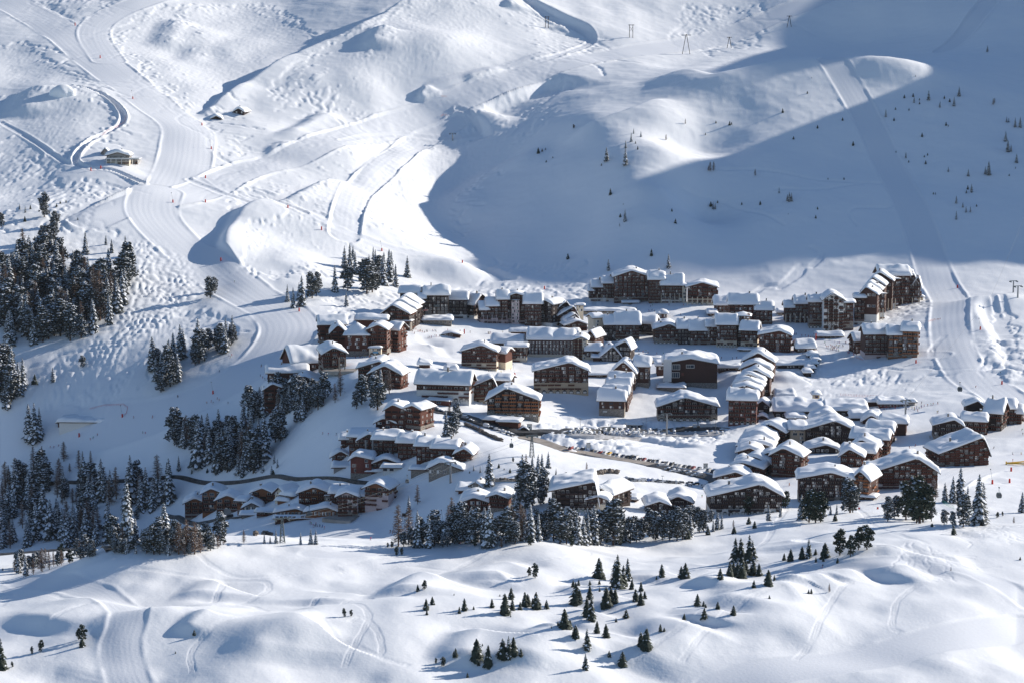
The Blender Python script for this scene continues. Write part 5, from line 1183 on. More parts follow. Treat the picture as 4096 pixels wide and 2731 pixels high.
trees('slope between the two lower roads','G',[(1385,1150,490,'s'),(1425,1150,430,'p'),(1330,1172,210),(1300,1165,180),(1470,1100,260,'p'),(1575,1060,285,'p'),(1560,1100,160,'p'),(1535,805,170),(1570,765,140),(1630,752,145),(1702,818,62),(1790,918,115,'p'),(1075,922,285),(400,1092,175,'l'),(318,1165,145),(1480,750,110),(1420,700,80,'l'),(1300,697,46,'p'),(928,778,52),(990,795,62),(1165,752,42,'y'),(1270,797,42,'y'),(668,450,225),(735,452,215,'p'),(765,330,180,'p'),(700,250,95,'l'),(985,430,70,'l'),(1000,350,40,'l'),(1990,780,80,'l'),(890,800,20,'y'),(1215,770,18,'y')])
trees('trees before the red chalet hotel','A',[(1050,1450,260,'p'),(1000,1490,170,'p'),(1160,1355,200,'p'),(1200,1500,300,'p'),(1230,1400,270),(1310,1345,210,'l'),(1290,1300,170,'l'),(850,1368,240,'l'),(800,1432,175,'l'),(690,1440,270,'p'),(640,1500,240,'p'),(560,1440,180,'p'),(540,1520,230,'p'),(440,1500,230),(370,1520,240),(60,1520,180),(120,1520,180),(200,1510,150),(470,1570,260,'p'),(270,1510,170,'l'),(575,1530,70)])
trees('tree belt behind the right snow crest','H',[(700,1400,260,'p'),(760,1430,260,'p'),(820,1430,260,'p'),(890,1430,260,'p'),(960,1435,300,'p'),(1010,1425,280,'p'),(1060,1360,240,'p'),(1110,1340,220,'p'),(1170,1360,230,'p'),(1210,1355,200,'p'),(1085,1400,200),(1055,1420,120),(1247,1382,100),(1280,1260,110,'p'),(1300,1350,110),(1340,1335,160),(1380,1325,130),(1450,1207,40,'p'),(1630,1190,205,'P'),(1820,1130,125,'p'),(1820,1252,145),(1930,1215,95),(1980,1132,155,'P'),(1635,1282,68,'y'),(1690,1318,66,'y'),(1495,1370,70,'y'),(1490,1310,70,'l'),(2130,1240,230),(2230,1240,260,'P'),(2310,1262,270,'P'),(580,1450,230,'p'),(520,1460,240,'p'),(460,1450,260),(300,1450,250,'p'),(380,1470,200),(220,1470,70,'P'),(640,1420,190,'p'),(430,1480,90,'P'),(150,1460,230,'p'),(90,1460,220),(40,1470,180),(250,1440,200,'p')])
trees('pines before the right-hand blocks','I',[(90,1240,135,'P'),(60,1332,100),(250,1360,210),(330,1382,290,'P'),(390,1385,270,'P'),(470,1330,190),(530,1312,90),(590,1312,105),(575,1370,62,'y'),(715,1292,305,'p'),(740,1290,200,'p'),(1070,1372,220,'p'),(1130,1342,200,'p'),(1170,1312,160,'p'),(1240,1362,340,'P'),(1300,1352,240,'P'),(1370,1392,410,'P'),(1400,1382,300,'P'),(1340,1390,240,'P'),(1480,1372,180,'p'),(1495,1172,200,'l'),(1520,1165,160,'l'),(1605,1192,175),(1680,1202,240),(1750,1192,305),(1820,1212,165),(1780,1425,250,'p'),(1600,1400,115,'p'),(1680,1425,125,'p'),(1920,1412,395),(1960,1402,370),(1690,1500,72,'y'),(2332,1292,185),(2100,1340,55,'P'),(2150,1322,42,'P'),(2255,1392,65,'l'),(1480,1422,28,'y'),(1240,1180,160,'p')])
trees('shaded bowl above the village','B',[(1108,87,50,'y'),(1490,193,98),(1895,54,60,'y'),(2055,168,120)])
trees('left foot of the sunlit spur','S',[(1355,1057,36,'y'),(1382,1045,20,'y'),(1405,1033,14,'y'),(1600,886,26,'p'),(1825,1112,88),(1955,1140,108),(1957,1020,48),(1995,978,58),(2012,922,34),(2062,944,36),(2040,1030,22,'y'),(2025,990,16,'y'),(1790,1142,16,'y'),(1852,1342,40,'y'),(1953,1524,74),(1920,1496,24,'y'),(2275,1455,18,'y'),(2300,1538,28,'y'),(1410,1118,14,'y'),(1455,1090,12,'y'),(2235,968,38,'l'),(1915,1562,22,'l'),(1940,1410,8,'y')])
trees('wide shaded slope at the upper right','T',[(2100,358,40),(1905,663,60),(1695,691,62),(1870,730,58),(1773,740,40),(1595,707,38),(1588,668,24,'y'),(1528,676,22,'y'),(1632,718,16,'y'),(1632,692,14,'y'),(1803,681,20,'y'),(1840,703,22,'y'),(2140,726,44,'l'),(1400,806,50),(1457,831,18,'y'),(1560,761,14,'y'),(1467,757,16,'y'),(2232,842,36),(2247,843,32),(2290,876,58),(2325,881,68),(2225,973,64),(2240,1047,72),(2262,1044,42),(2300,1121,58),(2108,1207,90),(2085,1200,50),(1650,943,26,'y'),(1815,866,24,'y'),(1830,872,12,'y'),(1175,1003,28,'y'),(1102,831,20,'y'),(930,885,22,'y'),(765,960,20,'y'),(1538,1091,42),(1558,1119,16,'y'),(1675,1131,24,'y'),(1688,1071,16,'y'),(1665,1083,14,'y'),(1830,1184,32),(1968,1214,46),(1990,1326,54),(1965,1306,28,'y'),(1955,1331,20,'y'),(1728,1339,14,'y'),(1742,1340,14,'y'),(1885,1401,48),(1930,1429,34),(1952,1463,36),(1983,1463,38),(2025,1423,16,'y'),(1885,1511,54),(1470,1051,12,'y'),(190,1181,62,'l'),(215,1179,60,'l'),(178,1178,34,'l'),(500,1213,46,'l'),(665,1331,38),(735,1389,62),(750,1386,54),(722,1386,44),(210,1441,48),(225,1441,40),(195,1421,30,'y'),(535,1411,26,'y'),(408,1411,18,'y'),(242,1398,16,'y'),(930,1441,16,'y'),(918,1505,22,'y'),(1112,1238,16,'y'),(1002,1237,12,'y'),(2250,1212,14,'y'),(2293,1162,12,'y'),(2150,712,34,'l'),(728,1478,8,'y')])
trees('sunlit spur crest','T',[(690,776,26,'y'),(860,646,16,'y'),(325,863,26,'y'),(338,858,16,'y'),(230,849,16,'y'),(20,856,34,'l'),(158,930,14,'y'),(890,540,7,'y'),(1605,528,9,'y')])
trees('slope below the mountain restaurant','R',[(305,1497,155,'p'),(385,1562,100,'p'),(360,1560,60,'p'),(135,1443,34),(175,1466,44),(210,1441,28,'y'),(172,1526,34,'y'),(10,1562,90,'p'),(415,1403,18,'y'),(455,1396,18,'y'),(390,1424,20,'y'),(535,1515,16,'y')])
trees('snow dunes in the foreground middle','M',[(1333,845,88,'P'),(1292,832,55,'P'),(1772,846,118),(1900,916,195,'S'),(1880,902,150,'S'),(1940,902,125,'S'),(1970,852,122,'S'),(2000,922,62),(2062,934,56),(2205,832,72),(2338,842,68),(2168,853,22),(1595,906,42),(1632,896,38),(1612,905,30),(1615,1021,118),(1640,1019,82),(1710,892,30),(1710,992,82),(1690,1107,108),(1720,1137,142,'S'),(1775,887,28),(1777,937,28),(1820,1042,118),(1855,1012,88),(1885,1012,84),(2025,1002,72),(2060,1027,78),(2088,987,48),(570,923,55,'P'),(525,933,40),(625,1026,48),(583,1062,66),(588,1096,34),(845,1067,72),(812,1086,40),(910,1061,22),(1035,1046,52),(1125,1091,118),(1168,992,72),(1177,1063,62),(1230,1061,48),(1262,1037,82),(1282,1037,72),(1315,1037,48),(1340,1056,98),(1412,1054,52),(1090,969,14),(1535,1187,112),(1572,1190,54),(1490,1173,30),(1610,1251,74),(1760,1224,72),(1820,1252,80),(1690,1337,124,'S'),(1960,1119,52),(1890,1146,26),(2195,1211,46),(2222,1211,24),(2060,1312,84),(2100,1327,118),(930,1393,112),(1010,1446,120),(1110,1392,112),(1150,1397,132,'S'),(1185,1372,104),(1235,1380,46),(970,1311,16),(785,1382,48),(773,1378,30),(700,1452,58,'P'),(650,1432,34,'P'),(945,1441,30),(867,1527,30),(1680,1476,98,'S'),(1935,1447,84),(1843,1383,36),(1445,1189,14),(20,1111,52,'P'),(67,1106,38,'P'),(380,687,52,'P'),(415,684,42,'P'),(1103,632,30,'P'),(1165,1111,14),(1115,968,12),(775,962,12)],'y')
trees('snow dunes in the foreground right','N',[(20,847,92),(260,846,60),(325,827,82),(350,832,88),(380,837,88),(410,847,118),(435,812,74),(487,824,88),(525,830,74),(590,893,90),(632,860,34),(492,909,44),(365,730,138,'S'),(400,727,134,'S'),(460,737,160,'S'),(482,732,124,'S'),(700,722,42),(745,727,72),(822,712,74),(868,707,114,'S'),(917,682,34),(980,704,88),(970,730,32),(918,736,32),(1083,687,150,'P'),(1155,697,124,'P'),(1210,652,134,'P'),(1270,647,138,'P'),(1068,737,28),(103,1034,70),(145,1037,32),(243,1057,44),(150,1117,60),(352,1097,56),(12,1130,38),(598,986,22),(868,951,26),(887,951,30),(1010,941,52,'l'),(1865,549,58),(2325,719,20),(355,537,52),(33,574,74),(175,547,62),(455,474,48),(497,500,48),(1050,452,52),(1720,491,22),(160,1048,24)],'y')
trees('snow dunes in the foreground left','L',[(567,1277,98,'P'),(540,1270,60,'P'),(565,1317,62),(282,1351,70,'P'),(220,1366,44,'P'),(10,1467,175,'S'),(85,1456,34,'P'),(1338,1236,34),(1208,1363,14)],'y')
fill('valley floor at the lower left','L',[(0,250),(600,200),(1200,240),(1150,330),(900,380),(600,360),(300,330),(0,330)],24,(130,260),'spls',seed=21,sd=30)
fill('slope between the two left roads','L',[(0,380),(250,420),(500,480),(800,540),(760,620),(400,640),(0,640)],26,(140,260),'sspl',seed=22,sd=30)
fill('thicket behind the left snow crest','L',[(760,600),(1400,620),(1560,600),(1420,665),(1200,678),(780,668)],24,(100,190),'pspl',seed=23,sd=24)
fill('brush behind the far left snow crest','L',[(90,780),(380,740),(560,690),(680,690),(400,760),(200,825)],14,(70,130),'plp',seed=24,sd=16)
fill('gaps of the middle tree belt','G',[(380,1440),(1100,1400),(1650,1400),(2340,1400),(2340,1470),(1600,1440),(420,1500)],22,(150,260),'psp',seed=25,sd=26)
_ord=['first','second','third','fourth','fifth','sixth','seventh','eighth','ninth','tenth']
def ordinal(i): return _ord[i] if i<10 else '%d%s'%(i+1,{1:'st',2:'nd',3:'rd'}.get((i+1)%10 if (i+1)//10%10!=1 else 0,'th'))
def place_trees():
    rg=random.Random(77); by={}
    for tr in TREES: by.setdefault((tr[0],tr[1]),[]).append(tr)
    # small spruces past 300 of the kind stay one object
    n=0
    small=sorted([t for t in TREES if t[1]=='s'],key=lambda t:t[4]); over=set(id(t) for t in small[:max(0,len(small)-285)])
    rest=MB()
    for (where,k),L in by.items():
        L.sort(key=lambda t:t[2])
        for i,(w,k,u,v,hp) in enumerate(L):
            p=hit(u,v); H=max(.8,hp/(FP/p[1])*(1.28 if p[1]<1120 else 1.12)); sc=H/TH[k]; tm,cm=rg.choice(TM[k])
            if id(L[i]) in over: pass
            r=empty(TN[k][0],(p[0],p[1],p[2]-.1),rg.uniform(0,6.28)); wd=rg.uniform(.88,1.2); r.scale=(sc*wd,sc*wd,sc); r['label']='%s, %s from the left, %s'%(TN[k][1],ordinal(i),w); r['category']='tree'; r['group']='%ss in the %s'%(TN[k][1],w)
            a=link(bpy.data.objects.new('trunk',tm),r); b=link(bpy.data.objects.new('crown',cm),r); n+=1
    print('trees',n,{k:sum(1 for t in TREES if t[1]==k) for k in 'sSypPl'},time.time()-T0)
place_trees()
# ---------- roads
M_ROAD=wallmat('wet_asphalt',(.06,.06,.062),(.15,.15,.15),.5,.6); M_DIRT=wallmat('sandy_road_snow',(.36,.32,.28),(.1,.1,.1),.25); M_ROCK=wallmat('rock_wall',(.16,.135,.115),(.5,.5,.5),.6)
def gpt(t,x,y): return hit(*sp(t,x,y))
def ribbon(name,segs,w,m,lift=.25,bank=0):
    P=np.array([gpt(t,x,y)[:2] for t,x,y in segs]); P=smooth_poly(P,10)
    seg=np.hypot(*np.diff(P,axis=0).T); L=np.concatenate([[0],np.cumsum(seg)]); s=np.arange(0,L[-1],3.); Q=np.stack([np.interp(s,L,P[:,0]),np.interp(s,L,P[:,1])],1)
    for _ in range(3): Q[1:-1]=(Q[:-2]+Q[1:-1]*2+Q[2:])/4
    d=np.gradient(Q,axis=0); d/=np.hypot(*d.T)[:,None]+1e-9; n=np.stack([-d[:,1],d[:,0]],1)
    zc=ground(Q[:,0],Q[:,1]); zl=ground(Q[:,0]+n[:,0]*w/2,Q[:,1]+n[:,1]*w/2); zr=ground(Q[:,0]-n[:,0]*w/2,Q[:,1]-n[:,1]*w/2); z=np.maximum(zc,np.maximum(zl,zr)); k=np.ones(9)/9; z=np.convolve(np.pad(z,4,'edge'),k,'valid')+lift
    ww=w/2*(1+.12*np.sin(s/17)); A=np.column_stack([Q+n*ww[:,None],z]); B=np.column_stack([Q-n*ww[:,None],z]); b=MB(); v=[tuple(p) for p in A]+[tuple(p) for p in B]+[(p[0],p[1],p[2]-2.5) for p in A]+[(p[0],p[1],p[2]-2.5) for p in B]; N=len(A)
    b.add(v,[(i,N+i,N+i+1,i+1) for i in range(N-1)]+[(i,i+1,2*N+i+1,2*N+i) for i in range(N-1)]+[(N+i,3*N+i,3*N+i+1,N+i+1) for i in range(N-1)],m)
    o=b.obj(name); tag(o,kind='structure'); return Q,z
ribbon('road',[('G',440,165),('G',560,225),('G',720,245),('G',860,285),('G',1000,325),('G',1130,372),('G',1330,425),('G',1450,432),('G',1620,410),('G',1800,408),('H',200,402),('H',700,400),('H',1100,398),('H',1450,395)],11,M_ROAD)
ribbon('car_park',[('G',1830,434),('H',150,434),('H',700,432),('H',1390,430)],15,wallmat('trodden_grey_snow',(.38,.38,.39),(.1,.1,.1),.35),.3)
ribbon('road',[('G',1340,465),('G',1500,505),('G',1780,592),('H',100,612),('H',400,672),('H',700,728),('H',900,770),('H',1100,803),('H',1310,850)],8,M_DIRT,.3)
ribbon('road',[('H',720,735),('H',900,775),('H',1100,812),('H',1310,858),('H',1325,900)],9,M_ROAD,.5)
ribbon('road',[('L',100,186),('L',400,188),('L',700,186),('L',1000,172),('L',1300,166),('F',1000,862),('F',1400,862),('F',1900,880),('F',2250,885)],3,M_ROAD,.3)
ribbon('road',[('G',1080,872),('G',1250,870),('G',1400,878),('G',1650,890),('G',1800,895)],4,M_DIRT,.3)
ribbon('road',[('L',60,336),('L',180,358),('L',350,405),('L',520,455),('L',700,492),('L',900,530)],3.5,M_ROAD,.3)
ribbon('road',[('L',-20,690),('L',200,672),('L',420,657),('L',620,660),('L',760,672)],3.5,M_ROAD,.3)
ribbon('road',[('A',1010,1125),('A',880,1150),('A',740,1165)],12,M_DIRT,.3)
ribbon('road',[('F',1700,1225),('F',1850,1240),('F',1950,1235)],14,M_DIRT,.25)
ribbon('road',[('L',1130,415),('L',1200,430),('L',1250,440),('L',1600,432),('L',1700,425)],3.5,M_ROAD,.3)
def rockband(lab,segs,h):
    P=[gpt(t,x,y) for t,x,y in segs]; root=empty('rock_wall',P[0]); tag(root,lab,'rock wall')
    rg=random.Random(len(segs)); b0=MB(); tot=0; pr=[]
    for i in range(8):
        b=MB(); v=[]
        bm=bmesh.new(); bmesh.ops.create_icosphere(bm,subdivisions=1,radius=1)
        for q in bm.verts: q.co*=rg.uniform(.7,1.2)
        me=bpy.data.meshes.new('rock'); bm.to_mesh(me); bm.free(); me.materials.append(M_ROCK); pr.append(me)
    for a,c in zip(P[:-1],P[1:]):
        n=max(2,int(math.dist(a,c)/1.6))
        for k in range(n):
            for q in range(2):
                t=k/n+rg.uniform(-.02,.02); x=a[0]*(1-t)+c[0]*t; y=a[1]*(1-t)+c[1]*t; o=inst('rock',rg.choice(pr),root,(x-P[0][0],y-P[0][1]+rg.uniform(-.5,.5),float(ground(x,y))-P[0][2]+q*h*.45),rg.uniform(0,6)); sc=rg.uniform(.7,1.2)*h*.5; o.scale=(sc*1.3,sc,sc*.8)
rockband('brown rock wall holding the road bank beside the bare bushes',[('G',850,355),('G',930,385),('G',1010,425),('G',1080,460),('G',1150,490),('G',1210,508)],2.6)
rockband('long low dry rock band above the pair of dark red chalets',[('G',1090,868),('G',1350,878),('G',1500,890),('G',1700,900)],1.6)
rockband('bare rock outcrop behind the wedge-shaped black block',[('G',2060,815),('G',2180,800),('G',2300,810)],3)
rockband('dark rocky scar below the lower row of chalets',[('F',990,1385),('F',1070,1365),('F',1150,1390)],2.2)
rockband('dark rocky cutting beside the lowest road on the left',[('L',1150,540),('L',1220,545),('L',1290,560)],5)
# ---------- cars
PAINT={n:mat('car_paint_'+n,c,.3,.5) for n,c in dict(white=(.6,.6,.6),black=(.015,.015,.018),grey=(.12,.125,.13),silver=(.35,.36,.37),red=(.22,.025,.025),blue=(.04,.10,.28),yellow=(.6,.36,.04),darkblue=(.02,.03,.07)).items()}
M_TYRE=mat('tyre_rubber',(.02,.02,.02),.9)
def car_meshes(paint,snow,van=False):
    L,W=(4.9,1.9) if van else (4.3,1.75); H1=.95; H=1.95 if van else 1.45; b=MB(); m=PAINT[paint]
    prof=[(-L/2,.35),(-L/2,.85),(-L/2+.15,H1),(-L/2+(.55 if van else 1.15),H1+.02),(-L/2+(1.1 if van else 1.9),H),(L/2-(.25 if van else .75),H),(L/2-.1,H1),(L/2,.85),(L/2,.35)]
    v=[(x,y,z) for y in (-W/2,W/2) for x,z in prof]; v=[(x,y*(.86 if z>1.1 else 1),z) for x,y,z in v]; n=len(prof)
    b.add(v,[tuple(range(n)),tuple(range(2*n-1,n-1,-1))]+[(i,n+i,n+(i+1)%n,(i+1)%n) for i in range(n)],m)
    g=MB()
    xa,za=prof[3];xb,zb=prof[4]; g.poly([(xa+.06,-W/2*.84,za+.05),(xa+.06,W/2*.84,za+.05),(xb-.04+.0,W/2*.76,zb-.05),(xb-.04,-W/2*.76,zb-.05)][::-1],M_GLASS)
    g.v=[(x-.05,y,z+.03) for x,y,z in g.v]
    for s in (-1,1): g.poly([(xb-.35,s*(W/2*.935+.01),H1+.08),(L/2-.45,s*(W/2*.935+.01),H1+.08),(L/2-.85,s*(W/2*.87+.01),H-.1),(xb+.1,s*(W/2*.87+.01),H-.1)][::s],M_GLASS)
    g.poly([(L/2-.02,-W/2*.8,H1+.1),(L/2-.02,W/2*.8,H1+.1),(prof[5][0]+.12,W/2*.72,H-.1),(prof[5][0]+.12,-W/2*.72,H-.1)],M_GLASS)
    w=MB()
    for x in (-L/2+.85,L/2-.85):
        for s in (-1,1): w.bar((x,s*W/2*.8,.33),(x,s*(W/2+.03),.33),.33,M_TYRE,8)
    out=[('body',b.mesh('body')),('window_glass',g.mesh('window_glass')),('wheels',w.mesh('wheels'))]
    if snow:
        s_=MB(); x0,x1=prof[4][0]-.1,prof[5][0]+.1; s_.add([(x0,-W/2*.8,H),(x1,-W/2*.8,H),(x1,W/2*.8,H),(x0,W/2*.8,H),(x0+.2,-W/2*.6,H+snow),(x1-.2,-W/2*.6,H+snow),(x1-.2,W/2*.6,H+snow),(x0+.2,W/2*.6,H+snow)],[(0,1,5,4),(1,2,6,5),(2,3,7,6),(3,0,4,7),(4,5,6,7)],M_RSNOW)
        if snow>.2: s_.box(-L/2+.1,-L/2+1.2,-W/2*.8,W/2*.8,H1-.02,H1+snow*.7,M_RSNOW)
        out.append(('snow_cover',s_.mesh('snow_cover',True)))
    return out
CARM={}
def cars(where,t,pts,az,seed=0,snow=(0,.12,.35),cols=None,lift=.3):
    rg=random.Random(seed); cols=cols or ['white','black','grey','silver','silver','darkblue','black','white','grey','silver']
    pts=sorted(pts,key=lambda p:sp(t,p[0],p[1])[0])
    for i,p in enumerate(pts):
        c=p[2] if len(p)>2 else rg.choice(cols); sn=rg.choice(snow); van=c.endswith('V') or rg.random()<.12; c=c.rstrip('V'); k=(c,sn,van)
        if k not in CARM: CARM[k]=car_meshes(c,sn,van)
        q=gpt(t,p[0],p[1]); r=empty('parked_car',(q[0],q[1],q[2]+lift),math.radians(az+rg.uniform(-3,3)))
        tag(r,'%s %s, %s from the left, %s'%(c if c!='darkblue' else 'dark blue','van' if van else 'car',ordinal(i),where),'van' if van else 'car','cars %s'%where)
        for n,me in CARM[k]: link(bpy.data.objects.new(n,me),r)
cars('in the back row of the upper car park','H',[(x,412) for x in range(-30,860,52)]+[(930,412),(1000,412),(1050,412),(1105,410)],60,1,(.35,.5),['white','silver','blue','white','grey'])
cars('in the front row of the upper car park','H',[(x,441) for x in range(-45,720,46)]+[(735,440),(785,440),(880,440),(935,438,'whiteV'),(1040,440),(1080,440),(1130,440),(1240,438),(1290,436,'whiteV'),(1340,438),(1385,438)],85,2,(.35,.5),['white','silver','black','white','grey'])
cars('beside the sandy road under the snow bank','H',[(-115,572,'black'),(-75,580,'white'),(-40,582,'red'),(15,584,'white'),(70,586,'black'),(162,606,'black'),(200,613,'silver'),(236,618,'red'),(278,623,'white'),(322,628,'yellow'),(366,640,'black'),(406,646,'whiteV'),(450,655,'darkblue'),(491,662,'black'),(531,667,'black'),(576,668,'whiteV'),(606,682,'black'),(649,685,'red'),(698,695,'black'),(740,699,'grey'),(786,705,'whiteV'),(828,717,'black'),(868,718,'white'),(909,731,'black'),(949,741),(986,745),(1028,752),(1071,757),(1111,763,'red'),(1166,770,'silver'),(1256,790,'silver'),(1301,800,'black')],62,3,(0,0,.12))
cars('on the valley side of the dark road','H',[(805,748,'whiteV'),(872,778,'black'),(922,790),(967,797),(1022,805),(1072,813),(1122,833),(1167,833,'whiteV')],30,4,(.12,.35))
cars('in the lowest parking row behind the curved snow roof','H',[(482,862),(522,868),(562,877),(597,878),(632,878,'white'),(687,879,'blue'),(727,880,'white'),(777,885),(822,890),(867,892),(907,897),(947,900),(992,900),(1077,902,'black'),(1137,912,'black'),(1070,922),(1215,935)],20,5,(.12,.35),lift=.1)
cars('along the road below the white-walled hotel','G',[(452,162),(478,188),(512,198),(548,207),(575,215),(625,232,'darkblue'),(845,292),(905,322),(1050,375),(1105,386),(1148,402,'white'),(1205,422,'white'),(1260,442),(1300,455)],140,6,(.12,.35,.5))
cars('beside the three-gabled honey chalet','L',[(1155,428,'grey'),(1580,430,'black')],20,7,(0,.12))
# ---------- skiers
SKIN=mat('skin',(.45,.27,.2),.6)
CLO={n:mat('ski_suit_'+n,c,.8) for n,c in dict(black=(.012,.012,.015),navy=(.015,.025,.06),red=(.45,.02,.02),blue=(.03,.10,.35),green=(.05,.30,.06),yellow=(.6,.5,.05),white=(.6,.6,.62),pink=(.6,.08,.2),orange=(.6,.16,.02)).items()}
def person_meshes(j,p,pose):
    b=MB(); J,Pm=CLO[j],CLO[p]; lean=.0 if pose==0 else .22; kn=.0 if pose==0 else .14
    hip=(0,-.02,.92-kn*.6)
    for s in (-1,1):
        k=(s*.11,-kn-.02,.5-kn*.3); f=(s*.12,.02,.06)
        b.bar(hip,k,(.12,.085),Pm,6); b.bar(k,f,(.085,.06),Pm,6); b.bar((s*.12,.06,.05),(s*.12,-.2,.04),.055,CLO['black'],4)
    ch=(0,-lean,1.38-kn*.6); b.bar(hip,ch,(.155,.20),J,8); b.bar(ch,(0,-lean-.03,1.53-kn*.6),(.20,.07),J,8)
    for s in (-1,1):
        e=(s*.32,-lean-.06,1.14-kn*.6); h=(s*.33,-lean-.36,1.05-kn*.6); b.bar((s*.2,-lean,1.42-kn*.6),e,(.075,.055),J,5); b.bar(e,h,(.055,.04),J,5); b.bar(h,(h[0],h[1]-.07,h[2]-.02),.045,SKIN,5)
    hc=Vector((0,-lean-.05,1.66-kn*.6))
    for z,r,m in ((-.11,.05,SKIN),(-.05,.085,SKIN),(.02,.105,CLO['black']),(.09,.085,CLO['black']),(.125,.03,CLO['black'])):
        pass
    rs=[(-.12,.05),(-.06,.09),(.0,.11),(.07,.10),(.12,.05)]
    for (z0,r0),(z1,r1) in zip(rs[:-1],rs[1:]): b.bar(tuple(hc+Vector((0,0,z0))),tuple(hc+Vector((0,0,z1))),(r0,r1),SKIN if z0<-.03 else CLO['black'],7)
    k=MB()
    for s in (-1,1):
        k.box(s*.13-.05,s*.13+.05,-.85,.8,0,.03,CLO['red']); k.bar((s*.36,-lean-.38,1.05-kn*.6),(s*.45,-.1 if pose==0 else .35,.0),.012,M_METAL,4)
    return b.mesh('body'),k.mesh('skis_and_poles')
PM={}
def people(where,t,pts,seed=1,pose=0):
    rg=random.Random(seed+len(pts)); pts=sorted(pts,key=lambda p:p[0]); used={}
    for i,p in enumerate(pts):
        j=p[2] if len(p)>2 else rg.choice(['black','black','navy','red','blue','navy','green','yellow','white','orange','pink','black']); pt=p[3] if len(p)>3 else rg.choice(['black','navy','black','white','red']); ps=rg.choice([pose,1]) if len(p)<5 else p[4]
        k=(j,pt,ps)
        if k not in PM: PM[k]=person_meshes(j,pt,ps)
        q=gpt(t,p[0],p[1]); r=empty('person',(q[0],q[1],q[2]-.02),rg.uniform(0,6.28)); tag(r,'%s-clad skier, %s from left, %s'%(j,ordinal(i),where),'person','skiers %s'%where)
        link(bpy.data.objects.new('body',PM[k][0]),r); link(bpy.data.objects.new('skis_and_poles',PM[k][1]),r)
people('on the ski-school meadow','A',[(1462,760,'red'),(1495,755,'yellow'),(1520,765),(1527,775),(1545,790),(1560,750),(1580,770),(1597,770),(1605,765),(1622,772),(1640,780),(1660,770),(1668,770),(1720,765),(1740,765),(1750,768),(1858,760),(1675,830),(1690,830),(1705,825),(1740,812),(1755,815),(1782,815),(1800,815),(2070,778),(2240,785),(2252,785),(2265,785),(1977,770)])
people('at the cream arched porch','A',[(993,1015,'red'),(1030,1010,'red'),(1040,1012),(1060,1012),(1080,1005),(1125,1010),(1708,1048,'blue')])
people('beside the left-hand chalet hotel','A',[(105,1095),(100,1185),(120,1205),(138,1220),(150,1222),(165,1215)])
people('on the piste before the cream-based hotel','B',[(278,1120),(362,1140),(483,1152),(508,1140),(570,1130,'red')])
people('near the second chalet row','B',[(495,780),(362,790),(372,788),(383,785),(97,772)])
people('beside the small glazed hall','B',[(1735,935),(1748,938),(1773,945,'green'),(1812,965),(1842,955),(1862,970,'red'),(1945,975,'white'),(2005,980)])
people('on the terrace under the highest hotel','B',[(1868,580,'blue'),(1880,582,'white'),(1900,575),(1922,580),(1752,558),(1885,535),(1905,530),(2060,525,'red'),(2198,525),(2170,615,'red')])
people('on the crowded village square','C',[(1597,800,'orange'),(1611,798),(1662,812,'red'),(1696,815,'red'),(1725,820,'red'),(1743,830,'orange'),(1877,875),(1885,895),(1928,850),(1970,870,'white'),(2000,875),(2015,875),(1935,905),(1945,910),(1955,915),(1965,920),(1970,935),(1985,950),(1992,905),(2010,910,'yellow'),(2020,905),(2050,915),(2008,950),(1935,940),(1950,940),(2072,880),(2080,875,'red'),(1897,915,'red'),(1910,915,'red'),(1940,920),(1958,930),(1975,915),(1990,935),(2002,925),(2045,905)])
people('before the orange-balconied block','C',[(2097,970,'red'),(2108,972,'pink'),(2150,985),(2180,990),(2215,980,'red')])
people('between the cabin and the gallery','C',[(1580,965,'red'),(1672,975,'white'),(1795,955),(1010,1025),(1050,1020),(907,1020,'red')])
people('in the queue at the lift station','I',[(1270,318),(1247,322),(1298,315,'yellow'),(1320,318),(1343,310),(1322,328,'yellow'),(1390,305),(1385,295),(1352,340,'red'),(1365,315),(1412,295,'pink'),(1445,288,'orange'),(1475,282,'green'),(1497,278,'orange'),(1540,270),(1386,265),(1090,315),(1035,325),(1140,315),(1060,312,'red'),(1535,355),(1543,352)])
people('in the courtyard between right-hand blocks','I',[(1327,668),(1468,590),(1275,685),(148,1035,'orange')],pose=1)
people('on the broad piste at the right edge','I',[(2330,520),(2340,560),(2245,745),(2325,745),(2245,810,'red'),(2065,690),(1895,115)],pose=1)
people('beside the broad dark white-arched block','H',[(1195,1028,'green'),(1112,1015,'red'),(1248,968),(2018,920,'orange'),(640,1240,'red')])
people('on the run under the wedge-shaped block','G',[(1555,1218,'green'),(1780,1220,'red'),(1812,1200,'green'),(1833,1210),(1848,1208,'red'),(1862,1210),(1928,1200,'white'),(1915,1175),(1958,1170,'green'),(1972,1185,'white'),(2028,1208,'red'),(1915,1232),(1125,1255,'white'),(1168,1280,'blue')])
people('on the snow crest in front of the tree belt','G',[(803,1464,'white','pink',0),(840,1455,'red'),(145,1360),(165,1370)])
people('on the shaded left piste','F',[(535,148),(577,135,'red'),(592,148),(632,108),(653,120),(735,150),(263,90),(22,285,'red')])
people('on the footpath above the lower road','F',[(1625,437),(1677,445,'pink'),(1755,445)])
people('in the ski class below the terrace restaurant','F',[(1505,1278,'red'),(1522,1285,'green'),(1535,1305),(1545,1310),(1557,1300),(1573,1305,'white'),(1597,1305),(1620,1310),(1641,1325,'pink'),(1560,1290,'red'),(2262,1362),(2283,1370),(2073,1430)])
people('on the piste bend beside the spruces','U',[(1578,885),(1587,897),(1597,880,'red'),(1510,992),(1800,955),(1615,380,'green'),(1222,1165)],pose=1)
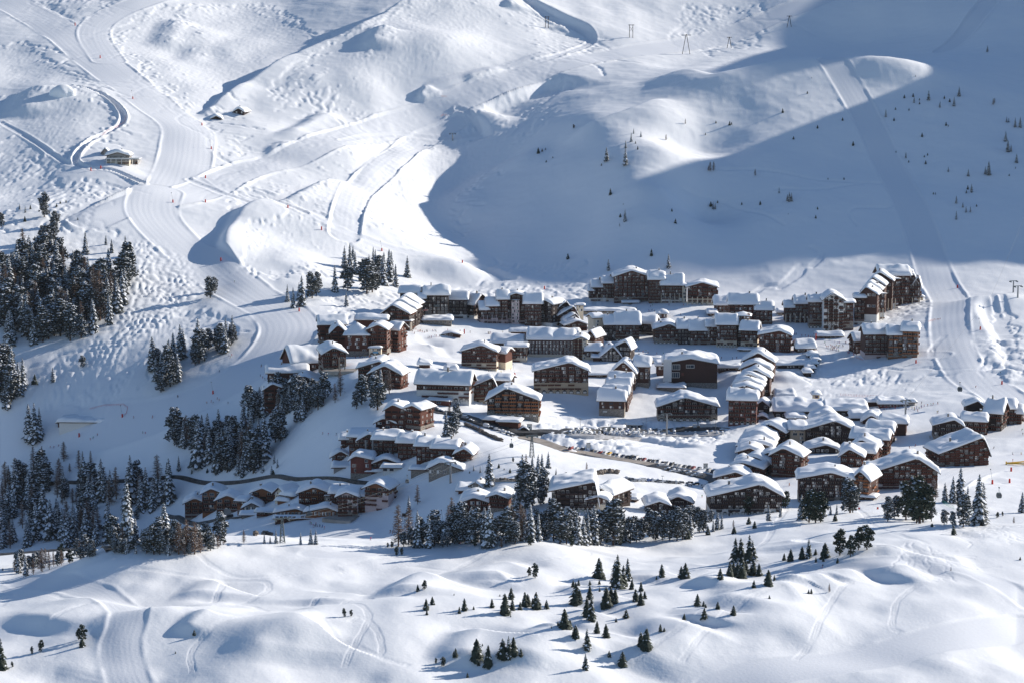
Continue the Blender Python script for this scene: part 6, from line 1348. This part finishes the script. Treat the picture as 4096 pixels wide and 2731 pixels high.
people('on the lower left piste','U',[(922,1310),(1050,1305,'red'),(985,1415),(1000,1418,'pink'),(622,1460,'red'),(640,1450,'green'),(671,1430,'red'),(348,1515,'red'),(370,1515,'pink'),(403,1505,'red'),(437,1495,'green')],pose=1)
people('on the nearest piste','N',[(962,772,'black','red',1),(1848,793,'white','black',0)])
people('on the top road','S',[(1325,62,'red','red',1)])
# ---------- snow lances, markers, posts, pylons
M_RED=mat('red_padding',(.55,.045,.03),.6); M_POLE=wallmat('pole_timber',(.07,.05,.04),(1,1,1),.2); M_STEEL=mat('painted_steel',(.13,.15,.15),.5); M_YEL=mat('yellow_padding',(.7,.42,.05),.6); M_NETR=mat('red_net',(.6,.10,.12),.8); M_NETO=mat('orange_net',(.7,.16,.05),.8); M_GREEN=mat('green_net',(.02,.22,.16),.8); M_SIGN=mat('white_sign',(.6,.6,.56),.5)
def pole_h(t,x,y,h): q=gpt(t,x,y); return q,h/TILE[t][2]/(FP/q[1])
def lances(L):
    for i,(t,x,y,h,lab) in enumerate(L):
        q,H=pole_h(t,x,y,h); r=empty('snow_lance',q); tag(r,lab,'snow lance','red padded snow lances beside the pistes')
        b=MB(); b.bar((0,0,-.4),(0,0,max(2.4,min(H,3.4))),(.62,.52),M_RED,8); link(bpy.data.objects.new('padding',b.mesh('padding')),r)
        if i%2==0: b=MB(); b.bar((0,0,1.5),(-1.2,.3,8.5),(.09,.05),M_STEEL,5); b.box(-1.5,-.9,.1,.5,8.3,8.8,M_STEEL); link(bpy.data.objects.new('lance',b.mesh('lance')),r)
lances([('R',517,178,20,'red padded lance where two top-left pistes meet'),('R',690,402,20,'red padded lance in the middle of the top-left piste'),('R',915,683,16,'small red padded lance lower on the top-left piste'),('R',1391,865,18,'red padded lance below the half-buried hut'),('R',1455,1028,18,'red padded lance on the right edge of the piste near the mountain restaurant'),
 ('R',1415,1228,20,'red padded lance beside the yellow mat at the piste junction'),('R',1191,1396,20,'left one of two red lances on the wide groomed fan'),('R',1415,1395,20,'right one of two red lances on the wide groomed fan'),('R',626,1178,22,'left red post under the mountain restaurant'),('R',694,1162,20,'right red post under the mountain restaurant'),('R',1983,1432,16,'red lance at the top of the knoll bank'),
 ('U',1521,232,24,'red lance at the dark left foot of the knoll'),('U',2060,578,24,'red lance below the steep spruce bank'),('U',2215,18,24,'red lance on the path over the knoll'),('U',1467,1143,24,'red lance in the shaded piste above the skier group'),('U',545,1438,26,'red lance on the lower left piste near the larches'),('U',842,1303,16,'red marker beside the long snow-buried shed'),
 ('A',1997,122,18,'red lance on top of the round snow knoll'),('A',1240,10,18,'red lance above the conifer grove'),('B',888,370,30,'red lance on the shaded slope behind the brown block'),('B',608,1185,28,'red post on the village piste by the gallery'),
 ('E',1725,358,28,'red lance at the foot of the long right-hand piste'),('E',1940,750,24,'red lance on the bumpy slope right of the piste'),('E',1335,1062,26,'red lance in front of the orange-balconied block'),('E',2143,1260,26,'red lance at the lower right piste edge'),
 ('G',2288,1262,80,'tall red post between the wedge block and the tree belt'),('G',645,1297,40,'red lance among the larches above the tree belt'),('I',2230,902,34,'orange-red lance on the broad piste beside the yellow frame'),('I',2053,1022,26,'left red post on the rim of the shaded gully'),('I',2215,1010,26,'right red post on the rim of the shaded gully')])
def hframe(t,x,y,h,lab,kind):
    q,H=pole_h(t,x,y,h); r=empty('power_pole',q,.2); tag(r,lab,'power pole'); s=H*.13
    for sg in (-1,1):
        b=MB(); b.bar((sg*s*(1 if kind=='H' else 1.6),0,-1),(sg*s*(1 if kind=='H' else .1),0,H),.35,M_POLE,5); link(bpy.data.objects.new('leg',b.mesh('leg')),r)
    b=MB(); b.bar((-s*1.9,0,H*.96),(s*1.9,0,H*.96),.3,M_POLE,4); link(bpy.data.objects.new('crossarm',b.mesh('crossarm')),r)
    if kind=='H': b=MB(); b.bar((-s,0,H*.45),(s,0,H*.85),.15,M_POLE,4); b.bar((s,0,H*.45),(-s,0,H*.85),.15,M_POLE,4); link(bpy.data.objects.new('brace',b.mesh('brace')),r)
    return q,H
pl=[hframe('S',1415,193,76,'two-legged timber power pole beside the curving top road','H'),hframe('S',1995,262,90,'two-legged timber power pole on the top slope right of the road','H'),
 hframe('T',25,376,136,'tallest timber pole on the bright crest','A'),hframe('T',322,333,76,'leaning two-legged pole right of the tallest timber pole','A'),hframe('T',735,189,78,'pole at the edge of the top right shadow','A')]
def cable(lab,pts,r=.05,sag=.012):
    b=MB(); V=[]
    for a,c in zip(pts[:-1],pts[1:]):
        a=Vector(a);c=Vector(c); n=10; d=(c-a).length
        ps=[a.lerp(c,k/n)-Vector((0,0,4*sag*d*(k/n)*(1-k/n))) for k in range(n+1)]
        for p_,q_ in zip(ps[:-1],ps[1:]): b.bar(p_,q_,r,M_STEEL,3)
    o=b.obj('cable'); tag(o,lab,'cable'); return o
def lift_pylon(t,x,y,h,lab,lattice=False):
    q,H=pole_h(t,x,y,h); r=empty('lift_pylon',q,.3); tag(r,lab,'lift pylon')
    if lattice:
        w=H*.10
        for sx in (-1,1):
            for sy in (-1,1):
                b=MB(); b.bar((sx*w,sy*w,-1),(sx*w*.25,sy*w*.25,H),.16,M_STEEL,4); link(bpy.data.objects.new('leg',b.mesh('leg')),r)
        b=MB()
        for k in range(7):
            f0=k/7;f1=(k+1)/7; a=w*(1-.75*f0);c=w*(1-.75*f1)
            for sx,sy,ex,ey in ((-1,-1,1,-1),(1,-1,1,1),(1,1,-1,1),(-1,1,-1,-1)): b.bar((sx*a,sy*a,H*f0),(ex*c,ey*c,H*f1),.09,M_STEEL,3); b.bar((ex*a,ey*a,H*f0),(sx*c,sy*c,H*f1),.09,M_STEEL,3)
        link(bpy.data.objects.new('bracing',b.mesh('bracing')),r)
    else:
        b=MB(); b.bar((0,0,-2),(0,0,H),(.75,.5),M_METAL,8); link(bpy.data.objects.new('mast',b.mesh('mast')),r)
    b=MB(); b.box(-3.2,3.2,-.25,.25,H-.2,H+.25,M_STEEL); link(bpy.data.objects.new('crossarm',b.mesh('crossarm')),r)
    for s in (-1,1):
        b=MB(); b.box(s*3-.2,s*3+.2,-2,2,H-.7,H-.2,M_STEEL)
        for k in range(4): b.bar((s*3-.25,-1.6+k*1.05,H-.8),(s*3+.25,-1.6+k*1.05,H-.8),.28,M_STEEL,7)
        link(bpy.data.objects.new('sheave_train',b.mesh('sheave_train')),r)
    return Vector((q[0],q[1],q[2]+H))
A1=lift_pylon('F',1245,1452,238,'lattice pylon below the terrace restaurant',True); A2=lift_pylon('G',710,893,200,'leaning steel mast beside the low stone annex'); A3=lift_pylon('G',1475,650,210,'lattice pylon above the tall spruces by the road',True)
A4=lift_pylon('H',863,447,212,'tall steel mast in the upper car park'); A5=lift_pylon('I',1235,405,178,'steel mast with red padding at the lift station'); A6=lift_pylon('E',2250,402,112,'left chairlift mast on the right-hand knoll'); A7=lift_pylon('E',2292,450,112,'right chairlift mast on the right-hand knoll')
A8=lift_pylon('S',765,968,48,'small green lift mast on the upper snow shoulder')
o_=Vector((3,0,-.9)); cable('lower pair of gondola ropes past the stone annex',[A1+o_,A2+o_,A3+o_,A4+o_]); cable('upper pair of gondola ropes past the stone annex',[A1-Vector((3,0,.9)),A2-Vector((3,0,.9)),A3-Vector((3,0,.9)),A4-Vector((3,0,.9))])
cable('gondola rope rising from the lift station to the right',[A5,A5.lerp(A6,.5)+Vector((30,60,20)),A6+Vector((60,200,60))],.06,.004)
def gondola(t,x,y,sc_,lab,back=.97):
    u,v=sp(t,x,y); a,c=ray(u,v); q=hit(u,v); yy=q[1]*back; r=empty('gondola',(a*yy,yy,CAMZ+c*yy)); tag(r,lab,'gondola'); s=sc_
    b=MB(); P=[(-.8,0),(-1.05,.6),(-1.05,1.3),(-.75,2.1),(.75,2.1),(1.05,1.3),(1.05,.6),(.8,0)]; P=[(x*s,z*s) for x,z in P]; n=8
    b.add([(x,y_,z) for y_ in (-.85*s,.85*s) for x,z in P],[tuple(range(n)),tuple(range(2*n-1,n-1,-1))]+[(i,n+i,n+(i+1)%n,(i+1)%n) for i in range(n)],M_STEEL); link(bpy.data.objects.new('cabin',b.mesh('cabin')),r)
    b=MB(); b.box(-.85*s,.85*s,-.9*s,-.87*s,.75*s,1.8*s,M_GLASS); b.box(1.06*s,1.08*s,-.6*s,.6*s,.7*s,1.4*s,M_GLASS); link(bpy.data.objects.new('window_glass',b.mesh('window_glass')),r)
    b=MB(); b.bar((0,0,2.1*s),(0,.3,4.2*s),.09*s,M_STEEL,4); b.box(-.3,.3,-.5,.9,4.2*s,4.5*s,M_STEEL); link(bpy.data.objects.new('hanger',b.mesh('hanger')),r)
gondola('F',1498,1200,1.25,'white gondola cabin before the terrace restaurant',.985); gondola('G',1283,560,1.1,'gondola cabin above the empty snow slope by the road'); gondola('G',303,893,1.0,'gondola cabin beside the five-storey cream chalet'); gondola('H',317,408,1.0,'gondola cabin in front of the small red lift shed',.99)
gondola('E',1747,1325,1.4,'green gondola cabin over the right-hand piste'); gondola('I',2115,1150,1.2,'chair cabin over the shaded gully at the right edge',.93)
def lamp(t,x,y,h,lab):
    q,H=pole_h(t,x,y,h); r=empty('street_lamp',q); tag(r,lab,'street lamp'); b=MB(); b.bar((0,0,-.5),(0,0,H),(.16,.09),M_METAL,6); link(bpy.data.objects.new('post',b.mesh('post')),r)
    b=MB(); b.box(-.9,.9,-.2,.2,H,H+.25,M_STEEL); link(bpy.data.objects.new('lamp_head',b.mesh('lamp_head')),r)
lamp('G',1930,425,138,'street lamp at the left end of the upper car park'); lamp('H',668,395,116,'street lamp in the middle of the upper car park'); lamp('H',1320,428,135,'street lamp at the right end of the upper car park'); lamp('H',822,870,42,'short street lamp in the lowest parking row')
def sign(t,x,y,w,h,post,lab,m,txt=None):
    q=gpt(t,x,y); px=FP/q[1]*TILE[t][2]; W_,H_,P_=w/px,h/px,post/px; r=empty('sign_board',q); tag(r,lab,'sign')
    b=MB(); b.box(-W_/2,W_/2,-.08,.08,P_,P_+H_,m); link(bpy.data.objects.new('panel',b.mesh('panel')),r)
    b=MB(); b.bar((-W_/2,.1,-.5),(-W_/2,.1,P_+H_),.12,M_POLE,4); b.bar((W_/2,.1,-.5),(W_/2,.1,P_+H_),.12,M_POLE,4); b.box(-W_/2-.2,W_/2+.2,-.2,.25,P_+H_,P_+H_+.25,M_POLE); link(bpy.data.objects.new('frame',b.mesh('frame')),r)
    if txt:
        for i,(dx,dz,ww,hh) in enumerate(txt): b=MB(); b.box(W_*dx,W_*(dx+ww),-.12,-.085,P_+H_*dz,P_+H_*(dz+hh),CLO['black']); link(bpy.data.objects.new('arrow' if len(txt)==1 else 'map_print',b.mesh('print')),r)
sign('G',1452,402,44,54,6,'large framed board with a black arrow beside the road junction',M_SIGN,[(-.05,.4,.25,.2)]); sign('H',126,585,34,44,24,'pale framed notice board standing in the snow bank',M_SIGN); sign('H',1228,762,38,46,4,'framed notice board at the right end of the sandy road',M_SIGN,[(-.3,.2,.2,.2),(.05,.5,.2,.2)]); sign('G',275,1215,38,28,6,'dark wooden board with white script above the lower trees',MW['dark'])
def flag(t,x,y,h,lab,m):
    q,H=pole_h(t,x,y,h); r=empty('flag',q); tag(r,lab,'flag'); b=MB(); b.bar((0,0,0),(0,0,H),.05,M_METAL,4); link(bpy.data.objects.new('pole',b.mesh('pole')),r); b=MB(); b.box(0,.9,-.02,.02,H*.15,H,m); link(bpy.data.objects.new('cloth',b.mesh('cloth')),r)
flag('C',1790,858,76,'tall red banner on the village square',M_RED); flag('A',2010,798,55,'red banner on the ski-school meadow',M_RED); flag('I',967,1262,26,'small red flag below the long brown block',M_RED); flag('I',792,1262,22,'small red flag near the frosted pine',M_RED)
def net(t,pts,h,m,lab,cat='net fence'):
    Q=[gpt(t,x,y) for x,y in pts]; r=empty('net_fence',Q[0]); tag(r,lab,cat); o=Vector(Q[0])
    b=MB(); Qs=[Vector(q)-o for q in Q]
    for a,c in zip(Qs[:-1],Qs[1:]):
        n=max(1,int((c-a).length/2))
        for k in range(n):
            p0=a.lerp(c,k/n);p1=a.lerp(c,(k+1)/n)
            for j in range(4): b.bar(p0+Vector((0,0,h*(j+.5)/4)),p1+Vector((0,0,h*(j+.5)/4)),.035,m,3)
            b.bar(p0,p0+Vector((0,0,h)),.05,m,3)
    link(bpy.data.objects.new('mesh_net',b.mesh('mesh_net')),r)
net('I',[(625,190),(750,198),(880,206),(990,208)],1.8,M_NETR,'long crimson net along the foot of the scored snow slope'); net('E',[(1455,675),(1510,662),(1570,655)],1.4,M_NETO,'orange net beside the piste above the orange-balconied block'); net('E',[(770,1012),(840,1042)],1.4,M_NETO,'short orange net before the orange-balconied block')
net('S',[(690,668),(725,668)],1.6,M_NETO,'short red net at the end of the curled upper road'); net('S',[(685,805),(700,795),(730,800)],1.6,M_NETO,'red net round a snow gun on the wide diagonal piste'); net('R',[(870,800),(860,845),(800,880),(740,905),(700,940)],1.4,M_NETR,'dark red net on the outside of the hairpin road'); net('B',[(135,1140),(185,1152)],1.2,M_NETO,'short orange net on the village piste')
net('U',[(620,1250),(720,1225),(850,1220),(880,1240),(870,1280),(845,1300)],1.2,M_NETR,'faint red net round the end of the snow-buried shed'); net('I',[(1580,1200),(1640,1235),(1700,1262)],2.0,M_GREEN,'left stretch of green net behind the stone pines'); net('I',[(1820,1262),(1870,1300)],2.0,M_GREEN,'right stretch of green net behind the stone pines'); net('A',[(1400,775),(1350,870),(1270,960)],1.2,M_NETR,'faint red net dropping beside the large red hotel')
q=gpt('I',2310,840); r=empty('start_frame',q); tag(r,'yellow padded frame at the right edge of the broad piste','frame')
for a,c in (((-8,0,1),(8,6,1)),((-8,0,1),(6,-3,1)),((-8,0,0),(-8,0,2))): b=MB(); b.bar(a,c,.45,M_YEL,5); link(bpy.data.objects.new('beam',b.mesh('beam')),r)
# lorry with loader crane by the car park
q=gpt('H',1230,392); r=empty('lorry',(q[0],q[1],q[2]+.3),.02); tag(r,'white tipper lorry with a black loading crane on the car park road','lorry')
b=MB(); b.box(-4,8,-1.25,1.25,1,3.4,PAINT['white']); link(bpy.data.objects.new('load_body',b.mesh('load_body')),r)
b=MB(); b.box(-8.4,-6.2,-1.2,1.2,.7,3.2,PAINT['white']); b.box(-8.45,-8.38,-1,1,1.9,2.9,M_GLASS); link(bpy.data.objects.new('cab',b.mesh('cab')),r)
b=MB(); b.bar((-5.2,0,1),(-5.4,0,5.5),.3,M_STEEL,5); b.bar((-5.4,0,5.5),(-4.4,0,7.5),.25,M_STEEL,5); b.bar((-4.4,0,7.5),(-3.6,0,4.5),.2,M_STEEL,5); link(bpy.data.objects.new('crane',b.mesh('crane')),r)
for x in (-7,-1,5,6.5):
    b=MB(); b.bar((x,-1.3,.5),(x,1.3,.5),.5,M_TYRE,8); link(bpy.data.objects.new('axle',b.mesh('axle')),r)
# snow mushroom at the hairpin top
bm=bmesh.new(); bmesh.ops.create_icosphere(bm,subdivisions=3,radius=1)
for v in bm.verts:
    p=v.co; k=1+.12*math.sin(p.x*3+p.y*5); p.x*=12.5*k*(1 if p.z<.3 else .9); p.y*=8*k; p.z=p.z*9+(2 if p.z>0 else 0)
me=bpy.data.meshes.new('snow_mound'); bm.to_mesh(me); bm.free(); me.materials.append(M_RSNOW); me.polygons.foreach_set('use_smooth',[True]*len(me.polygons))
o=link(bpy.data.objects.new('snow_mound',me)); o.location=Vector(gpt('R',425,660))+Vector((0,4,0)); tag(o,'isolated block-shaped snow mound above the hairpin road','snow mound')
# ---------- additions on particular fronts
def root_by(lab): return next(r for r in ROOTS if lab in r['label'])
def panel(lab,t,x0,x1,y0,y1,yf,m,name,out=.25,th=.3,label=None):
    "flat piece on a front wall; yf is the foot of that wall in tile pixels"
    r=root_by(lab); u0,v=sp(t,x0,yf); u1,_=sp(t,x1,yf); g=hit((u0+u1)/2,v); yy=g[1]-out; px=FP/g[1]; s=TILE[t][2]
    a,_=ray(u0,v); b_,_=ray(u1,v); cd=1/math.sqrt(1+((CAMZ-g[2])/yy)**2); z0=g[2]+(yf-y1)/s/px/cd; z1=g[2]+(yf-y0)/s/px/cd
    b=MB(); b.box(a*yy,b_*yy,yy-th,yy,z0,z1,m); b.v=[(x-r.location.x,y-r.location.y,z-r.location.z) for x,y,z in b.v]; o=link(bpy.data.objects.new(name,b.mesh(name)),r)
    if label: o['label']=label
    return (a*yy,b_*yy,yy-th,z0,z1,r)
def lettering(lab,t,x0,x1,y0,y1,yf,s,m,out=.6):
    X0,X1,yy,z0,z1,r=panel(lab,t,x0,x1,y0,y1,yf,m,'backing',out=out,th=.01); o=r.children[-1]; bpy.data.objects.remove(o)
    c=bpy.data.curves.new('lettering','FONT'); c.body=s; c.size=1; c.extrude=.03; tmp=bpy.data.objects.new('tmp',c); me=bpy.data.meshes.new_from_object(tmp); bpy.data.objects.remove(tmp)
    xs=[v.co.x for v in me.vertices]; ys=[v.co.y for v in me.vertices]; sx=(X1-X0)/(max(xs)-min(xs)); sy=(z1-z0)/(max(ys)-min(ys)); mx,my=min(xs),min(ys)
    for v in me.vertices: v.co=Vector((X0+(v.co.x-mx)*sx-r.location.x,yy-.05-v.co.z-r.location.y,z0+(v.co.y-my)*sy-r.location.z))
    me.materials.append(m); link(bpy.data.objects.new('lettering',me),r)
PH='public hall with a white panel'
panel(PH,'C',360,436,1022,1232,1284,MW['white'],'white_panel',1.0,.5)
for x0,x1,y0,y1 in ((442,516,1068,1120),(572,650,1070,1105),(728,806,1074,1116),(438,512,1142,1196),(726,806,1142,1180)):
    panel(PH,'C',x0,x1,y0,y1,1284,M_FRAME,'window_frame',.7,.2); panel(PH,'C',x0+4,x1-4,y0+4,y1-4,1284,M_GLASS,'window_pane',.95,.05)
    for k in range(1,4): xx=x0+(x1-x0)*k/4; panel(PH,'C',xx-1.2,xx+1.2,y0+3,y1-3,1284,M_FRAME,'mullion',1.02,.06)
panel(PH,'C',515,556,1132,1186,1284,M_TRIM,'logo_board',1.0,.1); lettering(PH,'C',530,552,1146,1174,1284,'K',MW['brick'],1.5)
LT='white timber-framed gable lattice'
for x in (500,540,583): panel(LT,'E',x-2.5,x+2.5,430,765,768,M_TRIM,'lattice_post',1.4,.25)
_LX=[(500,540),(540,583)]
r=root_by(LT); g=hit(*sp('E',541,768)); yy=g[1]-1.7; px=FP/g[1]; cd=1/math.sqrt(1+((CAMZ-g[2])/yy)**2)
def ep(x,y): a,_=ray(*sp('E',x,768)); return Vector((a*yy,yy,g[2]+(768-y)/2.351/px/cd))-r.location
for x0,x1 in _LX:
    ys=list(range(765,440,-41))
    for i,(ya,yb) in enumerate(zip(ys[:-1],ys[1:])):
        for (a0,b0) in (((x0,ya),(x1,yb)),((x1,ya),(x0,yb)),((x0,yb),(x1,yb))):
            b=MB(); b.bar(ep(*a0),ep(*b0),.13,M_TRIM,3); link(bpy.data.objects.new('lattice_strut',b.mesh('lattice_strut')),r)
for a0,b0 in (((465,455),(541,395)),((541,395),(640,455)),((500,470),(470,450)),((583,470),(620,450))): b=MB(); b.bar(ep(*a0),ep(*b0),.16,M_TRIM,3); link(bpy.data.objects.new('lattice_strut',b.mesh('lattice_strut')),r)
def pillars(lab,t,xs,y0,y1,yf,m,w=6,out=1.3):
    for x in xs: panel(lab,t,x-w/2,x+w/2,y0,y1,yf,m,'pillar',out,.9)
pillars(LT,'E',(110,152,198,244,288),600,682,684,MW['cream'])
HH='highest long brown hotel'
pillars(HH,'B',(1985,2025,2070,2113,2155),405,496,500,MW['cream'],5); pillars(HH,'B',(1385,1430,1475),415,480,484,MW['cream'],4); pillars(HH,'C',(588,632,680,730,778,828),440,512,517,MW['cream'],7,1.6)
TW='tall brown tower block climbing'
pillars(TW,'E',(922,960,992,1022),545,655,660,MW['cream'],7,2.2); pillars(TW,'E',(1072,1105,1138),455,560,575,MW['cream'],7,2); pillars(TW,'E',(1168,1205,1250,1300,1362),445,498,500,MW['cream'],6,4)
pillars('chalet hotel' if False else 'long chalet hotel with one sweeping','A',(727,781,838,893),1005,1135,1136,MW['stone'],11,1.3)
pillars('very long red timber hotel','F',(2030,2095),475,632,650,MW['grey'],15,3.2)
pillars('brown block with a pale stair tower','B',(316,352,398,440,490,535),610,685,692,MW['pink'],5,1.4)
ND='near-black timber block'
panel(ND,'A',1620,1678,555,570,640,M_SIGN,'sign_panel',1.6,.15); lettering(ND,'A',1626,1672,558,567,640,'SKI',M_RED,1.9); panel(ND,'A',1728,1784,516,532,640,M_STEEL,'sign_panel',1.6,.15)
RD='large red timber hotel with seven'
panel(RD,'A',1155,1205,952,966,1000,mat('blue_sign',(.10,.28,.45),.5),'sign_panel',.6,.15)
panel('brick-red arcade','C',985,1015,1380,1540,1640,MW['cream'],'white_column',1.0,.4)
AN='small dark annex with white lettering'
lettering(AN,'C',1257,1300,1498,1512,1545,'CMI',M_SIGN,1.2)
CK='wide shopping hall under one vast'
panel(CK,'I',386,416,182,212,262,M_YEL,'clock_surround',.8,.1)
X0,X1,yy,z0,z1,r=panel(CK,'I',388,414,184,210,262,mat('blue_clock_face',(.02,.03,.12),.5),'clock_face',1.0,.1)
b=MB(); cx,cz=(X0+X1)/2-r.location.x,(z0+z1)/2-r.location.z; y_=yy-.1-r.location.y; b.bar((cx,y_,cz),(cx+.9,y_,cz+.15),.12,M_YEL,3); b.bar((cx,y_,cz),(cx-.2,y_,cz+.7),.12,M_YEL,3); link(bpy.data.objects.new('clock_hands',b.mesh('clock_hands')),r)
MR='pale mountain restaurant'
panel(MR,'R',728,958,1086,1096,1132,MW['white'],'balcony',4,.3); pillars(MR,'R',(735,765,800,838,870,912,950),1096,1130,1132,MW['white'],3,4); panel(MR,'R',728,958,1095,1098,1132,MW['grey'],'deck',.5,4)
panel('narrow brown block with a string','B',1437,1475,1508,1520,1560,M_SIGN,'sign_panel',.5,.12); panel('hotel_annex' if False else 'low snow-capped annexes','F',1940,2010,640,800,852,MW['brick'],'red_panel',.5,.2)
print('objects',len(bpy.data.objects),time.time()-T0)
# ---------- thin winter haze
hb=MB(); hb.box(-2800,2800,-60,4400,-40,1000,M_SNOW); hm=hb.mesh('haze'); hm.materials.clear()
M_HAZE=bpy.data.materials.new('haze'); M_HAZE.use_nodes=True; n=M_HAZE.node_tree; n.nodes.clear(); pv=n.nodes.new('ShaderNodeVolumePrincipled'); pv.inputs['Density'].default_value=.000008; pv.inputs['Color'].default_value=(.75,.86,1,1); pv.inputs['Anisotropy'].default_value=.2
om=n.nodes.new('ShaderNodeOutputMaterial'); n.links.new(pv.outputs[0],om.inputs['Volume']); hm.materials.append(M_HAZE)
tag(link(bpy.data.objects.new('haze',hm)),kind='stuff')
